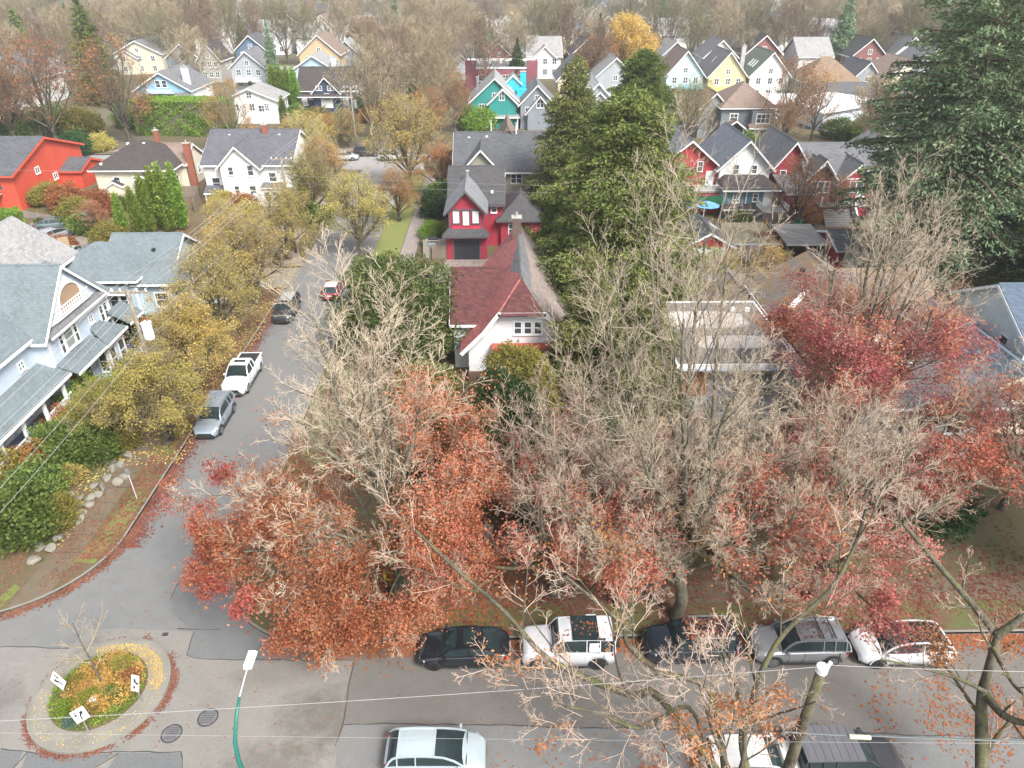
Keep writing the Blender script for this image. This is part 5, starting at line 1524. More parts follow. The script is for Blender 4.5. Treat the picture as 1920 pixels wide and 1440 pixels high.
H.solid('side_landing', paint((0.42, 0.47, 0.55), .6), (4.85, 6.6, 9.3, 11.0, 0, .7)); H.rail([(6.55, 9.3), (6.55, 11.0), (5.0, 11.0)], .7, .8, mat=M_TRIM)
H.stairs(9.5, 10.8, -6.6, .7, 4, face='r', mat=paint((0.12, 0.18, 0.36), .6))
H.vents([(-1.2, 3.4, 8.75), (2.6, 7.9, 7.8), (0.6, -9, 7.6)]); H.corners(-4.5, 4.8, .6, 9.6, .1, 6.1)
H.solid('foundation', paint((0.19, 0.20, 0.24), .8), (-4.6, 4.85, .5, 9.7, 0, .5))
H.done()
# 1b. white house behind it
H = House('bright white gabled house half hidden behind the pale blue house at the left edge', -46.5, 61, wall=paint((0.78, 0.78, 0.77), .6, .05), roof=S_LGREY)
H.gable(-5, 4.6, -1.0, 6.0, 5.6, 3.3, axis='y'); H.gable(-3, 5.2, -6.5, -1.0, 4.2, 2.2, axis='x', og=.3); H.win('f', -1.0, 1.6, 6.0, .9, .9, glass=glassm((0.2, 0.27, 0.36)))
H.win('r', 4.6, 2.0, 3.4, .9, 1.2); H.vents([(-.5, -5.2, 5.2)]); H.done()
# 2. blue grey hipped cottages
H = House('low house with blue grey hipped roofs and pale blue trim beyond the pale blue house', -38, 66, wall=paint((0.40, 0.50, 0.58), .6), roof=S_BLUE)
H.hip(-6.0, 2.8, -2.0, 6.0, 3.8, 2.5); H.gable(-1.5, 4.8, 2.2, 8.5, 3.9, 1.9, axis='x', ov=.5, og=.5); H.hip(2.6, 7.2, -1.6, 3.0, 3.3, 1.5)
H.win('f', -2.0, 0.9, 1.0, 1.6, 1.5, cols=2); H.win('f', -2.0, -3, 1.2, 1.0, 1.2); H.win('r', 7.2, 0.8, 1.0, 1.4, 1.3, cols=2); H.win('f', -1.6, 4.9, 1.0, 1.2, 1.3)
H.post([(1.5, -2.9), (-0.2, -2.9)], 0, 3.0, .16); H.shed(-0.6, 2.4, -3.3, -1.9, 2.9, 3.4, t=.1); H.vents([(-2.5, .9, 5.4), (-.9, .3, 5.1), (2.8, 3.4, 4.8)]); H.corners(-6, 2.8, -2, 6, 0, 3.8)
H.done()
H = House('tiny white outhouse with a grey lean roof between the yellow trees', -29.2, 69.5, wall=paint((0.70, 0.71, 0.70), .6), roof=S_GREY, name='shed', cat='shed')
H.gable(-1.6, 1.6, -2.4, 2.4, 2.5, 1.2, axis='y', ov=.3, og=.3); H.win('f', -2.4, 0, 1.2, .7, .8); H.door('r', 1.6, 0, 0, .8, 1.9); H.done()
# 3. bright red house
H = House('bright red house with a huge plain gable wall and dark roof at the left edge', -72, 107.7, wall=siding((0.54, 0.075, 0.04), .3), roof=S_CHAR, trim=paint((0.62, 0.09, 0.045), .5, name='red_trim'))
H.gable(-9, 5.5, -9.2, 9.2, 5.0, 2.9, axis='x', ov=.6, og=.5)
for u, z_ in ((-3.2, 3.7), (0.6, 1.9), (-4.6, 1.2), (-4.0, .7)): H.win('r', 5.5, u, z_, .9, .75, trim=M_TRIM, cols=2, rows=1)
H.solid('deck', M_DECKW, (-9, 3.5, -11.8, -9.25, 2.3, 2.5)); H.rail([(-9, -11.7), (3.4, -11.7)], 2.5, .9, mat=M_BLACK); H.door('f', -9.2, 0, 2.5, 1.6, 2.0, trim=False, mat=M_GLASS); H.win('f', -9.2, 3.2, 2.9, 1.2, 1.2)
H.gable(5.4, 8.5, 2.0, 8.6, 2.6, 1.1, axis='x', ov=.3, og=.3); H.done()
# 4. hip roofed cottage
H = House('cream cottage with a brown hipped roof and two brick chimneys', -53.5, 110.8, wall=paint((0.58, 0.53, 0.42), .7), roof=S_BLACKB)
H.hip(-5.6, 5.4, -5.2, 5.2, 3.7, 3.1, ov=.55, ridge=4.9)
H.gable(1.0, 6.2, -1.5, 5.5, 3.72, 2.1, axis='x', ov=.3, og=.3, roofmat=S_BROWN)
winrow(H, 'f', -5.2, (-2.6, 0.2, 3.6), 1.7, .8, 1.0); winrow(H, 'r', 5.4, (-3.4,), 1.4, .8, 1.1); winrow(H, 'r', 6.2, (0.0, 3.2), 1.3, .8, 1.1)
H.door('f', -5.2, 1.6, .5, .9, 2.0, mat=paint((0.25, 0.08, 0.06), .5)); H.gable(.4, 2.8, -6.4, -5.2, 2.6, .6, axis='y', walls=False, ov=.2, og=.2); H.post([(.6, -6.3), (2.6, -6.3)], 0, 2.6, .14)
H.gable(-4.0, -1.8, -6.0, -5.2, 1.6, .6, axis='y', ov=.15, og=.15)
H.chimney(1.6, 1.5, 5.5, 7.9, .6, .6); H.chimney(6.9, -1.2, 0.0, 6.6, .9, .7); H.vents([(-2.0, -.5, 6.4), (0.4, -.5, 6.4), (-4.6, -4.6, 4.4), (3.0, -4.7, 4.4)], M_TRIM); H.done()
# 5. white house
H = House('white two storey house with a slate roof and a front cross gable', -35.2, 107.6, wall=siding((0.80, 0.80, 0.76), .18), roof=shingle((0.10, 0.10, 0.115)))
H.gable(-6.2, 6.0, -6.4, 6.4, 5.7, 3.1, axis='x', ov=.5, og=.3); H.gable(-3.4, 1.7, -7.7, 0, 5.75, 2.5, axis='y', ov=.5, og=.45)
for u, z_, w_, h_ in ((-2.0, 4.5, .6, 1.0), (.7, 4.4, .7, 1.3), (-1.6, 1.9, .6, 1.0), (.6, 1.7, .8, 1.2), (-.6, .0, .7, .9)): H.win('f', -7.7, u, z_, w_, h_)
H.win('f', -6.4, -4.8, 2.3, 1.0, 1.4); H.win('f', -6.4, 3.2, 3.2, .9, 1.2); H.win('r', 6.0, -2.5, 3.2, .6, 1.0); H.win('r', 6.0, 1.5, 1.4, .6, 1.1); H.win('r', 6.0, -3.6, .7, .6, 1.0)
H.shed(-6.3, -3.5, -8.0, -6.42, 1.9, 2.6, t=.12); H.post([(-6.1, -7.9), (-3.7, -7.9)], 0, 1.9, .12); H.door('f', -6.4, -5.5, 0, .9, 1.8, mat=paint((0.38, 0.14, 0.10), .6))
H.box(1.7, 4.4, -7.6, -6.4, 0, 2.6); H.shed(1.7, 4.5, -7.8, -6.42, 2.6, 3.0, t=.1); winrow(H, 'f', -7.6, (2.4, 3.6), .8, .7, 1.2)
H.solid('side_door_step', M_CONC, (-.2, 1.2, -8.6, -7.75, 0, .3)); H.door('f', -7.7, 1.1, .0, .8, 1.8, mat=paint((0.5, 0.6, 0.7)))
H.chimney(1.4, -.6, 7.6, 9.7, .7, .7); H.vents([(-3.6, -1.0, 8.3), (3.5, -1.0, 8.3)], M_TRIM)
M_SAT = paint((0.6, 0.6, 0.6), .4); H.done()
# 11. crimson house with the garage tower
CRIM = siding((0.33, 0.03, 0.055)); H = House('crimson red house with a garage tower, black garage door and dark roofs', -1.0, 84, wall=CRIM, roof=S_DARK, trim=paint((0.10, 0.09, 0.10), .5, name='dark_trim'))
H.gable(-5.0, 1.2, -0.5, 8.0, 5.4, 3.0, axis='x', ov=.45, og=.3); H.gable(-4.9, -1.0, -4.9, 1.0, 5.9, 2.1, axis='y', ov=.5, og=.5, roofmat=shingle((0.20, 0.205, 0.215)))
H.hip(1.0, 5.8, -1.0, 6.5, 3.3, 2.6); H.box(-5.3, -.6, -5.1, -4.4, 0, 3.0); H.shed(-5.7, -.3, -5.9, -4.92, 2.95, 3.6, hipends=.7)
H.band('f', -4.9, -4.9, -1.0, 5.75, .16, .06)
H.door('f', -5.1, -2.95, 0, 2.9, 2.35, mat=paint((0.025, 0.028, 0.035), .35), name='garage_door')
for u in (-4.05, -2.95, -1.85): H.win('f', -4.9, u, 4.3 - (.25 if u == -2.95 else 0), .72, 1.4 + (.25 if u == -2.95 else 0), rows=1, glass=M_BLIND, fw=.07)
H.solid('window_apron', paint((0.50, 0.04, 0.08), .6), (-4.6, -1.3, -5.02, -4.91, 3.62, 4.0)); H.win('f', -0.5, .2, 4.2, .55, .95, trim=M_TRIM, cols=1); H.win('f', -1.0, 2.3, 1.7, .6, 1.1, trim=M_TRIM)
H.win('l', -5.0, -3.5, 4.0, .7, 1.1, trim=M_TRIM); H.vents([(.0, .3, 6.3)], M_BLIND); H.chimney(-2.9, 1.5, 7.5, 8.5, .25, .25, mat=M_METALG, pots=0, name='flue'); H.corners(-4.9, -1.0, -4.9, 1, 3.5, 5.7, .1)
H.done()
# 10. grey green gabled house
H = House('grey green house with a wide slate roof and white trimmed front gable', 0, 100.8, wall=siding((0.30, 0.295, 0.235)), roof=S_CHAR)
H.gable(-6.0, 5.9, -5.6, 5.6, 6.2, 3.5, axis='x', ov=.5, og=.3); H.gable(-5.2, 0.1, -6.5, -1.5, 6.2, 2.8, axis='y', ov=.5, og=.5)
H.band('f', -6.5, -5.2, .1, 6.15, .18, .07); H.gable(-1.5, 3.6, 0, 7.5, 6.2, 4.4, axis='y', ov=.4, og=.4, walls=False, trim=False, roofmat=S_BROWN)
winrow(H, 'f', -6.5, (-2.4, -1.55, -.75), 4.3, .62, 1.25, rows=2, fw=.09); winrow(H, 'f', -5.6, (1.75, 2.5), 4.5, .6, 1.1, fw=.09); winrow(H, 'f', -5.6, (4.35, 5.1), 4.5, .6, 1.1, fw=.09)
winrow(H, 'f', -5.6, (1.5, 2.3, 3.1, 3.9), 1.75, .68, 1.25, fw=.09); H.corners(-6, 5.9, -5.6, 5.6, 0, 6.1); H.vents([(-4.2, -.8, 9.2), (-1.8, -.7, 9.3)], M_BLIND)
H.chimney(2.2, -.3, 9.3, 11.0, .16, .16, mat=M_BLIND, pots=0, name='flue'); H.chimney(-1.2, .4, 9.3, 11.2, .12, .12, mat=M_BLIND, pots=0, name='flue')
for u in (-1.9, -1.6, -1.3, -4.2): H.solid('gable_ornament', M_TRIM, (u - .09, u + .09, -6.55, -6.502, 6.55, 6.72))
H.done()
# 12. red roofed house
H = House('white house with steep red and maroon tiled roofs behind the orange oak', 1.6, 57, wall=paint((0.66, 0.67, 0.67), .6), roof=S_RED, trim=M_TRIM)
eL, zE = -4.9, 2.75
b = MB()                                                          # west slope with a bell-cast foot, east slope, clipped front gable
def slab(m, pts, t=.16):
    n = (Vector(pts[1]) - Vector(pts[0])).cross(Vector(pts[2]) - Vector(pts[1])).normalized()
    if n.z < 0: n = -n
    m.add([tuple(p) for p in pts] + [tuple(Vector(p) + n * t) for p in pts], [tuple(range(len(pts)))[::-1], tuple(range(len(pts), 2 * len(pts)))] + [(i, (i + 1) % len(pts), (i + 1) % len(pts) + len(pts), i + len(pts)) for i in range(len(pts))])
slab(b, [(0, -4.6, 8.5), (0, 8.5, 8.5), (-3.1, 8.5, 4.6), (-3.1, -6.2, 4.6), (-1.75, -6.2, 6.3)])
slab(b, [(-3.1, -6.2, 4.6), (-3.1, 8.5, 4.6), (eL, 8.5, zE), (eL, -6.4, zE)])
b.build('roof', S_RED, H.e)
b = MB(); slab(b, [(0, 8.5, 8.5), (0, -4.6, 8.5), (1.75, -6.2, 6.3), (4.9, -6.4, 2.75), (4.9, 8.5, 2.75)]); b.build('east_roof', shingle((0.235, 0.20, 0.18), (0.30, 0.22, 0.19)), H.e)
b = MB(); slab(b, [(0.02, -4.5, 8.53), (-1.78, -6.55, 6.2), (1.78, -6.55, 6.2)]); b.build('clipped_gable_roof', S_MAROON, H.e)
b = MB(); slab(b, [(0.0, 8.4, 8.66), (-0.15, 3, 8.5), (-1.05, -1.2, 7.33), (-1.72, -6.1, 6.5), (0.02, -4.5, 8.7)], .05); slab(b, [(0.02, 8.4, 8.68), (0.02, -4.5, 8.68), (1.4, -5.7, 7.0), (1.5, 2, 6.75)], .05); b.build('slate_ridge_band', S_GREY, H.e)
H.W.prism([(-4.3, -5.9, 0.4), (4.3, -5.9, .4), (4.3, -5.9, 3.4), (1.6, -5.9, 6.3), (-1.6, -5.9, 6.3), (-4.3, -5.9, 3.4)], (0, 14, 0))
H.gable(-5.6, 0, -3.6, 4.2, 4.4, 3.0, axis='x', ov=.35, og=.3, roofmat=S_MAROON)
for a_, c_ in (((-1.9, -6.47, 6.35), (1.9, -6.47, 6.35)), ((-1.8, -6.47, 6.4), (-3.1, -6.47, 4.65)), ((-3.1, -6.47, 4.65), (eL, -6.47, 2.8)), ((1.8, -6.47, 6.4), (4.9, -6.47, 2.9))): H.T.beam(a_, c_, .1, .28, up=(0, -1, 0)) if False else H.T.beam(a_, c_, .09, .3)
winrow(H, 'f', -5.9, (-.3, .5, 1.3), 4.4, .5, 1.0); H.solid('awning', paint((0.42, 0.06, 0.045), .6), (-2.4, 3.0, -6.9, -5.95, 3.3, 3.55)); H.win('f', -5.9, -1.3, 1.4, .9, 1.4, cols=2); H.win('f', -5.9, .6, 1.4, .9, 1.4); H.door('f', -5.9, 2.4, .4, .9, 2.0, mat=paint((0.2, 0.3, 0.5)))
H.win('l', -4.3, 5.0, 1.4, .7, 1.3); H.solid('plinth', paint((0.16, 0.10, 0.07), .8), (-4.4, 4.4, -6.05, 8.2, 0, .95)); H.chimney(-.15, 6.3, 6.8, 10.0, .8, .8, mat=shingle((0.13, 0.09, 0.07), None, row=.09, width=.22)); H.done()
# 13. flat roofed house
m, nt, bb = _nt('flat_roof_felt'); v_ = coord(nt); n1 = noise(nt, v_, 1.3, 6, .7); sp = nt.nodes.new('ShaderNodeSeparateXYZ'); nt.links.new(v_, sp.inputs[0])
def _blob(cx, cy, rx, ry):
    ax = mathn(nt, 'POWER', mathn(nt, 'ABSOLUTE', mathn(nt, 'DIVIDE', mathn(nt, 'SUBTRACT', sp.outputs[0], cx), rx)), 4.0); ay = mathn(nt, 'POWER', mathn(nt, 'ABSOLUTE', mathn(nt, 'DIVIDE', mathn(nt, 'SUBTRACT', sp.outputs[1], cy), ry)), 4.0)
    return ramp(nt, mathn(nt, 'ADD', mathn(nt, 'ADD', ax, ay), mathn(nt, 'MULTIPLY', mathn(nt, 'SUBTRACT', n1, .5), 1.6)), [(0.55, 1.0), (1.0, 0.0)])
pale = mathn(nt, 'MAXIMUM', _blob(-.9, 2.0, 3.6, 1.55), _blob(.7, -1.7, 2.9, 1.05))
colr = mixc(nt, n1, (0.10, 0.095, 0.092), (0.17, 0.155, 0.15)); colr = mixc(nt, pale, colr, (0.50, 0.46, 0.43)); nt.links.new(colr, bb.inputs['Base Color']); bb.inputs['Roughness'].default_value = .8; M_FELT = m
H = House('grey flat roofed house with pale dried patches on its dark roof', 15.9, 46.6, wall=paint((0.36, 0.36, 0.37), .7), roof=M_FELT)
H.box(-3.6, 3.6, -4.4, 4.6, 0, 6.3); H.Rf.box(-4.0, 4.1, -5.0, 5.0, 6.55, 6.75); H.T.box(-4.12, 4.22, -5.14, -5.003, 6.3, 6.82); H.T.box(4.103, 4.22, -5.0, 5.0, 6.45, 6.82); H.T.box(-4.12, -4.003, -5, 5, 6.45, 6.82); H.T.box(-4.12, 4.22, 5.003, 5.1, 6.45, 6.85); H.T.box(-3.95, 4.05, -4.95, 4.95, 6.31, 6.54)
gt = MB(); gt.tube([(-4.1, -5.26, 6.5), (4.2, -5.26, 6.46)], .1, 8); gt.build('gutter', paint((0.42, 0.49, 0.57), .35, metal=.4), H.e)
H.win('f', -4.4, 1.6, 4.2, 2.5, 1.5, cols=4, rows=2, trim=M_TRIMC, glass=glassm((0.22, 0.26, 0.24))); H.solid('timber_panel', paint((0.34, 0.13, 0.05), .6), (-3.4, -1.6, -4.48, -4.405, 4.0, 6.2)); H.solid('balcony_wall', paint((0.36, 0.38, 0.39), .7), (-1.4, 3.6, -6.2, -6.05, 2.1, 3.6), (-1.4, 3.6, -6.04, -4.41, 1.95, 2.1), (-1.4, -1.25, -6.04, -4.41, 2.1, 3.6))
H.win('f', -4.4, -.2, .6, 1.2, 1.2, cols=2); H.door('f', -4.4, 2.0, 0, .95, 2.0); H.win('r', 3.6, 0, 4.0, 1.2, 1.1, cols=2)
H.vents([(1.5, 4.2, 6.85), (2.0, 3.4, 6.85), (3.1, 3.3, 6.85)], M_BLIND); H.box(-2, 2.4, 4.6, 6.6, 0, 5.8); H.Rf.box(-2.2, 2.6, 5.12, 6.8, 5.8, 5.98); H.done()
# 14. old mossy house and its wings
H = House('old pale house with mossy grey brown roofs right of the flat roofed house', 27.5, 54, wall=paint((0.50, 0.51, 0.49), .7), roof=S_MOSS)
H.gable(-4.6, 4.6, -7.0, 6.0, 4.9, 2.7, axis='y', ov=.6, og=.4); H.gable(0.5, 8.6, -0.5, 7.0, 4.7, 2.4, axis='x', ov=.5, og=.5); H.hip(2.5, 10.5, -11.0, -2.5, 4.2, 2.4, roofmat=S_CHAR) if False else None
H.win('l', -4.6, 2, 2.4, .9, 1.2); H.win('f', -7.0, 1.2, 2.6, 1.2, 1.2, cols=2); H.win('f', -7, -2.2, 2.6, 1.0, 1.2)
w = MB(); w.beam((-4.0, -1.5, 5.75), (-2.3, -.1, 6.75), .34, .3); w.build('roof_duct', M_BLIND, H.e); H.vents([(-1.6, 3, 7.2), (3.2, 4.2, 6.9)]); H.done()
H = House('dark roofed house under the crimson maple', 29.0, 44.3, wall=paint((0.46, 0.47, 0.47), .7), roof=S_CHAR)
H.hip(-4.2, 5.0, -4.4, 3.2, 4.4, 2.5); H.gable(-6.5, -3.0, -5.5, -0.5, 3.4, 1.5, axis='y'); winrow(H, 'f', -4.4, (-2.0, 0, 2), 2.2, .9, 1.3); H.win('f', -5.5, -4.7, 1.4, 1.0, 1.2); H.vents([(3.3, 1.2, 6.2), (0, 0, 6.9)]); H.chimney(-1.0, -1.6, 5.6, 7.6, .9, .5, mat=paint((0.55, 0.56, 0.55), .7)); H.done()
# 15. slate blue roof with maroon gable
H = House('house with a slate blue roof, maroon front gable and cream trim at the right edge', 36.0, 44.5, wall=siding((0.26, 0.06, 0.06)), roof=S_NAVYR, trim=M_TRIMC)
H.gable(-5.4, 4.6, -3.0, 8.0, 3.3, 2.9, axis='y', ov=.9, og=.7); H.band('f', -3.0, -2.6, 3.2, 3.6, .2, .3); H.win('f', -3.0, .0, 1.9, 2.2, 1.4, cols=3, rows=1, glass=glassm((0.20, 0.25, 0.22))); H.solid('bay_sill', M_TRIMC, (-1.6, 1.6, -3.7, -3.02, 1.4, 1.62)); H.win('f', -3, -3.4, 1.0, 1.0, 1.1)
H.solid('side_step', M_TRIMC, (-3.4, -2.4, -4.4, -3.2, .0, .9)); H.vents([(-.9, 5.6, 5.95)], M_METALG); H.done()
# 16. white houses at the right edge
H = House('white dormered house with a dark blue roof cut by the right edge', 44.6, 51, wall=paint((0.62, 0.65, 0.62), .6), roof=S_NAVYR)
H.gable(-4.8, 5.0, -4.0, 5.5, 5.4, 2.6, axis='x', ov=.5, og=.4); winrow(H, 'f', -4.0, (-3.2, -1.6, 0), 3.3, .9, 1.4); H.win('l', -4.8, 1.5, 3.4, .9, 1.2); winrow(H, 'f', -4, (-3.2, 0), .8, 1, 1.4); H.done()
H = House('low house with an orange brown roof behind the white one at the right edge', 46.0, 60.5, wall=paint((0.42, 0.33, 0.25), .7), roof=shingle((0.33, 0.16, 0.08)))
H.gable(-5.0, 5.0, -3.0, 4.0, 3.6, 1.8, axis='x'); H.win('f', -3, -1, 1.2, 1.2, 1.2); H.done()
# 17. red gable
H = House('bright red gabled house with white trim, leftmost of the row past the lane', 26.0, 104, wall=siding((0.42, 0.04, 0.045)), roof=shingle((0.15, 0.165, 0.19)))
H.gable(-4.4, 4.0, -5.8, 6.0, 5.8, 3.4, axis='y', ov=.5, og=.5); H.win('f', -5.8, 1.3, 5.2, .6, 1.2, trim=M_TRIM); winrow(H, 'f', -5.8, (-2.2, -1.2), 4.4, .8, 1.4); H.box(-3.6, 4.6, -8.2, -5.8, 0, 2.9, mat=siding((0.42, 0.035, 0.045)))
H.solid('deck', M_DECKW, (-3.8, 4.8, -8.4, -5.85, 2.9, 3.05)); H.rail([(-3.7, -8.3), (4.7, -8.3)], 3.05, .85); winrow(H, 'f', -8.2, (-2, 0.5, 2.5), .9, .8, 1.2); H.door('f', -5.8, 2.8, 3.05, .9, 2.0); H.done()
# 18. white over teal
TEALW = siding((0.10, 0.20, 0.24)); H = House('white gabled house with a teal lower storey and dark skirt roof', 33.3, 103, wall=siding((0.78, 0.78, 0.76)), roof=shingle((0.15, 0.165, 0.19)))
H.gable(-3.4, 3.5, -5.4, 6.0, 5.9, 3.4, axis='y', ov=.55, og=.55); H.win('f', -5.4, -1.2, 4.9, .65, 1.2); H.win('f', -5.4, 1.3, 5.0, .6, 1.0)
H.box(-3.55, 3.6, -9.2, -5.4, 0, 3.75, mat=TEALW); H.shed(-3.9, 3.9, -9.7, -5.42, 3.75, 4.7, hipends=1.2, mat=S_BLACKB); H.win('f', -9.2, -1.8, 2.15, .75, 1.2, cols=2, rows=3); H.win('f', -9.2, .75, 2.3, .55, .9); H.band('f', -9.2, -3.5, 3.6, 3.62, .12); H.band('f', -9.2, -.55, -.4, 1.8, 1.8)
H.shed(-3.7, .6, -10.2, -9.22, 1.35, 1.8, mat=S_BLACKB); H.door('f', -9.2, 2.4, 1.7, .95, 1.95); H.door('f', -9.2, -1.7, 0, .95, 1.3, trim=False, panel=False); H.solid('deck', M_DECKW, (1.0, 4.4, -12.2, -9.25, 1.45, 1.65)); H.rail([(1.05, -9.3), (1.05, -12.1), (4.3, -12.1), (4.3, -9.3)], 1.65, .85)
H.solid('deck_skirt', M_DECKW, (1.05, 4.35, -12.15, -12.05, 0, 1.44), (1.0, 1.1, -12.0, -9.3, 0, 1.44)); st = MB(); st.beam((1.0, -11.8, 1.5), (-1.6, -11.8, 0.1), .9, .1); st.build('stairs', M_DECKW, H.e); H.done()
# 19. crimson pair
DC = siding((0.30, 0.03, 0.05)); H = House('dark crimson house with white trim next to the white and teal one', 39.6, 101.5, wall=DC, roof=S_GREY)
H.gable(-2.2, 2.6, -3.5, 6.5, 5.8, 3.2, axis='y', ov=.5, og=.5); winrow(H, 'f', -3.5, (-.8, 1.1), 4.0, .7, 1.2); H.box(-2.0, 1.6, -9.0, -3.5, 0, 3.6); H.shed(-2.3, 1.9, -9.4, -3.52, 3.6, 4.6, mat=S_GREY); H.skylight(.9, -6.0, 4.4, 1.0, 1.6, -.17, axis='x', side=1)
H.win('f', -9.0, -.3, .9, .9, 1.2); H.done()
H = House('dark crimson house with two front gables and white stair walls beside the giant firs', 46.0, 99.5, wall=DC, roof=shingle((0.12, 0.12, 0.13)))
H.gable(-4.6, 4.6, -4.0, 6.0, 5.0, 3.2, axis='x', ov=.5, og=.4); H.gable(-.9, 3.6, -5.4, 0, 5.0, 2.1, axis='y', ov=.6, og=.6); H.gable(-5.0, -1.6, -5.0, 0, 5.4, 1.7, axis='y', ov=.6, og=.5, wmat=paint((0.28, 0.10, 0.07), .7)); H.gable(-4.4, -2.2, -5.4, -3, 6.2, 1.3, axis='y', ov=.4, og=.3, walls=False)
H.band('f', -5.4, -.9, 3.6, 5.0, .18); H.win('f', -5.4, 1.4, 3.4, 1.7, 1.3, cols=2, rows=1); winrow(H, 'f', -5.0, (-4.1, -3.2), 3.3, .7, 1.3); H.win('f', -5, -2.35, 3.3, .5, 1.3)
H.box(-3.6, 3.8, -7.2, -5.4, 0, 1.9, mat=DC); H.solid('porch_floor', M_DECKW, (-3.7, 3.9, -7.4, -5.42, 1.9, 2.05)); H.stairs(-3.4, .4, -7.4, 1.9, 8, mat=siding((0.22, 0.21, 0.2))); sw = MB(); sw.prism([(.55, -7.4, .1), (.55, -9.8, .1), (.55, -9.8, .7), (.55, -7.4, 2.9)], (.22, 0, 0)); sw.prism([(3.0, -7.4, .1), (3.0, -9.8, .1), (3.0, -9.8, .7), (3.0, -7.4, 2.9)], (.22, 0, 0)); sw.build('stair_wall', M_TRIM, H.e)
H.door('f', -5.4, 2.2, 2.05, .95, 1.9); H.win('f', -5.4, .3, 2.2, .8, .9); H.post([(-3.6, -7.2), (.4, -7.2), (3.7, -7.2)], 2.05, 3.2, .2); H.shed(-3.9, 4.1, -7.7, -5.42, 3.1, 3.35, t=.06, mat=S_GREY) if False else None; H.done()
H = House('house with a dark ridged roof and a tall cream chimney before the giant firs', 55.0, 103, wall=paint((0.42, 0.40, 0.36), .7), roof=shingle((0.13, 0.125, 0.125)))
H.gable(-4.6, 4.6, -6, 6, 5.2, 3.0, axis='y', ov=.5, og=.4); H.gable(-4.6, 4.6, -3.5, 3.5, 5.2, 2.6, axis='x'); H.chimney(-2.6, -5.0, 5.0, 9.6, 1.2, .6, mat=paint((0.58, 0.53, 0.42), .7)); winrow(H, 'f', -6, (-1.5, 1.5), 3.4, .9, 1.3); H.done()
# 20. garages and lean-tos along the lane
H = House('small red garage with a white door and dark roof beside the lane', 23.4, 79.6, wall=siding((0.40, 0.04, 0.04)), roof=S_CHAR, name='garage', cat='garage')
H.gable(-2.6, 2.6, -3.3, 3.3, 2.5, 1.45, axis='y', ov=.4, og=.35); H.door('f', -3.3, .1, 0, 3.6, 2.1, mat=M_TRIM, name='garage_door'); H.skylight(1.2, 0, 3.55, .5, 1.2, .55); H.done()
H = House('mossy plank roofed shed behind the red garage', 29.2, 80.5, wall=siding((0.25, 0.2, 0.13)), roof=shingle((0.30, 0.26, 0.16), row=.12, width=1.2), name='shed', cat='shed')
H.shed(-2.6, 2.8, -2.6, 3.4, 2.0, 2.5); H.box(-2.4, 2.6, -2.4, 3.2, 0, 2.0); H.door('f', -2.4, .2, 0, .9, 1.8, mat=M_WOOD); H.done()
H = House('crimson sided double garage with white doors under the firs', 41.4, 77.6, wall=siding((0.36, 0.035, 0.06)), roof=shingle((0.12, 0.12, 0.12)), name='garage', cat='garage')
H.gable(-3.9, 3.9, -3.0, 3.2, 2.6, 1.0, axis='x', ov=.4, og=.4); H.door('f', -3.0, -1.5, 0, 3.2, 2.2, name='garage_door'); H.door('f', -3.0, 2.1, 0, 2.8, 2.2, name='garage_door'); H.vents([(-1.5, -1.0, 3.3)], M_BLIND); H.done()
H = House('open grey carport left of the crimson double garage', 35.0, 80.0, wall=M_WOOD, roof=shingle((0.30, 0.28, 0.26)), name='carport', cat='carport')
H.shed(-2.6, 2.2, -3.2, 2.6, 2.3, 2.7); H.post([(-2.4, -3.0), (2.0, -3.0), (-2.4, 2.4), (2.0, 2.4)], 0, 2.3, .14, mat=M_WOOD); H.solid('back_wall', M_WOOD, (-2.4, 2.0, 2.5, 2.58, 0, 2.2)); H.done()
H = House('long low roof with orange moss behind the flat roofed house', 22.0, 60.5, wall=paint((0.35, 0.33, 0.3), .7), roof=shingle((0.15, 0.13, 0.12), moss=.5), name='garage', cat='garage')
H.gable(-3.6, 3.4, -4.5, 4.5, 2.6, 1.5, axis='y', ov=.5, og=.4); H.door('f', -4.5, 0, 0, 2.6, 2.0, name='garage_door'); H.done()

# 22-28. houses beyond the far street
def simple(label, x, y, w, d, eave, rise, wall, roof, axis='y', fronts=(), wins=True, trim=None, group=None, hip=False, ex=None):
    H = House(label, x, y, wall=wall, roof=roof, trim=trim, group=group)
    if hip: H.hip(-w / 2, w / 2, -d / 2, d / 2, eave, rise, ov=.5)
    else: H.gable(-w / 2, w / 2, -d / 2, d / 2, eave, rise, axis=axis, ov=.5, og=.5)
    F = -d / 2
    for (u0, u1, dz, ri, dep) in fronts: H.gable(u0, u1, F - dep, 0, eave + dz, ri, axis='y', ov=.4, og=.4); 
    if wins:
        vv = F - (fronts[0][4] if fronts else 0)
        for zz in ([eave - 2.0, eave - 4.7] if eave > 5 else [eave - 2.1]):
            if zz < 0: continue
            us = [u for u in (-w * .28, w * .02, w * .3)]
            for u in us:
                v = F
                for (u0, u1, dz, ri, dep) in fronts:
                    if u0 < u < u1: v = F - dep
                H.win('f', v, u, zz, 1.0, 1.3, cols=2)
        if axis == 'y' and not hip: H.win('f', F, 0, eave + .4, .9, 1.0, cols=2)
        H.win('r' if x < 0 else 'l', w / 2 if x < 0 else -w / 2, 0, max(.8, eave - 2.2), .9, 1.2); H.win('r' if x < 0 else 'l', w / 2 if x < 0 else -w / 2, 3, max(.8, eave - 2.2), .9, 1.2)
    if ex: ex(H)
    H.done(); return H
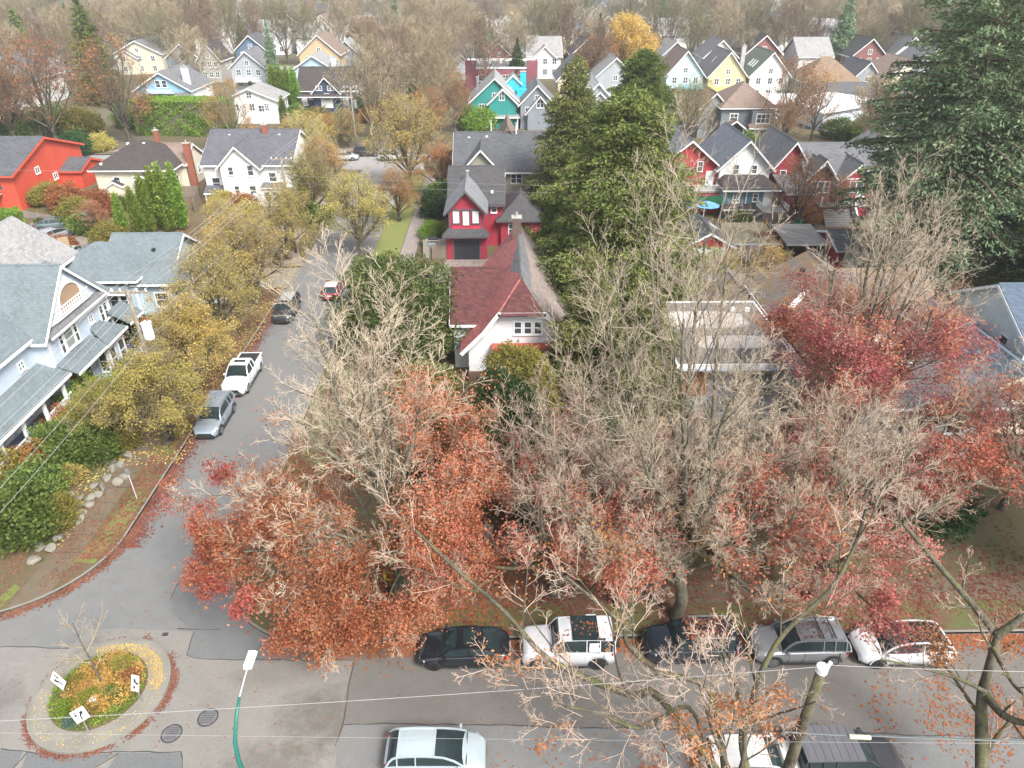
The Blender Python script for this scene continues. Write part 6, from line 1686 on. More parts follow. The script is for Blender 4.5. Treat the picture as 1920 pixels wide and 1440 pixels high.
def _t(H):
    H.chimney(6.0, 2.0, 0, 9.6, 1.2, 1.0, mat=paint((0.02, 0.42, 0.60), .5)); H.gable(2.2, 5.4, 1.0, 5.0, 7.6, 1.4, axis='y', ov=.3, og=.3, wmat=paint((0.04, 0.40, 0.48), .5))
    H.solid('tower_skirt', paint((0.02, 0.42, 0.60), .5), (4.6, 7.4, -2.0, 0.5, 0, 6.6)); H.gable(-1.2, 4.4, -7.6, -6, 5.0, 2.6, axis='y', ov=.4, og=.4); H.win('f', -7.6, 1.4, 5.6, .9, 1.5, cols=2)
    H.shed(-5.0, 5.0, -8.6, -6.2, 2.3, 2.9); H.post([(-4.8, -8.4), (-1, -8.4), (2, -8.4), (4.6, -8.4)], 0, 2.3, .18); H.chimney(-3.6, 0, 6, 8.8, .5, .5, mat=M_METALG, pots=0, name='flue')
    for i in range(3): H.skylight(2.4 + i * .5, 2.2 - i * 1.6, 7.3 - i * .45, .6, 1.1, .78)
simple('bright teal gabled house with white trim and a vivid blue chimney tower', -1.0, 160, 9.6, 12, 5.2, 4.2, siding((0.02, 0.235, 0.21)), S_LGREY, ex=_t)
simple('slate grey gabled house right of the teal one', 7.6, 157.5, 6.8, 11, 5.0, 3.4, siding((0.22, 0.25, 0.28)), S_GREY, ex=lambda H: (H.gable(-2, 3, -6.6, -5.5, 3.6, 2.9, axis='y', ov=.5, og=.5), H.win('f', -6.6, .5, 4.4, 1.3, 1.4, cols=2)))
simple('pale grey house with a whitened roof and two roof lights between the cedars', 19.5, 156, 7.2, 12, 5.4, 3.6, siding((0.42, 0.44, 0.47)), shingle((0.42, 0.42, 0.43)), fronts=((-2.6, 3.0, -.5, 2.6, 1.0),), ex=lambda H: [H.skylight(-1.8, -1 - i * 1.5, 7.4, .5, 1.0, -1.0) for i in range(3)])
simple('navy blue house with a dark brown roof and a wide front gable', -39.3, 178, 12.4, 9.5, 4.6, 3.9, siding((0.035, 0.05, 0.10)), S_BLACKB, axis='x', fronts=((-2.8, 3.0, -.4, 3.0, 1.2),), ex=lambda H: (winrow(H, 'f', -4.75, (-5.2, 4.3), 1.2, 1.0, 1.6, glass=M_BLIND), winrow(H, 'f', -5.95, (-1.7, -1.0, .9, 1.6), 4.6, .5, .8), H.win('f', -5.95, .1, 1.0, 2.4, 1.7, cols=3, glass=M_BLIND), H.shed(-6.2, 6.2, -6.9, -5.97, 3.2, 3.7)))
simple('grey stone coloured narrow gabled house right of the navy one', -31.2, 197, 7.5, 10, 5.6, 3.2, siding((0.16, 0.17, 0.18)), S_CHAR, fronts=((-1.8, 1.8, .6, 1.8, 1.0),), ex=lambda H: H.chimney(2.6, -4.6, 0, 9.4, .9, .7, mat=paint((0.4, 0.4, 0.4), .7)))
def _lb(H): H.solid('balcony', paint((0.50, 0.66, 0.74), .5), (-2.6, 2.6, -8.2, -6.9, 5.2, 5.35), (-2.6, 2.6, -8.25, -8.15, 5.35, 6.1)); winrow(H, 'f', -6.6, (-.7, .7), 6.3, .9, 1.3); H.shed(-5.8, 5.7, -8.0, -6.6, 4.2, 5.1); H.chimney(4.4, -3.5, 5.0, 9.9, 1.3, .8, mat=paint((0.60, 0.68, 0.74), .6)); H.solid('side_cladding', paint((0.74, 0.75, 0.76), .6), (5.82, 5.9, -6.4, 6.5, 0, 5.6)); H.win('f', -6.6, 2.4, 2.2, 1.0, 1.6, cols=2); H.vents([(2, 1, 8)], M_BLIND)
simple('light blue gabled house with white side wall above the tall hedge', -72.5, 171.5, 11.6, 13.2, 5.8, 3.4, siding((0.24, 0.42, 0.52)), S_GREY, ex=_lb, wins=False)
simple('low white house with a pale grey roof left of the column cypresses', -52.2, 163, 11.0, 8.5, 4.7, 2.2, paint((0.76, 0.76, 0.74), .6), S_LGREY, axis='y', fronts=(), ex=lambda H: (H.chimney(-1, 1, 5.8, 7.6, .6, .6, mat=M_BLACK), H.win('f', -4.25, -3.6, 2.4, 2.0, 1.3, cols=3), H.win('f', -4.25, 2.6, 2.4, 2.0, 1.2, cols=3), H.shed(5.52, 6.4, -1, 1.2, 2.6, 3.1, side='r', t=.1), H.door('r', 5.5, .1, .3, .9, 2.0, mat=M_BLIND)))
simple('pale grey gabled house with a white balcony', -65, 205.8, 8.6, 11, 6.0, 3.6, siding((0.38, 0.41, 0.44)), S_GREY, ex=lambda H: (H.rail([(-3, -7.0), (3, -7.0)], 2.8, .9), H.solid('balcony', M_TRIM, (-3.2, 3.2, -7.1, -5.5, 2.5, 2.75))))
simple('dark blue gabled house behind the pale grey balcony house', -74.1, 239.2, 9, 10, 6.6, 3.8, siding((0.10, 0.15, 0.22)), S_CHAR, ex=lambda H: H.box(-2.5, 2.5, -6.2, -5, 0, 6.0, mat=M_TRIM))
simple('blue grey gabled house with a round topped window at the upper left', -89.4, 226.4, 9.5, 11, 5.8, 3.6, siding((0.14, 0.19, 0.24)), S_BROWN, wins=False, ex=lambda H: (H.round_win('f', -5.5, 0, 6.2, 1.1), H.win('f', -5.5, .4, 3.2, 2.0, 1.6, cols=2), H.chimney(4, -3, 6, 10.2, 1.2, .9, mat=paint((0.5, 0.5, 0.48)))))
simple('beige house with a grey roof and twin front gables at the upper left', -107.7, 241, 14, 14, 5.6, 3.4, siding((0.58, 0.55, 0.44)), S_GREY, axis='y', fronts=((-6, 0, -1.0, 2.0, 1.4),))
simple('teal green gabled house at the upper left among tree stems', -132, 277.6, 10, 12, 6.5, 4.2, siding((0.12, 0.26, 0.235)), S_BROWN)
simple('white house with a steep gable seen through the brown street trees', -125.4, 227.5, 9, 12, 5.6, 3.8, paint((0.74, 0.75, 0.76)), S_GREY)
simple('dark brown roofed house beside the round windowed one', -80.8, 222, 6, 10, 6.0, 4.0, siding((0.35, 0.33, 0.30)), S_BLACKB)
simple('pale blue house with white gable trim behind the navy house', -46.2, 197.5, 12, 10, 5.8, 3.6, siding((0.36, 0.50, 0.58)), S_LGREY, ex=lambda H: H.chimney(5.0, -4, 0, 9.0, 1.2, .8, mat=paint((0.55, 0.66, 0.74))))
simple('tan gabled house at the top behind the pale blue one', -49.5, 221, 11, 12, 7.5, 4.6, siding((0.52, 0.40, 0.24)), S_BROWN)
simple('cream house with a steep gable left of the cedar in the middle distance', 16.8, 176, 7.5, 11, 7.0, 4.0, siding((0.60, 0.50, 0.33)), S_GREY)
simple('house with a long slanting grey roof behind the blue spruce', 27.2, 185, 12, 10, 5.0, 5.2, siding((0.35, 0.38, 0.40)), S_LGREY)
H = House('long maroon flat topped block behind the teal house', 0.5, 201, wall=paint((0.22, 0.07, 0.09), .7), roof=S_GREY, cat='building', name='apartment_block')
H.box(-9, 9, -7, 7, 0, 6.2); H.Rf.box(-8.6, 8.6, -6.6, 6.6, 6.3, 6.45); H.T.box(-9.1, 9.1, 6.8, 7.1, 6.2, 7.0); H.box(-9.1, -6.4, -7.1, -5.5, 0, 8.0); H.box(6.4, 9.1, -7.1, -5.5, 0, 8.0); H.T.box(-6.3, 6.3, -7.1, -6.7, 6.2, 6.6); winrow(H, 'f', -7, (-5, -2, 1, 4), 3.4, 1.4, 1.3, cols=2); winrow(H, 'f', -7, (-5, -2, 1, 4), .8, 1.4, 1.3, cols=2)
for i in range(5): H.solid('roof_unit', M_BLIND, (-6 + i * 2.8, -5.4 + i * 2.8, 2, 2.6, 6.46, 7.1))
H.solid('roof_garden', L_OLIVE, (2.0, 5.0, -5.0, -2.5, 6.46, 7.6)); H.done()
simple('slate blue peaked house with crossed white gable boards', 30.3, 139.5, 5.6, 9, 4.8, 4.2, siding((0.10, 0.14, 0.20)), shingle((0.20, 0.13, 0.10)))
def _g(H): H.gable(-8.5, -3.0, -3, 4, 5.6, 2.6, axis='y', ov=.4, og=.4, wmat=siding((0.24, 0.25, 0.26))); H.box(0.4, 4.6, -7.0, -5.5, 0, 5.6); H.shed(-.2, 5.2, -8.0, -7.02, 2.7, 3.3); H.win('f', -7, 2.5, 3.6, 2.4, 1.5, cols=3, fw=.16); H.win('f', -7, 2.5, .8, 2.4, 1.5, cols=3, fw=.16); H.gable(-4.6, -.6, -7.4, -5.5, 2.6, 1.4, axis='y', walls=False); H.post([(-4.3, -7.2), (-.9, -7.2)], 0, 2.6, .25); H.win('f', -5.5, -2.6, 3.6, 1.3, 1.3, cols=2, fw=.16)
simple('large slate grey house with a brown hipped roof and white windows', 46.8, 146, 10, 11, 5.9, 4.0, siding((0.16, 0.18, 0.195)), S_BROWN, hip=True, wins=False, ex=_g)
simple('light blue steep gabled house with a teal deck, leftmost of the far row', 45.6, 194.6, 9.0, 13, 5.6, 5.2, siding((0.46, 0.58, 0.60)), S_BROWN, ex=lambda H: (H.solid('deck', paint((0.10, 0.30, 0.32), .6), (-2, 5, -9.5, -6.6, 2.6, 2.8)), H.rail([(-2, -9.4), (5, -9.4)], 2.8, 1.0, mat=paint((0.10, 0.30, 0.32), .6))))
simple('yellow gabled house with a slate roof in the far row', 55.8, 193.5, 9.2, 13, 5.4, 5.2, siding((0.58, 0.52, 0.30)), S_GREY, ex=lambda H: (H.box(-4.4, 2.0, -9, -6.5, 0, 3.0, mat=siding((0.66, 0.50, 0.18))), H.skylight(-2.0, 0, 8.3, .5, 1.2, -1.1)))
simple('white gabled house with a mossy green roof in the far row', 66.0, 193, 9.6, 13, 5.6, 5.0, siding((0.70, 0.70, 0.66)), S_GREEN, ex=lambda H: ([H.skylight(-3.0 + .0 * i, -3 + i * 1.8, 7.6, .6, 1.3, -1.0) for i in range(3)], H.chimney(-5.4, 0, 0, 11.5, 1.0, 1.0, mat=paint((0.38, 0.37, 0.36), .8))))
simple('house with a rounded brown roof behind the bare tree in the far row', 78, 184, 13, 11, 5.0, 5.0, siding((0.40, 0.36, 0.30)), shingle((0.21, 0.145, 0.09)), hip=True)
simple('low house with a dark blue grey roof right of the rounded brown roof', 89, 190, 9, 11, 4.0, 4.6, siding((0.30, 0.33, 0.36)), S_CHAR)
def _c(H): H.round_win('f', -6.5, 1.0, 6.2, .9, half=True); H.solid('balcony', M_TRIMC, (-2.0, 4.6, -8.3, -6.5, 2.7, 2.9)); H.rail([(-2, -8.2), (4.6, -8.2)], 2.9, .9, mat=M_TRIMC); winrow(H, 'f', -6.5, (0, 1.0, 2.0, 3.0), 3.6, .7, 1.6); H.round_win('f', -6.5, -4.2, 4.4, .6)
simple('cream house with arched gable windows and a balcony in the far row', 97, 186, 12.5, 13, 6.0, 3.6, paint((0.62, 0.57, 0.43), .7), S_BROWN, wins=False, ex=_c, fronts=((-1.6, 4.4, .3, 3.0, .05),))
simple('pale house with white rake boards right of the cream arched one', 112, 204, 10, 12, 6.0, 4.2, siding((0.5, 0.52, 0.54)), S_GREY)
simple('terracotta roofed cottage beside the cream arched house', 107, 190, 8, 8, 4.0, 3.0, paint((0.55, 0.48, 0.36), .7), shingle((0.36, 0.16, 0.10)))
H = House('long low building with a bright white roof behind the tan tree', 73, 157, 0.12, wall=paint((0.60, 0.66, 0.74), .6), roof=paint((0.80, 0.80, 0.82), .5, .04), cat='building', name='low_building')
H.gable(-9, 9, -7, 7, 3.6, 1.3, axis='y', ov=.6, og=.6); winrow(H, 'f', -7, (-5, 0, 5), 1.2, 1.6, 1.2, cols=2); H.door('f', -7, 2.4, 0, 2.4, 2.2, name='garage_door'); H.done()
H = House('second white roofed low building left of the long one', 60, 166, wall=paint((0.55, 0.55, 0.55), .6), roof=paint((0.74, 0.72, 0.70), .5, .04), cat='building', name='low_building')
H.gable(-8, 5, -4, 5, 3.2, 1.0, axis='x', ov=.4, og=.4); winrow(H, 'f', -4, (-5, 0), 1.2, 1.6, 1.2, cols=2); H.done()
simple('dark slate garage roof behind the long white roof', 78, 172, 12, 8, 3.4, 2.4, siding((0.3, 0.3, 0.3)), S_CHAR, axis='x')
simple('pale blue garage under the fir boughs behind the crimson houses', 92, 160, 8, 8, 3.4, 2.4, siding((0.42, 0.50, 0.60)), S_GREY)

# far rows, drawn from a few house patterns whose copies only show roofs and gables between the trees
protos = []
for k, (wc, rc, ax) in enumerate((((0.66, 0.66, 0.63), S_GREY, 'y'), ((0.35, 0.40, 0.44), S_CHAR, 'x'), ((0.60, 0.54, 0.40), S_BROWN, 'y'), ((0.20, 0.26, 0.32), S_LGREY, 'y'), ((0.70, 0.70, 0.70), S_LGREY, 'x'), ((0.24, 0.10, 0.09), S_DARK, 'y'))):
    cn = ('white', 'slate blue', 'cream', 'dark blue', 'pale grey', 'brick red')[k]
    H = simple(cn + ' far house showing its gable among bare trees', 0, -400 - 20 * k, 9.0, 12.0, 5.8, 4.0, siding(wc), rc, axis=ax, fronts=(((-3.0, 3.0, -.3, 2.6, .8),) if ax == 'x' else ()), group=cn + ' far houses among the bare trees')
    protos.append((H.e, cn))
rh = random.Random(11)
fh = []
for yy, x0, x1 in ((160, -190, -95), (188, -190, -100), (214, -200, -140), (238, -46, -26), (228, -12, 34), (160, 92, 150), (185, 124, 170), (214, 126, 180), (228, 50, 120), (290, -230, 240), (334, -280, 290), (384, -320, 330), (444, -360, 370), (498, -400, 410), (556, -440, 460), (612, -480, 500)):
    x = x0
    while x < x1:
        if not (-25 < x < -12): fh.append((x, yy + rh.uniform(-2, 2)))
        x += rh.uniform(11.5, 15.5) * (1 + (yy > 400) * .5)
fl = {}
for k, (x, yy) in enumerate(fh[:230]):
    src, cn = protos[rh.choice((0, 0, 1, 2, 3, 4, 4, 5))]
    c = copy_tree(src)
    c.location = (x, yy, 0.1); c.rotation_euler = (0, 0, rh.choice((0, math.pi)) + rh.uniform(-.03, .03)); s_ = rh.uniform(.9, 1.15); c.scale = (s_, s_, s_)
    fl.setdefault((rowname(yy) if yy < 400 else 'hazy rows at the top edge', 'left' if x < -19 else 'right', cn), []).append((abs(x + 19) + yy * .01, c))
for (rn, sd_, cn), lst in fl.items():
    for k, (_, c) in enumerate(sorted(lst, key=lambda t: t[0])):
        c['label'] = ORD[k] + ' ' + cn + ' house ' + sd_ + ' of the side street, ' + rn
        c['group'] = cn + ' far houses among the bare trees'
for e_, cn in protos:
    for o in [e_] + list(e_.children_recursive): bpy.data.objects.remove(o)
# every garden shrub is named by the house it grows beside
hs = [o for o in bpy.data.objects if o.get('category') in ('house', 'garage') and o.location.y < 235 and 'far houses' not in str(o.get('group'))]
shr = {}
for o in [o for o in bpy.data.objects if str(o.get('group', '')).endswith('garden shrubs among the houses')]:
    h = min(hs, key=lambda q: (q.location - o.location).length)
    short = ' '.join(str(h['label']).split(' with ')[0].split(' beside ')[0].split(' behind ')[0].split(',')[0].split()[:7])
    d = o.location - h.location
    w = 'right of' if d.x > 4 else 'left of' if d.x < -4 else ('in front of' if d.y < 0 else 'behind')
    shr.setdefault((str(o['group']).split(' garden')[0], w, short), []).append((o.location.y, o))
for (c, w, short), lst in shr.items():
    for k, (_, o) in enumerate(sorted(lst, key=lambda t: t[0])):
        o['label'] = ('' if len(lst) == 1 else ('nearest ', 'second nearest ', 'third nearest ', 'farthest ')[min(k, 3)]) + c + ' shrub ' + w + ' the ' + short
# ------------------------------------------------------------------ vehicles
M_TYRE = paint((0.02, 0.02, 0.02), 0.8, .1, name='tyre_rubber'); M_RIM = paint((0.42, 0.43, 0.45), 0.3, .05, metal=0.8, name='rim_metal'); M_RIMD = paint((0.05, 0.05, 0.055), 0.35, .05, metal=0.6, name='dark_rim')
M_CGLASS = glassm((0.018, 0.028, 0.03), 0.03); M_PLAST = paint((0.025, 0.025, 0.027), 0.6, .1, name='black_plastic'); M_LAMP = paint((0.70, 0.72, 0.74), 0.12, .03, name='lamp_lens'); M_TAIL = paint((0.45, 0.02, 0.02), 0.2, .03, name='tail_lens')
CAR = {
 'hatch': dict(L=4.35, W=1.82, H=1.47, belt=[(0, .80), (.03, .96), (.2, 1.0), (.55, .96), (.76, .93), (.92, .80), (.985, .62), (1, .5)], cab=(.02, .14, .50, .80), wh=(.185, .815), r=.33),
 'sedan': dict(L=4.65, W=1.84, H=1.43, belt=[(0, .75), (.02, .93), (.12, 1.0), (.5, .95), (.75, .93), (.92, .78), (.985, .60), (1, .48)], cab=(.09, .30, .56, .75), wh=(.19, .81), r=.34),
 'cross': dict(L=4.75, W=1.92, H=1.62, belt=[(0, .85), (.02, 1.06), (.1, 1.14), (.5, 1.02), (.76, .98), (.92, .86), (.985, .66), (1, .5)], cab=(.03, .22, .52, .80), wh=(.19, .81), r=.36),
 'suv': dict(L=4.70, W=1.88, H=1.70, belt=[(0, .90), (.015, 1.06), (.3, 1.08), (.73, 1.03), (.92, .94), (.985, .74), (1, .55)], cab=(.01, .07, .55, .74), wh=(.185, .815), r=.36),
 'boxy': dict(L=4.60, W=1.98, H=1.96, belt=[(0, 1.05), (.01, 1.20), (.5, 1.22), (.70, 1.20), (.95, 1.12), (.99, .95), (1, .7)], cab=(.012, .035, .60, .685), wh=(.19, .82), r=.40),
 'pickup': dict(L=5.60, W=2.02, H=1.90, belt=[(0, 1.05), (.01, 1.14), (.4, 1.16), (.74, 1.14), (.94, 1.06), (.985, .88), (1, .6)], cab=(.37, .40, .60, .73), wh=(.2, .83), r=.40),
}
def lerp_list(lst, t):
    for (a, va), (b, vb) in zip(lst, lst[1:]):
        if t <= b: return va + (vb - va) * (t - a) / max(1e-6, b - a)
    return lst[-1][1]
def car(label, style, x, y, head, colour, group=None, cat='car', z=0.02, roofmat=None, rails=False, sunroof=None, rim=None, metal=0.35, name='parked_car', glassroof=False, leaves=0):
    c = CAR[style]; L, W, Hh = c['L'], c['W'], c['H']
    body = paint(colour, 0.28, 0.04, metal=metal, coat=0.8, name='car_paint')
    e = empty(name, (x, y, z), head); tag(e, label, cat, group)
    X = lambda t: -L / 2 + L * t
    # lower body
    N = 44
    ts = sorted(set([i / N for i in range(N + 1)] + [0.004, 0.012, .988, .996]))
    V, F = [], []
    rings = []
    for t in ts:
        u = abs(2 * t - 1)
        w = W / 2 * (1 - 0.06 * u ** 4 - (0.10 if style == 'boxy' else 0.22) * u ** 14)
        zt = lerp_list(c['belt'], t)
        zb = 0.20 + 0.12 * u ** 12
        za = 0
        for wx in c['wh']:
            d = abs((t - wx) * L); ra = c['r'] + 0.07
            if d < ra: za = max(za, c['r'] + math.sqrt(ra * ra - d * d))
        zm = zb + (zt - zb) * .5
        endk = 1 - .35 * max(0, (u - .96) / .04)
        crown = 0.045 * (1 - u ** 4)
        row = [(0, zb), (w * .80 * endk, zb), (w * .96, max(zb + .10, za)), (w * 1.0, max(zm, za + .02)), (w * .985, max(zt - .13, za + .04)), (w * .935, max(zt - .02, za + .05)), (w * .80, zt + .015), (w * .45, zt + .02 + crown * .7), (0, zt + .02 + crown)]
        ring = [(X(t), yy, zz) for yy, zz in row] + [(X(t), -yy, zz) for yy, zz in row[-2:0:-1]]
        rings.append(ring)
    k = len(rings[0])
    for r_ in rings: V += r_
    for i in range(len(rings) - 1):
        for j in range(k): F.append((i * k + j, i * k + (j + 1) % k, (i + 1) * k + (j + 1) % k, (i + 1) * k + j))
    F.append(tuple(range(k))); F.append(tuple((len(rings) - 1) * k + j for j in range(k))[::-1])
    b = MB(); b.add(V, F); b.build('body', body, e, smooth=True)
    # cabin
    r0, r1, f1, f0 = c['cab']
    tc = [r0 + (r1 - r0) * q for q in (0, .33, .66, 1)] + [r1 + (f1 - r1) * i / 8 for i in range(1, 9)] + [f1 + (f0 - f1) * q for q in (.33, .66, 1)]
    rows = []
    for t in tc:
        zb_ = lerp_list(c['belt'], t) - .01
        if t < r1: s = math.sin((t - r0) / (r1 - r0) * math.pi / 2) ** .9
        elif t > f1: s = math.sin((f0 - t) / (f0 - f1) * math.pi / 2) ** .9
        else: s = 1
        zr = Hh - .05 - .05 * ((t - (r1 + f1) / 2) / (f1 - r1) * 2) ** 2 if r1 <= t <= f1 else Hh - .10
        zz = zb_ + (zr - zb_) * s
        wb = W / 2 * .915; wt = wb - (W * .10) * s
        rows.append((t, zb_, zz, wb, wt, s))
    def patch(sel, kind):
        m = MB()
        for i in sel:
            (ta, ba, za, wa, qa, sa), (tb, bb_, zb_, wb_, qb, sb) = rows[i], rows[i + 1]
            if kind == 'top':
                for (u0, u1) in ((-1, -.8), (-.8, -.4), (-.4, 0), (0, .4), (.4, .8), (.8, 1)):
                    cr = lambda u, s: .05 * s * (1 - u * u)
                    m.quad((X(ta), qa * u0, za + cr(u0, sa)), (X(tb), qb * u0, zb_ + cr(u0, sb)), (X(tb), qb * u1, zb_ + cr(u1, sb)), (X(ta), qa * u1, za + cr(u1, sa)))
            else:
                for sg in (kind,): m.quad((X(ta), sg * wa, ba), (X(tb), sg * wb_, bb_), (X(tb), sg * qb, zb_), (X(ta), sg * qa, za))
        return m
    nR = 3; nF = len(rows) - 1 - 3
    patch(range(nR, nF), 'top').build('roof', (M_CGLASS if glassroof else (roofmat or body)), e, smooth=True)
    patch(range(0, nR), 'top').build('rear_window', M_CGLASS, e, smooth=True)
    patch(range(nF, len(rows) - 1), 'top').build('windscreen', M_CGLASS, e, smooth=True)
    for sg_ in (-1, 1): patch(range(0, len(rows) - 1), sg_).build('side_window', M_CGLASS, e)
    # pillars and roof frame, proud of the glass
    for sg in (-1, 1):
        pil = MB()
        pts = [(X(t), sg * (wt + .008), zz + .012) for t, zb_, zz, wb, wt, s in rows]
        for a, b_ in zip(pts, pts[1:]): pil.beam(a, b_, .075, .05)
        ptb = [(X(t), sg * (wb + .006), zb_ + .015) for t, zb_, zz, wb, wt, s in rows]
        for a, b_ in zip(ptb, ptb[1:]): pil.beam(a, b_, .05, .045)
        for i_ in ((nR, 7) if style != 'pickup' else (nR, 7)):
            t, zb_, zz, wb, wt, s = rows[i_]
            pil.beam((X(t), sg * (wb + .008), zb_), (X(t), sg * (wt + .010), zz), .05, .10 if i_ == nR else .06)
        if style in ('suv', 'boxy'):
            t, zb_, zz, wb, wt, s = rows[5]; pil.beam((X(t), sg * (wb + .008), zb_), (X(t), sg * (wt + .010), zz), .05, .16 if style == 'boxy' else .09)
        pil.build('pillars', body, e)
    pil = MB()
    t, zb_, zz, wb, wt, s = rows[nR]
    if not glassroof: pil.beam((X(t), -wt, zz + .03), (X(t), wt, zz + .03), .08, .05)
    t, zb_, zz, wb, wt, s = rows[nF]
    if not glassroof: pil.beam((X(t), -wt, zz + .03), (X(t), wt, zz + .03), .06, .05)
    if pil.v: pil.build('roof_frame', body, e)
    # wheels
    for wx in c['wh']:
        for sg in (-1, 1):
            cy = sg * (W / 2 - .12); r = c['r']; cx = X(wx)
            w_ = MB()
            prof = [(-.115, r * .86), (-.10, r), (.10, r), (.115, r * .86)]
            n = 20; vv = []; ff = []
            for dy, rr in prof:
                for j in range(n): vv.append((cx + rr * math.cos(2 * math.pi * j / n), cy + dy, r + rr * math.sin(2 * math.pi * j / n)))
            for i in range(3):
                for j in range(n): ff.append((i * n + j, i * n + (j + 1) % n, (i + 1) * n + (j + 1) % n, (i + 1) * n + j))
            ff.append(tuple(range(n))); ff.append(tuple(3 * n + j for j in range(n))[::-1])
            w_.add(vv, ff); wo = w_.build('wheel', M_TYRE, e)
            rm = MB(); yo = cy + sg * .12
            for j in range(7):
                a = 2 * math.pi * j / 7
                rm.beam((cx, yo, r), (cx + r * .62 * math.cos(a), yo, r + r * .62 * math.sin(a)), .06, .03, up=(0, 1, 0))
            for j in range(16):
                a, b_ = 2 * math.pi * j / 16, 2 * math.pi * (j + 1) / 16
                rm.beam((cx + r * .64 * math.cos(a), yo - sg * .002, r + r * .64 * math.sin(a)), (cx + r * .64 * math.cos(b_), yo - sg * .002, r + r * .64 * math.sin(b_)), .04, .04, up=(0, 1, 0))
            rm.build('rim', rim or M_RIM, wo)
            al = MB()
            ra = c['r'] + .075
            for j in range(12):
                a, b_ = math.pi * j / 12, math.pi * (j + 1) / 12
                al.beam((cx + ra * math.cos(a), sg * (W / 2 * .992), r + ra * math.sin(a) - .01), (cx + ra * math.cos(b_), sg * (W / 2 * .992), r + ra * math.sin(b_) - .01), .05, .04, up=(0, 1, 0))
            al.build('wheel_arch', M_PLAST if style in ('suv', 'boxy', 'cross') and not glassroof else body, e)
    # lights, grille, plate, mirrors, seams, sills
    zf = lerp_list(c['belt'], .985)
    for sg in (-1, 1):
        h_ = MB(); h_.beam((X(.955), sg * W * .30, lerp_list(c['belt'], .955) - .06), (X(.90), sg * W * .455, lerp_list(c['belt'], .90) - .13), .16, .10); h_.build('headlight', M_LAMP, e)
        t_ = MB(); t_.beam((X(.012), sg * W * .33, lerp_list(c['belt'], .03) - .16), (X(.05), sg * W * .462, lerp_list(c['belt'], .05) - .15), .12, .15); t_.build('tail_light', M_TAIL, e)
        mr = MB(); mx = X(f0 - .055); mr.cbox((mx, sg * (W / 2 + .07), lerp_list(c['belt'], f0 - .05) + .02), .12, .20, .13, taper=.85); mr.build('wing_mirror', body, e)
    g_ = MB(); g_.box(X(.985), X(1.003), -W * .26, W * .26, zf - .34, zf - .12); g_.box(X(.975), X(1.002), -W * .36, W * .36, .26, .40); g_.build('grille', M_PLAST, e)
    p_ = MB(); p_.box(X(-.004), X(.0), -.26, .26, .62, .75); p_.build('number_plate', M_BLIND, e)
    s_ = MB()
    for t in ((r0 + .12, .5, f0 - .08) if style != 'pickup' else (.40, .55, .70)):
        for sg in (-1, 1):
            s_.box(X(t) - .006, X(t) + .006, sg * W / 2 * .99 - .012, sg * W / 2 * .99 + .014, .34, lerp_list(c['belt'], t) - .05)
    zh = lerp_list(c['belt'], f0) + .055
    s_.beam((X(f0 + .012), -W * .40, zh - .03), (X(f0 + .012), W * .40, zh - .03), .05, .03)
    for sg in (-1, 1): s_.box(X(.22), X(.78), sg * W / 2 * .97 - .02, sg * W / 2 * .97 + .02, .20, .29)
    s_.build('door_seam', M_PLAST, e)
    if rails:
        for sg in (-1, 1):
            q = MB(); q.beam((X(r1 + .02), sg * W * .37, Hh + .07), (X(f1 - .02), sg * W * .37, Hh + .07), .04, .04); q.box(X(r1 + .03), X(r1 + .05), sg * W * .37 - .02, sg * W * .37 + .02, Hh - .06, Hh + .06); q.box(X(f1 - .05), X(f1 - .03), sg * W * .37 - .02, sg * W * .37 + .02, Hh - .06, Hh + .06); q.build('roof_rail', M_METALG, e)
        if rails == 2:
            for t in (r1 + .12, r1 + .25): q = MB(); q.beam((X(t), -W * .36, Hh + .11), (X(t), W * .36, Hh + .11), .06, .03); q.build('roof_bar', M_PLAST, e)
    if sunroof:
        a, b_, w2 = sunroof
        q = MB(); q.box(X(a), X(b_), -W * w2, W * w2, Hh - .02, Hh + .012); q.build('sunroof', M_CGLASS, e)
    if style == 'pickup':
        q = MB(); z0 = 1.16; z1 = z0 + .06
        q.box(X(.015), X(.365), -W * .47, -W * .40, z0, z1); q.box(X(.015), X(.365), W * .40, W * .47, z0, z1); q.box(X(.01), X(.03), -W * .40, W * .40, z0, z1); q.build('bed_rail', body, e)
        q = MB(); q.box(X(.031), X(.364), -W * .398, W * .398, 1.19, 1.207); q.build('bed_liner', M_PLAST, e)
    e['_len'] = L
    return e
NB = 'cars parked along the near street'
PI = math.pi
car('black sedan at the head of the row, its nose under the orange oak', 'sedan', -2.05, 23.95, PI, (0.025, 0.028, 0.034), NB, rim=M_RIMD, metal=.5, sunroof=(.36, .50, .26))
e = car('boxy white off-road car with a black roof panel and rear quarter panels', 'boxy', 3.2, 23.95, PI, (0.52, 0.53, 0.55), NB, metal=.0, rim=M_RIMD, sunroof=(.12, .47, .38))
q = MB(); q.box(-2.0, -1.45, -.66, .66, 1.99, 2.05); q.build('roof_panel', paint((0.66, 0.67, 0.69), .3), e)
for sg in (-1, 1): q = MB(); q.box(-1.45, -.95, sg * .90 - .035, sg * .90 + .035, 1.30, 1.85); q.build('quarter_panel', paint((0.66, 0.67, 0.69), .3), e)
q = MB(); q.tube([(-2.36, 0, 1.05), (-2.56, 0, 1.05)], .38, 20); q.build('spare_wheel', M_TYRE, e)
q = MB(); q.box(.95, 1.12, -1.0, -.975, .80, 1.0); q.build('side_vent', M_PLAST, e)
car('dark blue black estate car with fallen crimson leaves covering its roof', 'suv', 9.45, 24.05, PI, (0.03, 0.04, 0.055), NB, rails=1, metal=.5)
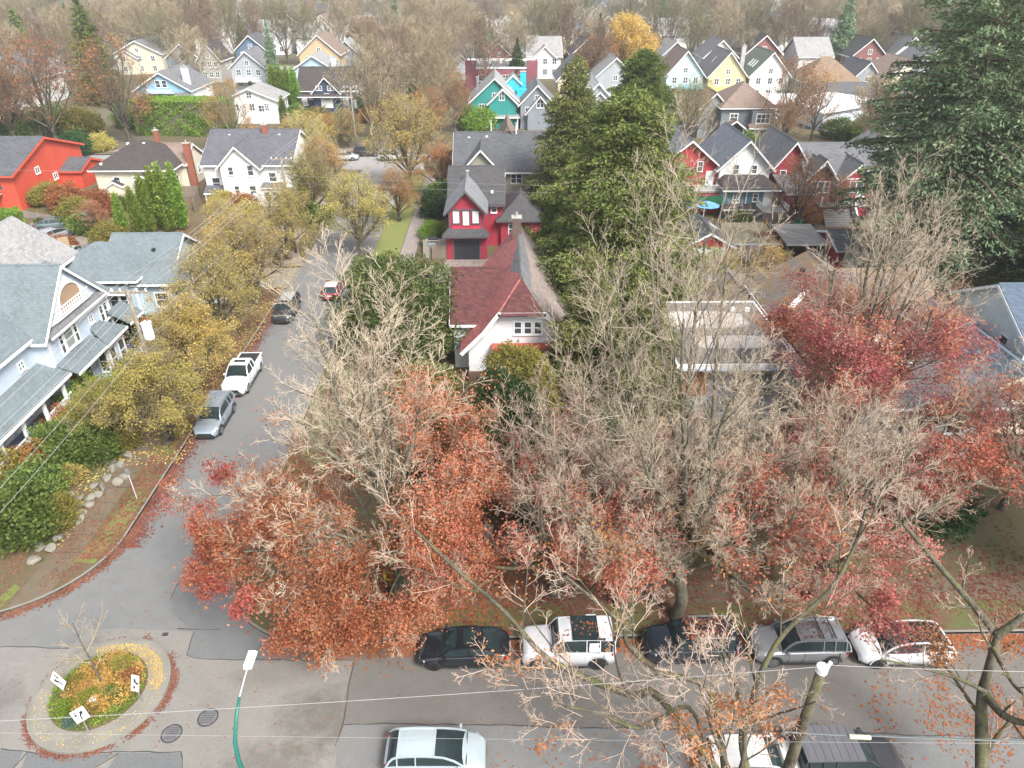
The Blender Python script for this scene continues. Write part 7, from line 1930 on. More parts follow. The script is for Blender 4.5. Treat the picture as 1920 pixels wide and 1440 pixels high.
car('silver grey estate car with black roof bars behind a mossy limb', 'suv', 14.85, 23.9, PI, (0.34, 0.355, 0.37), NB, rails=2, metal=.6)
e = car('white crossover with a leaf strewn glass roof, last of the row', 'cross', 20.05, 23.75, PI, (0.54, 0.55, 0.57), NB, metal=.0, rim=M_RIMD, glassroof=True)
xh, yh = (G(725, 1400, .8)[0] + G(910, 1400, .8)[0]) / 2, G(810, 1365, 1.42)[1] - .66
car('pale silver blue hatchback parked on the near side of the street', 'hatch', xh, yh, 0, (0.44, 0.52, 0.55), NB, metal=.35)
e = car('black canopied pickup parked below the big wooden pole', 'suv', G(1600, 1400, 1.7)[0], yh - .55, 0, (0.03, 0.03, 0.033), NB, metal=.2, cat='pickup', name='pickup_truck')
q = MB(); q.box(-2.2, .25, -.80, .80, 1.70, 1.80); 
for i in range(7): q.box(-2.1 + i * .34, -2.08 + i * .34, -.78, .78, 1.80, 1.815)
q.build('canopy', paint((0.10, 0.10, 0.11), .5, .15), e)
car('white car half hidden by twigs at the bottom edge', 'suv', G(1425, 1410, 1.5)[0], yh - .75, 0, (0.5, 0.5, 0.48), NB, metal=0)
SB = 'cars parked along the side street'
car('light silver blue estate car beside the yellow street tree', 'suv', -21.75, 45.3, -PI / 2, (0.36, 0.42, 0.48), SB, metal=.5, rails=1, z=.03)
e = car('white pickup truck behind the silver blue estate car', 'pickup', -21.6, 51.6, -PI / 2, (0.70, 0.70, 0.70), SB, metal=.0, cat='pickup', name='pickup_truck', sunroof=(.47, .53, .22), z=.03)
car('dark wagon with pale roof near the lane', 'suv', -21.2, 64.4, -PI / 2, (0.06, 0.065, 0.07), SB, metal=.5, roofmat=paint((0.30, 0.29, 0.28), .3), rails=1, z=.03)
car('small dark red car with a pale roof on the right side of the side street', 'hatch', -17.6, 69.5, PI / 2, (0.20, 0.015, 0.025), SB, roofmat=paint((0.45, 0.45, 0.47), .3), metal=.1, z=.03)
car('dark red car half hidden behind the thin street tree', 'sedan', -16.8, 98.5, PI / 2, (0.16, 0.02, 0.03), SB, z=.03)
for k, (px, py, col, nm) in enumerate(((828, 240, (0.30, 0.31, 0.33), 'grey'), (832, 228, (0.66, 0.67, 0.68), 'white'), (805, 190, (0.10, 0.11, 0.12), 'black'), (812, 177, (0.62, 0.63, 0.65), 'silver'), (838, 262, (0.6, 0.6, 0.62), 'pale'), (822, 212, (0.2, 0.22, 0.25), 'slate'))):
    x_, y_ = G(px, py)
    car(nm + ' car parked far up the side street', ('sedan', 'suv')[k % 2], -16.9 if px > 815 else -17.0, y_, PI / 2, col, SB, z=.03)
FS = 'cars on the far cross street'
for k, (px, py, st, col, nm) in enumerate(((648, 300, 'sedan', (0.62, 0.62, 0.62), 'white'), (690, 292, 'suv', (0.06, 0.06, 0.07), 'black'), (735, 300, 'suv', (0.64, 0.65, 0.66), 'pale silver'), (612, 292, 'sedan', (0.3, 0.3, 0.32), 'grey'))):
    x_, y_ = G(px, py)
    car(nm + ' car on the far cross street seen between yellow trees', st, x_, y_, 0, col, FS, z=.03)
x_, y_ = G(104, 452)
car('silver hatchback on the paved yard by the low hedge', 'hatch', x_, y_ + .4, R(68), (0.42, 0.45, 0.50), metal=.5, z=.14)
x_, y_ = G(100, 436)
car('dark car behind the silver hatchback in the paved yard', 'sedan', x_ - .3, y_ + 1.2, R(20), (0.12, 0.16, 0.17), metal=.3, z=.14)
x_, y_ = G(1312, 503)
car('old silver sedan in front of the small red garage', 'sedan', x_, y_ + .6, PI, (0.50, 0.49, 0.46), metal=.4, z=.03)
x_, y_ = G(1548, 492)
car('white van under the carport left of the crimson garage', 'suv', x_, y_ + 2.0, -PI / 2, (0.55, 0.62, 0.66), cat='van', name='parked_van', z=.03)
# ------------------------------------------------------------------ street furniture and small things
M_POLE = barkm('weathered_pole', (0.17, 0.14, 0.105), (0.33, 0.29, 0.23), scale=2.5)
M_POLEM = barkm('mossy_pole', (0.035, 0.03, 0.02), (0.17, 0.15, 0.10), moss=.75, scale=3.0)
M_TEAL = paint((0.02, 0.14, 0.115), .45, .15, name='green_enamel'); M_WIRE = paint((0.30, 0.30, 0.29), .5, .05, name='wire'); M_WHITE = paint((0.78, 0.78, 0.77), .4, .04, name='white_enamel'); M_INK = paint((0.012, 0.012, 0.014), .5, .02, name='sign_black')
# lamp post with a bent arm
e = empty('street_lamp', (-9.7, 15.3, .13)); tag(e, 'green lamp post with a curved arm and a white lamp head over the crossing', 'street lamp')
q = MB(); q.tube([(0, 0, 0), (0, 0, 1.2), (0, 0, 5.4), (.0, .15, 6.2), (.05, .55, 6.9), (.1, 1.1, 7.4)], [.13, .11, .085, .075, .065, .055], 12); q.build('pole', M_TEAL, e, smooth=True)
q = MB(); q.tube([(.1, 1.1, 7.4), (.2, 2.1, 7.85)], .035, 8); q.build('arm', M_METALG, e)
q = MB(); q.cbox((.2, 2.35, 7.8), .32, .78, .16, taper=.8); q.box(.14, .26, 2.1, 2.22, 7.96, 8.05); q.build('lamp_head', M_WHITE, e)
q = MB(); q.cbox((0, 0, 0), .34, .34, .3); q.build('base', M_TEAL, e)
# wooden pole with a pale cap at the lower right
pt = G(1541, 1258, 10.4)
def base_of(px, py, z): return G(px, py, z)
e = empty('utility_pole', (*G(1541, 1255, 9.6), .13)); tag(e, 'thick mossy wooden pole with a white cap leaning over the black pickup', 'pole')
q = MB(); q.tube([(0, 0, 0), (.02, 0, 3), (0, 0, 6), (0, 0, 9.35)], [.24, .22, .19, .16], 12); q.build('pole', M_POLEM, e, smooth=True)
q = MB(); q.tube([(0, 0, 9.36), (0, 0, 9.62), (0, 0, 9.68)], [.2, .2, .1], 12); q.build('cap', M_WHITE, e)
q = MB(); q.tube([(.22, .12, 9.3), (.34, .16, 9.62)], .07, 8); q.build('insulator', M_WHITE, e)
nx, ny = G(1541, 1255, 9.6)
def wire(name, label, pts, r=.012, sag=0.0, group=None, n=10, mat=None):
    out = []
    for a, c in zip(pts, pts[1:]):
        a, c = Vector(a), Vector(c)
        for i in range(n):
            t = i / n
            p = a.lerp(c, t); p.z -= sag * 4 * t * (1 - t)
            out.append(p)
    out.append(Vector(pts[-1]))
    q = MB(); q.tube(out, r, 5)
    return tag(q.build(name, mat or M_WIRE), label, 'wire', group)
WG = 'overhead wires crossing the near street'
wire('overhead_wire', 'overhead wire from the left edge to the white capped pole', [(*G(-300, 1366, 8.6), 8.6), (nx, ny, 9.75)], .010, .25, WG)
wire('overhead_wire', 'overhead wire from the white capped pole to the right edge', [(nx + .3, ny, 9.8), (*G(2200, 1262, 9.6), 9.6)], .010, .1, WG)
wire('overhead_wire', 'thin lower wire above the bottom edge of the street', [(*G(-200, 1371, 6.4), 6.4), (*G(2100, 1395, 6.4), 6.4)], .0055, .1, WG)
wire('overhead_wire', 'faint second wire just above the thin lower one', [(*G(-200, 1345, 6.6), 6.6), (*G(700, 1310, 8.0), 8.0)], .006, .1, WG) if False else None
e = wire('cable_bundle', 'thick dark cable with a pale splice sleeve over the black pickup', [(*G(1470, 1372, 7.0), 7.0), (*G(1640, 1380, 7.0), 7.0), (*G(2100, 1394, 7.2), 7.2)], .035, .04, None, 6, mat=paint((0.10, 0.12, 0.12), .6))
q = MB(); q.tube([(*G(1592, 1381, 7.0), 7.0), (*G(1632, 1383, 7.0), 7.0)], .085, 10); q.build('splice_sleeve', paint((0.45, 0.44, 0.34), .6), e)
# poles of the side street and their lines
PG = 'wooden power poles along the side street'
poles = [(-24.2, 43.0, 11.9), (-24.5, 81.5, 11.2), (-25.6, 131.0, 11.4), (-24.8, 172, 11.5), (-24.8, 214, 11.5), (-24.8, 256, 11.5), (-24.8, 300, 11.5), (-24.8, 345, 11.5)]
pl = ('pole with a large white transformer before the pale blue house', 'slim grey pole in front of the white two storey house', 'pole with a grey transformer before the navy house', 'fourth pole up the side street', 'fifth pole up the side street', 'sixth pole up the side street', 'seventh pole up the side street', 'last visible pole up the side street')
for i, (x, y, h) in enumerate(poles):
    e = empty('power_pole', (x, y, .13)); tag(e, pl[i], 'pole', PG)
    q = MB(); q.tube([(0, 0, 0), (0, 0, h * .5), (0, 0, h)], [.17, .14, .11], 10); q.build('pole', M_POLE, e, smooth=True)
    for dz in ((-.3, ) if i == 1 else (-.25, -1.0) if i == 2 else (-.25,)):
        q = MB(); q.beam((-1.25, .12, h + dz), (1.25, .12, h + dz), .12, .14); q.build('crossarm', M_POLE, e)
        for sx in (-1.1, -.55, .55, 1.1):
            q = MB(); q.tube([(sx, .12, h + dz + .07), (sx, .12, h + dz + .28)], [.05, .035], 6); q.build('insulator', M_WHITE, e)
    if i in (0, 2, 4):
        q = MB(); q.tube([(.55, 0, h - 3.6), (.55, 0, h - 3.5), (.55, 0, h - 2.45), (.55, 0, h - 2.38), (.55, 0, h - 2.3)], [.26, .32, .32, .36, .2], 14); o = q.build('transformer', M_WHITE if i == 0 else M_METALG, e, smooth=False)
        q = MB(); q.tube([(.42, 0, h - 2.3), (.42, 0, h - 1.95)], .05, 6); q.tube([(.68, 0, h - 2.3), (.68, 0, h - 1.95)], .05, 6); q.build('bushing', M_BRICK, o)
        q = MB(); q.beam((0.1, 0, h - 2.8), (.4, 0, h - 2.8), .1, .2); q.build('bracket', M_METALG, e)
WS = 'power lines along the side street'
for sx, nm in ((-1.1, 'leftmost'), (-.55, 'second'), (.55, 'third'), (1.1, 'rightmost')):
    pts = [(poles[0][0] + sx, 8, 12.4)] + [(x + sx, y + .12, h + .1) for x, y, h in poles]
    wire('power_line', nm + ' of the lines strung on the poles of the side street', pts, .016, .7, WS, 8)
for dz, nm in ((-2.6, 'upper'), (-3.6, 'lower')):
    wire('power_line', nm + ' telephone cable below the power lines of the side street', [(poles[0][0] + .2, 8, 12.0 + dz)] + [(x + .2, y, h + dz) for x, y, h in poles], .012, .6, WS, 8)
wire('power_line', 'wire crossing before the crimson house towards the cedars', [(-24.5, 81.5, 8.5), (60, 74, 9.5)], .010, 1.0)
wire('power_line', 'second wire crossing over the red garage lane', [(-24.5, 81.5, 9.3), (60, 73.5, 10.4)], .010, 1.0)
wire('power_line', 'wire from the second pole over the red gable house', [(-24.5, 81.5, 10.2), (-95, 86, 10.8)], .010, 1.0)
# traffic circle
CCX, CCY, CR = -19.45, 22.1, 3.02
q = MB(); q.disc((CCX, CCY), CR, .0, 56, .15); tag(q.build('traffic_island', M_KERB), kind='structure')
q = MB(); q.disc((CCX - .1, CCY + .05), 2.15, .155, 40, .04); tag(q.build('island_soil', M_GROUND), kind='structure')
q = MB()
for j in range(56):
    a, b_ = 2 * PI * j / 56, 2 * PI * (j + 1) / 56
    q.prism([(CCX + r_ * math.cos(t_), CCY + r_ * math.sin(t_), 0) for r_, t_ in ((CR + .005, a), (CR + .005, b_), (CR + .09, b_), (CR + .09, a))], (0, 0, .17))
tag(q.build('island_kerb', M_KERB), kind='structure')
rs = np.random.default_rng(77)
def bed(name, label, n, mat, cen, rad, h, L, seed):
    r = np.random.default_rng(seed)
    a, d = r.uniform(0, 6.28, n), r.uniform(0, 1, n) ** .5
    C = np.stack([cen[0] + np.cos(a) * d * rad[0], cen[1] + np.sin(a) * d * rad[1], np.zeros(n)], 1)
    hh = h * (.5 + .7 * clump(C, seed, 2.2)) * (1 - .35 * d)
    C[:, 2] = .19 + r.uniform(0, 1, n) * hh
    return tag(link_mesh(name, np_mesh(name, *leaves_np(r, C, L, L * .6, jitter=.03, out=np.tile([[0, 0, .4]], (n, 1)))), None, mat), label, 'plants', kind='stuff')
bed('ground_cover', 'golden ground cover in the middle of the traffic circle', 10000, L_GOLD, (CCX + .1, CCY + .25), (1.8, 1.7), .8, .11, 1)
bed('ground_cover', 'green ground cover round the edge of the traffic circle bed', 6000, L_LIME, (CCX - .1, CCY), (2.1, 2.1), .5, .11, 2)
for k, (dx, dy, s, mt, lb) in enumerate(((.6, 1.2, .42, L_OLIVE, 'olive bush at the back of the traffic circle'), (1.3, .6, .36, L_RUST, 'rust coloured bush in the traffic circle'), (-1.2, .1, .38, L_OLIVE, 'olive bush behind the left sign of the traffic circle'), (-1.1, -1.1, .34, L_LIME, 'green bush at the front left of the traffic circle'),
                              (.9, -.5, .36, L_GREEN, 'green bush before the right sign of the traffic circle'), (-.2, -.6, .36, L_LIME, 'bright green bush in the middle of the traffic circle'), (.3, -1.35, .3, L_OLIVE, 'low bush at the front of the traffic circle'), (-.4, -1.75, .28, L_BLUE, 'pale grey green plant before the front sign'), (.1, .3, .35, L_GOLD, 'golden bush at the foot of the young tree'), (-.6, -.2, .36, L_GOLD, 'golden bush left of the young tree'))):
    shrub(lb, 0, 0, bush2, mt, s=s, rz=k, world=(CCX + dx, CCY + dy), z=.19, group='bushes in the traffic circle')
lvY = [dict(n=5, kids=9, angle=48, ratio=.5, wig=.06, up=.10, tmin=.3, rr=.5, tip=.3), dict(n=3, kids=6, angle=40, ratio=.4, wig=.1, up=.06, rr=.6, rmin=.008), dict(n=2, kids=3, angle=40, ratio=.45, wig=.1, up=.04, rmin=.006)]
yt = tree_meshes(61, [(0, 0, 0), (-.05, .05, 1.0), (-.15, .1, 2.0), (-.3, .2, 3.2), (-.35, .3, 4.2)], .07, lvY, 1)
plant('young_tree', 'thin bare young tree in the middle of the traffic circle', 'tree', CCX + .1, CCY + .15, (yt[0], yt[1], []), (BARK_DARK, TWIG_TAN), z=.19)
def arrow_sign(label, x, y, rz, rot, z=.19, h=.85, s=.74, mirror=1, tall=1.3):
    e = empty('arrow_sign', (x, y, z), rz); tag(e, label, 'sign', 'white arrow signs in the traffic circle')
    q = MB(); q.box(-.03, .03, .02, .08, 0, h + s * .8); q.build('post', M_METALG, e)
    cr, sr = math.cos(rot), math.sin(rot)
    def pp(u, w_, d): u *= mirror; return (u * cr - w_ * sr, -d, h + s / 2 * tall + (u * sr + w_ * cr) * tall)
    q = MB(); hs = s / 2
    P8 = [pp(u, w_, 0) for u, w_ in ((-hs, -hs), (hs, -hs), (hs, hs), (-hs, hs))]; q.prism(P8, (0, .018, 0)); pl_ = q.build('plate', M_WHITE, e)
    q = MB()
    for poly in ([(-.05, -.27), (.03, -.27), (.03, -.10), (.12, .03), (.17, -.02), (.20, .20), (-.01, .17), (.05, .11), (-.05, -.06)], [(-.25, .03), (-.13, .03), (-.13, .15), (-.25, .15)], [(-.25, .17), (-.10, .21), (-.13, .27), (-.25, .23)]):
        q.add([pp(u * s / .74, w_ * s / .74, .004) for u, w_ in poly], [tuple(range(len(poly)))])
    q.build('arrow', M_INK, pl_)
arrow_sign('front white sign of the traffic circle with a black arrow', *G(152, 1345, 1.3), R(30), R(8), s=.56, tall=1.5)
arrow_sign('right hand diamond sign of the traffic circle with a black arrow', *G(256, 1286, 1.3), R(88), R(45), s=.56, tall=1.6)
arrow_sign('left hand diamond sign of the traffic circle with a black arrow', *G(112, 1283, 1.3), R(-10), R(45), s=.58, mirror=-1, tall=1.7)
q = MB(); q.cbox((CCX + .12, CCY - .75, .19), .26, .2, .4, rz=.4); q.cbox((CCX + .12, CCY - .75, .592), .32, .26, .05, rz=.4); tag(q.build('marker_box', M_WHITE), 'small white box standing among the circle plants', 'box')
for px, py, lb in ((390, 1346, 'manhole cover in the crossing, the one nearer the lamp post'), (322, 1376, 'manhole cover in the crossing, the one nearer the traffic circle')):
    x, y = G(px, py)
    q = MB(); q.disc((x, y), .40, .024, 28, .012); o = tag(q.build('manhole_cover', paint((0.13, 0.125, 0.13), .7, .2)), lb, 'manhole cover', 'manhole covers')
    q = MB()
    for j in range(28):
        a, b_ = 2 * PI * j / 28, 2 * PI * (j + 1) / 28
        q.prism([(x + r_ * math.cos(t_), y + r_ * math.sin(t_), .026) for r_, t_ in ((.41, a), (.41, b_), (.47, b_), (.47, a))], (0, 0, .006))
    for k in range(-3, 4): q.box(x - .3, x + .3, y + k * .09 - .012, y + k * .09 + .012, .0362, .040)
    q.build('ring', M_SEAM, o)
q = MB(); x, y = G(310, 1190); q.cbox((x, y, .026), .3, .22, .01); tag(q.build('valve_cover', M_SEAM), 'small dark valve cover above the traffic circle', 'valve cover')
# boulders of the garden bank
import bmesh
M_ROCK = paint((0.20, 0.185, 0.15), .9, .3, name='boulder_stone')
bl = [(233, 895), (228, 872), (222, 905), (202, 897), (192, 915), (178, 912), (185, 928), (213, 880), (135, 930), (146, 938), (140, 950), (118, 965), (125, 978), (152, 962), (165, 948), (98, 980), (110, 1010), (95, 1030), (148, 975), (75, 1025), (63, 1052), (240, 855), (205, 866), (170, 935)]
pos = ('uppermost', 'upper', 'middle', 'lower', 'lowest')
bl.sort(key=lambda p: -p[1])
for k, (px, py) in enumerate(bl):
    x, y = G(px, py, .2)
    bm = bmesh.new(); bmesh.ops.create_icosphere(bm, subdivisions=2, radius=1.0)
    rr = random.Random(k); sx, sy, sz = rr.uniform(.3, .55), rr.uniform(.22, .4), rr.uniform(.2, .32)
    pl3 = [(Vector((rr.gauss(0, 1), rr.gauss(0, 1), rr.gauss(0, 1))).normalized(), rr.uniform(.55, .8)) for _ in range(9)]
    for v in bm.verts:
        for nrm, d in pl3:
            t = v.co.dot(nrm)
            if t > d: v.co -= nrm * (t - d)
        v.co = Vector((v.co.x * sx, v.co.y * sy, v.co.z * sz))
    me = bpy.data.meshes.new('boulder'); bm.to_mesh(me); bm.free()
    o = link_mesh('boulder', me, None, M_ROCK); o.location = (x, y, .13 + sz * .55); o.rotation_euler = (0, 0, rr.uniform(0, 3))
    sz_ = 'large' if sx > .45 else 'small' if sx < .36 else 'medium'
    tag(o, '%s boulder, %s, in the stone bank beside the left walk' % (sz_, 'nearest the corner' if k == 0 else ORD[k] + ' counted from the corner'), 'boulder', 'boulders of the stone bank')
# people on the corner under the oak
def person(label, x, y, rz, top, legs, hair, pose=0, s=1.0):
    e = empty('person', (x, y, .14), rz, scale=s); tag(e, label, 'person')
    def skin(name, nodes, edges, mat, lvl=1):
        me = bpy.data.meshes.new(name); me.from_pydata([n[:3] for n in nodes], edges, []); o = link_mesh(name, me, e, mat)
        m_ = o.modifiers.new('skin', 'SKIN'); m_.use_smooth_shade = True
        for v, n in zip(me.skin_vertices[0].data, nodes): v.radius = (n[3], n[4] if len(n) > 4 else n[3])
        me.skin_vertices[0].data[0].use_root = True
        sb = o.modifiers.new('sub', 'SUBSURF'); sb.levels = sb.render_levels = lvl
        return o
    a = .28 if pose else .06
    N = [(0, 0, .95, .13, .10), (0, 0, 1.2, .12, .09), (0, .01, 1.42, .15, .09), (0, 0, 1.52, .055), (0, -.02, 1.62, .085, .095), (0, -.01, 1.72, .08, .09),
         (.10, 0, .88, .08), (.11, -.02, .50, .06), (.12, .03, .08, .04), (.12, -.12, .04, .035), (-.10, 0, .88, .08), (-.11, -.04, .50, .06), (-.12, .02, .08, .04), (-.12, -.13, .04, .035),
         (.19, 0, 1.42, .055), (.26, -.02, 1.15, .042), (.24, -.18 - a, .98, .032), (.23, -.26 - a, .96, .025), (-.19, 0, 1.42, .055), (-.26, -.02, 1.15, .042), (-.24, -.12 - a, .98, .032), (-.23, -.20 - a, .96, .025)]
    E = [(0, 1), (1, 2), (2, 3), (3, 4), (4, 5), (0, 6), (6, 7), (7, 8), (8, 9), (0, 10), (10, 11), (11, 12), (12, 13), (2, 14), (14, 15), (15, 16), (16, 17), (2, 18), (18, 19), (19, 20), (20, 21)]
    skin('body', N, E, paint((0.42, 0.26, 0.19), .6, .05, name='skin'))
    g = .03
    J = [(0, 0, .90, .16 + g, .12 + g), (0, 0, 1.2, .135 + g, .105 + g), (0, .01, 1.42, .15 + g, .10 + g), (0, 0, 1.5, .075), (.19, 0, 1.42, .075), (.27, -.02, 1.15, .06), (.24, -.16 - a, .99, .048), (-.19, 0, 1.42, .075), (-.27, -.02, 1.15, .06), (-.24, -.10 - a, .99, .048)]
    skin('jacket', J, [(0, 1), (1, 2), (2, 3), (2, 4), (4, 5), (5, 6), (2, 7), (7, 8), (8, 9)], top)
    T = [(0, 0, .97, .15, .12), (.10, 0, .86, .10), (.11, -.02, .50, .078), (.12, .03, .12, .062), (-.10, 0, .86, .10), (-.11, -.04, .50, .078), (-.12, .02, .12, .062)]
    skin('trousers', T, [(0, 1), (1, 2), (2, 3), (0, 4), (4, 5), (5, 6)], legs)
    skin('hair', [(0, .02, 1.68, .10, .105), (0, .0, 1.76, .085, .09)], [(0, 1)], hair)
    q = MB(); q.cbox((.12, -.08, 0), .11, .28, .09, taper=.85); q.cbox((-.12, -.09, 0), .11, .28, .09, taper=.85); q.build('shoes', M_BLACK, e)
    return e
x, y = G(751, 1104)
person('person in a black jacket and blue jeans standing under the orange oak', x, y, R(170), paint((0.012, 0.012, 0.02), .7, name='black_cloth'), paint((0.02, 0.09, 0.22), .8, name='denim'), M_BLACK)
x, y = G(726, 1110)
person('person in a yellow jacket standing beside the one in black', x, y, R(95), paint((0.62, 0.46, 0.03), .6, name='yellow_cloth'), paint((0.10, 0.055, 0.05), .8, name='brown_cloth'), paint((0.06, 0.035, 0.03), .6), pose=1)
x, y = G(766, 1122)
e = empty('street_sign', (x, y, .13), R(35)); tag(e, 'pale rectangular sign on a thin post beside the two people', 'sign')
q = MB(); q.tube([(0, 0, 0), (0, 0, 1.75)], .03, 8); q.build('post', M_METALG, e); q = MB(); q.box(-.36, .36, -.03, -.012, 1.15, 1.62); q.build('plate', paint((0.52, 0.50, 0.40), .6, .15), e)
x, y = G(258, 938)
e = empty('sign_post', (x, y, .13)); tag(e, 'thin pale metal sign post on the leafy verge of the side street', 'sign post'); q = MB(); q.tube([(0, 0, 0), (-.02, 0, 2.4)], .035, 8); q.build('post', paint((0.5, 0.48, 0.5), .5), e); q = MB(); q.box(-.16, .16, -.05, -.036, 2.0, 2.4); q.build('plate', M_METALG, e)
# fences, bins, yard things
def fence(label, pts, h, mat, name='fence', board=.16, gap=.02):
    e = empty(name, (pts[0][0], pts[0][1], .13)); tag(e, label, 'fence')
    o = Vector((pts[0][0], pts[0][1], 0)); b, p = MB(), MB()
    for a, c in zip(pts, pts[1:]):
        A, B = Vector((*a, 0)) - o, Vector((*c, 0)) - o; Ln = (B - A).length; d = (B - A).normalized(); an = math.atan2(d.y, d.x)
        for i in range(int(Ln / (board + gap))): m_ = A + d * (board / 2 + i * (board + gap)); b.cbox((m_.x, m_.y, .05), board, .025, h - .05, rz=an)
        for i in range(int(Ln / 2.2) + 1): m_ = A + d * min(Ln, i * 2.2); p.cbox((m_.x, m_.y, 0), .12, .12, h + .1, rz=an)
        for zz in (.35, h - .3): b.beam((A.x, A.y, zz), (B.x, B.y, zz), .05, .09)
    b.build('boards', mat, e); p.build('posts', mat, e); return e
fence('grey slatted fence panel among the red leaves of the front garden', [G(845, 1010), G(920, 1010)], 1.0, paint((0.17, 0.21, 0.23), .7, .2))
fence('brown board fence between the cream cottage and the white house', [G(338, 372), G(378, 372), G(366, 400)], 1.7, M_WOOD)
fence('weathered deck fence left of the crimson garage tower', [G(812, 488), G(856, 488)], 1.8, M_WOOD); fence('board fence along the lane right of the cedar', [G(1262, 560), G(1330, 560)], 1.2, M_WOOD)
fence('brown board fence sloping down beside the teal house deck', [G(1455, 420), G(1540, 478)], 1.6, M_WOOD); fence('low board fence in the yard behind the red garage', [G(1380, 470), G(1500, 470)], 1.3, M_WOOD)
fence('green weathered fence behind the golden garden trees', [G(1368, 560), G(1395, 580)], 1.5, paint((0.22, 0.27, 0.22), .7, .2)); fence('stone coloured retaining wall board fence below the red gable house', [(-66, 96), (-58, 92.5)], 1.0, M_DECKW)
H = House('small back deck with dark furniture left of the crimson garage tower', -7.6, 80.8, name='deck', cat='deck'); H.solid('deck_floor', M_DECKW, (-1.5, 1.4, -1.4, 1.6, .0, 1.3)); H.solid('table', M_BLACK, (-.9, .2, -.5, .4, 1.3, 2.0)); H.solid('cushion', paint((0.3, 0.5, 0.6), .7), (-.9, 0, -1.2, -.7, 1.3, 1.6)); H.rail([(-1.4, -1.3), (1.3, -1.3)], 1.3, .8, mat=M_DECKW); H.done()
x, y = G(1318, 412)
e = empty('privacy_screen', (x, y, .13)); tag(e, 'dark green privacy screen below the blue parasol', 'screen'); q = MB(); q.box(-2.4, 2.3, -.04, .0, 2.0, 3.1); q.build('fabric', paint((0.02, 0.13, 0.06), .7), e); q = MB(); [q.cbox((u, .1, 0), .1, .1, 3.1) for u in (-2.4, 0, 2.3)]; q.box(-2.4, 2.3, .06, 2.2, 1.9, 2.02); q.build('frame', M_TRIM, e)
def parasol(label, x, y, z, r, mat, closed=False, h=2.3):
    e = empty('parasol', (x, y, z)); tag(e, label, 'parasol'); q = MB(); q.tube([(0, 0, 0), (0, 0, h)], .03, 6); q.build('pole', M_METALG, e)
    q = MB()
    if closed: q.tube([(0, 0, .9), (0, 0, 1.2), (0, 0, h + .1)], [.28, .24, .04], 8)
    else: q.add([(r * math.cos(PI * j / 4), r * math.sin(PI * j / 4), h - .55) for j in range(8)] + [(0, 0, h), (0, 0, h - .12)], [(j, (j + 1) % 8, 8) for j in range(8)] + [((j + 1) % 8, j, 9) for j in range(8)])
    q.build('canopy', mat, e); q = MB(); q.cbox((0, 0, 0), .5, .5, .1); q.build('base', M_CONC, e)
x, y = G(1327, 378, 4.4); parasol('light blue open parasol on the deck of the red gabled house', x, y, 2.2, 1.6, paint((0.16, 0.38, 0.60), .7)); x, y = G(1288, 382, 4.0); parasol('smaller dark blue parasol left of the light blue one', x, y, 2.0, 1.0, paint((0.05, 0.12, 0.28), .7))
x, y = G(1431, 450); parasol('closed orange parasol in front of the grey deck skirt', x, y, .13, 1, paint((0.70, 0.26, 0.04), .6), closed=True, h=2.6)
BG = 'wheeled bins'
for px, py, c_, lb in ((135, 482, (0.03, 0.07, 0.05), 'dark green wheeled bin beside the wooden cupboard'), (143, 480, (0.35, 0.42, 0.30), 'pale wheeled bin between the dark ones'), (151, 481, (0.03, 0.03, 0.03), 'black wheeled bin right of the pale one'), (1496, 428, (0.03, 0.25, 0.20), 'teal wheeled bin by the crimson house steps'), (800, 755, (0.02, 0.22, 0.20), 'teal wheeled bin behind the orange oak')):
    x, y = G(px, py); e = empty('wheeled_bin', (x, y, .13), px); tag(e, lb, 'bin', BG); m_ = paint(c_, .5); q = MB(); q.cbox((0, 0, .05), .5, .55, .95, taper=1.15); q.build('body', m_, e); q = MB(); q.cbox((0, 0, 1.003), .62, .68, .07); q.build('lid', m_, e); q = MB(); [q.tube([(u, .25, .1), (u + .05, .25, .1)], .1, 10) for u in (-.28, .23)]; q.build('wheel', M_TYRE, e)
x, y = G(128, 480); e = empty('cupboard', (x, y, .13), .5); tag(e, 'upright wooden cupboard at the edge of the paved yard', 'cupboard'); q = MB(); q.cbox((0, 0, 0), 1.1, .7, 2.1); q.build('body', paint((0.30, 0.21, 0.13), .7, .15), e); q = MB(); q.box(-.5, -.02, -.375, -.352, .1, 2.0); q.box(.02, .5, -.375, -.352, .1, 2.0); q.build('door', paint((0.34, 0.24, 0.15), .7), e)
x, y = G(112, 478); shrub('rust brown bush behind the silver hatchback', 0, 0, bush, L_RUST, s=.95, world=(x, y + .6))
x, y = G(14, 262); e = empty('signal_post', (x, y, .13)); tag(e, 'green signal post with a yellow sign at the upper left edge', 'signal post'); q = MB(); q.tube([(0, 0, 0), (0, 0, 6.2)], .16, 8); q.build('post', M_TEAL, e); q = MB(); q.box(-.5, .5, -.3, -.2, 4.9, 5.9); q.build('sign', paint((0.75, 0.45, 0.02), .5), e); q = MB(); q.box(-.35, .35, -.3, -.2, 3.8, 4.6); q.build('plate', M_WHITE, e)
q = MB(); a_ = G(470, 985, .4); 
# stone retaining wall by the paved yard
q = MB(); A, B = Vector((*G(30, 462), 0)), Vector((*G(75, 425), 0)); q.beam((A.x, A.y, .5), (B.x, B.y, .5), .5, .9); tag(q.build('stone_wall', M_ROCK), 'low stone retaining wall between the clipped hedge and the paved yard', 'wall')

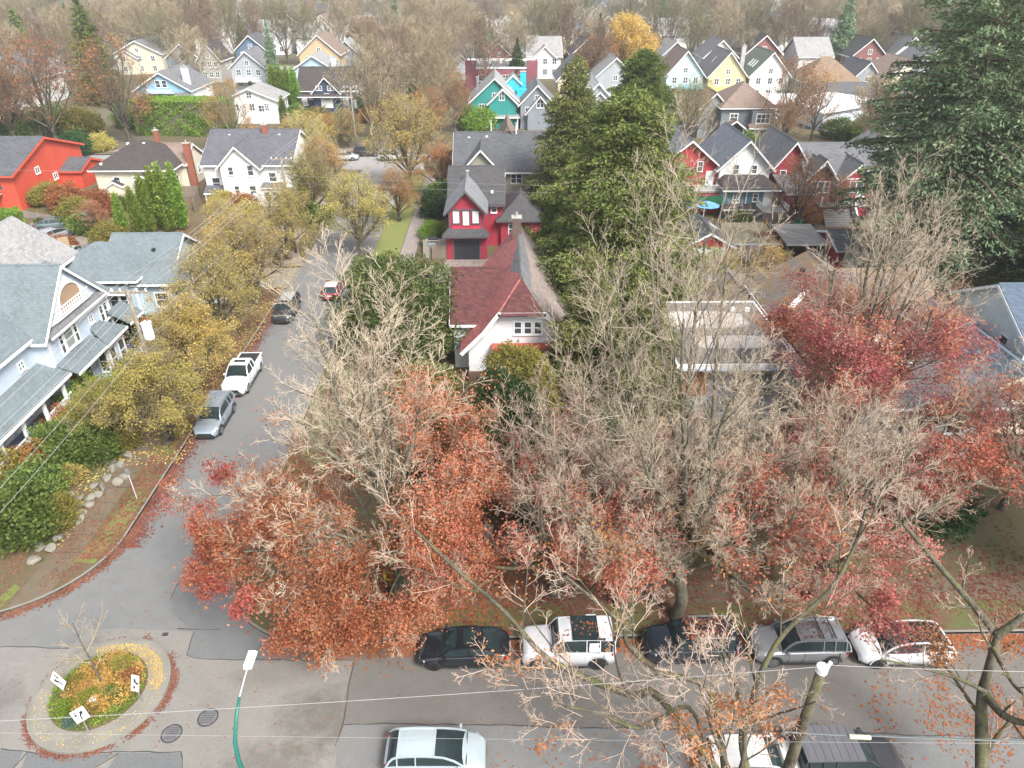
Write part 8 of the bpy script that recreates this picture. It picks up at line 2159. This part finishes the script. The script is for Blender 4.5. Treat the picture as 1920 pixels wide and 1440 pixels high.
# ------------------------------------------------------------------ fallen leaves
M_LR = leafm('litter_red_brown', (0.11, 0.04, 0.03), (0.22, 0.08, 0.05), (0.28, 0.15, 0.09), trans=0.1); M_LY = leafm('litter_yellow', (0.42, 0.30, 0.10), (0.58, 0.44, 0.18), (0.40, 0.22, 0.06), trans=0.1); M_LO = leafm('litter_orange', (0.26, 0.09, 0.03), (0.42, 0.17, 0.06), (0.30, 0.13, 0.06), trans=0.1)
def U(r, a, b, n): return r.uniform(a, b, n)
def cat2(*a): return np.concatenate(a)
litter('fallen_leaves', 'red brown leaves along the kerb and verge of the side street', 1, 0, lambda r, n: cat2(np.stack([U(r, XW - 1.9, XW - .1, 5200), 31 + 40 * U(r, 0, 1, 5200) ** 1.3], 1), np.stack([-26.9 + 0 * U(r, 0, 1, 900) + U(r, 0, 1.8, 900), U(r, 31, 70, 900)], 1)), M_LR, L=.17)
litter('fallen_leaves', 'red brown leaves drifted in the gutter of the side street', 2, 0, lambda r, n: np.stack([XW + np.abs(r.normal(size=7000)) * .55, 32 + 34 * U(r, 0, 1, 7000) ** 1.3], 1), M_LR, L=.16, z=.02)
def _arcl(r, n, cx, cy, rad, a0, a1, w): a = np.radians(U(r, a0, a1, n)); rr = rad - np.abs(r.normal(size=n)) * w; return np.stack([cx + rr * np.cos(a), cy + rr * np.sin(a)], 1)
litter('fallen_leaves', 'leaves swept against the left corner kerb', 3, 0, lambda r, n: cat2(_arcl(r, 1800, XW - 6.5, 33.1, 6.55, -92, 0, -.25), _arcl(r, 2600, XW - 6.5, 33.1, 6.3, -92, 0, 1.2), np.stack([U(r, -60, -29, 2500), 26.5 - np.abs(r.normal(size=2500)) * .2], 1)), M_LR, L=.15, z=.03)
def _thin(r, p): return p[clump(np.c_[p, np.zeros(len(p))], 4, .9) > r.uniform(.2, .9, len(p))]
litter('fallen_leaves', 'leaves on the near verge, walk and gardens under the bare trees', 4, 0, lambda r, n: _thin(r, cat2(np.stack([U(r, -12, 40, 15000), U(r, 25.1, 29.0, 15000)], 1), np.stack([U(r, -12, 40, 11000), U(r, 29, 38, 11000)], 1))), M_LR, L=.19)
def _corner(r):
    p = np.stack([U(r, -40, -24.2, 9000), U(r, 26.8, 36, 9000)], 1); dx, dy = p[:, 0] - (XW - 6.5), 33.1 - p[:, 1]
    ok = (np.hypot(np.maximum(dx, 0), np.maximum(dy, 0)) < 6.3)
    return p[ok & (clump(np.c_[p, np.zeros(9000)], 3, 1.1) > r.uniform(.25, .9, 9000))]
def _patch(r, n, cx, cy, sx, sy):
    p = np.stack([cx + r.normal(size=n) * sx, cy + r.normal(size=n) * sy], 1)
    return p[clump(np.c_[p, np.zeros(n)], 9, 1.6) > r.uniform(.3, .8, n)]
litter('fallen_leaves', 'orange brown leaves on the near verge and road edge', 5, 0, lambda r, n: cat2(np.stack([U(r, -10, 40, 9000), 24.8 - np.abs(r.normal(size=9000)) * .5], 1), _patch(r, 6500, 24.5, 19.5, 4.0, 2.6), _patch(r, 1500, 6, 17.6, 3.5, .8)), M_LO, L=.15, z=.025)
litter('fallen_leaves', 'orange leaves under and around the big oak', 6, 0, lambda r, n: cat2(np.stack([-4.5 + r.normal(size=9000) * 3.4, 29.5 + r.normal(size=9000) * 1.9], 1)), M_LO, L=.18, z=.16)
litter('fallen_leaves', 'brown leaves over the left corner and walk', 12, 0, lambda r, n: _corner(r), M_LR, L=.13)
litter('fallen_leaves', 'yellow leaves strewn on the traffic circle and around it', 7, 0, lambda r, n: cat2(_arcl(r, 500, CCX, CCY, 2.9, 0, 360, .5), _arcl(r, 1300, CCX, CCY, 2.75, 0, 120, .4)), M_LY, L=.075, z=.16)
def _ring(r, p): return p[clump(np.c_[p, np.zeros(len(p))], 6, 2.2) > r.uniform(.25, .75, len(p))]
litter('fallen_leaves', 'ring of rusty leaves round the traffic circle kerb', 8, 0,  lambda r, n: _ring(r, cat2(_arcl(r, 2600, CCX, CCY, 3.14, -60, 80, -.16), _arcl(r, 900, CCX, CCY, 3.14, -160, -60, -.12), _arcl(r, 260, CCX, CCY, 3.14, 80, 200, -.10))), M_LR, L=.10, z=.03)
litter('fallen_leaves', 'single leaves scattered over the crossing and roads', 9, 0, lambda r, n: cat2(np.stack([U(r, -32, 12, 600), U(r, 16.5, 26.5, 600)], 1), np.stack([U(r, XW, XE, 700), U(r, 26, 75, 700)], 1)), M_LO, L=.10, z=.03)
litter('fallen_leaves', 'yellow leaves on the verge and garden bank of the left side', 10, 0, lambda r, n: cat2(np.stack([U(r, -27.5, XW + .6, 7000), U(r, 40, 110, 7000)], 1), np.stack([U(r, -34, -26.5, 5000), U(r, 32, 60, 5000)], 1)), M_LY, L=.15)
litter('fallen_leaves', 'rusty leaves on lawns and yards between the houses', 11, 0, lambda r, n: cat2(np.stack([U(r, -75, -27, 9000), U(r, 78, 120, 9000)], 1), np.stack([U(r, -9, 55, 12000), U(r, 38, 100, 12000)], 1)), M_LO, L=.28)
def oncar(seed, n, cx, cy, lx, ly, z, mat, lb):
    r = np.random.default_rng(seed); litter('fallen_leaves', lb, seed, 0, lambda r, n_: np.stack([cx + U(r, -lx, lx, n), cy + U(r, -ly, ly, n)], 1), mat, L=.13, z=z)
oncar(20, 420, 10.1, 24.05, 1.1, .68, 1.74, M_LR, 'crimson leaves on the roof of the dark estate car')
oncar(21, 300, 20.9, 23.75, .9, .62, 1.66, M_LR, 'dark leaves on the glass roof of the white crossover'); oncar(22, 70, 15.4, 23.9, 1.0, .65, 1.74, M_LR, 'few leaves on the roof of the silver estate car'); oncar(23, 45, 3.9, 23.95, 1.0, .6, 2.0, M_LO, 'few leaves on the roof of the boxy white car')
# ------------------------------------------------------------------ the air: one even box of haze round the camera and everything else
_hm = bpy.data.materials.new('haze'); _hm.use_nodes = True
_hn = _hm.node_tree; _hn.nodes.clear()
_ho = _hn.nodes.new('ShaderNodeOutputMaterial'); _hv = _hn.nodes.new('ShaderNodeVolumePrincipled')
_hv.inputs['Color'].default_value = (0.93, 0.95, 0.98, 1); _hv.inputs['Density'].default_value = 0.00034; _hv.inputs['Anisotropy'].default_value = 0.2
_hn.links.new(_hv.outputs[0], _ho.inputs['Volume'])
q = MB(); q.box(-1700, 1700, -310, 2700, -1.0, 42.0)
tag(q.build('haze', _hm), 'thin pale haze over the whole town', 'haze', kind='stuff')
scene.cycles.volume_step_rate = 10
scene.cycles.volume_max_steps = 16
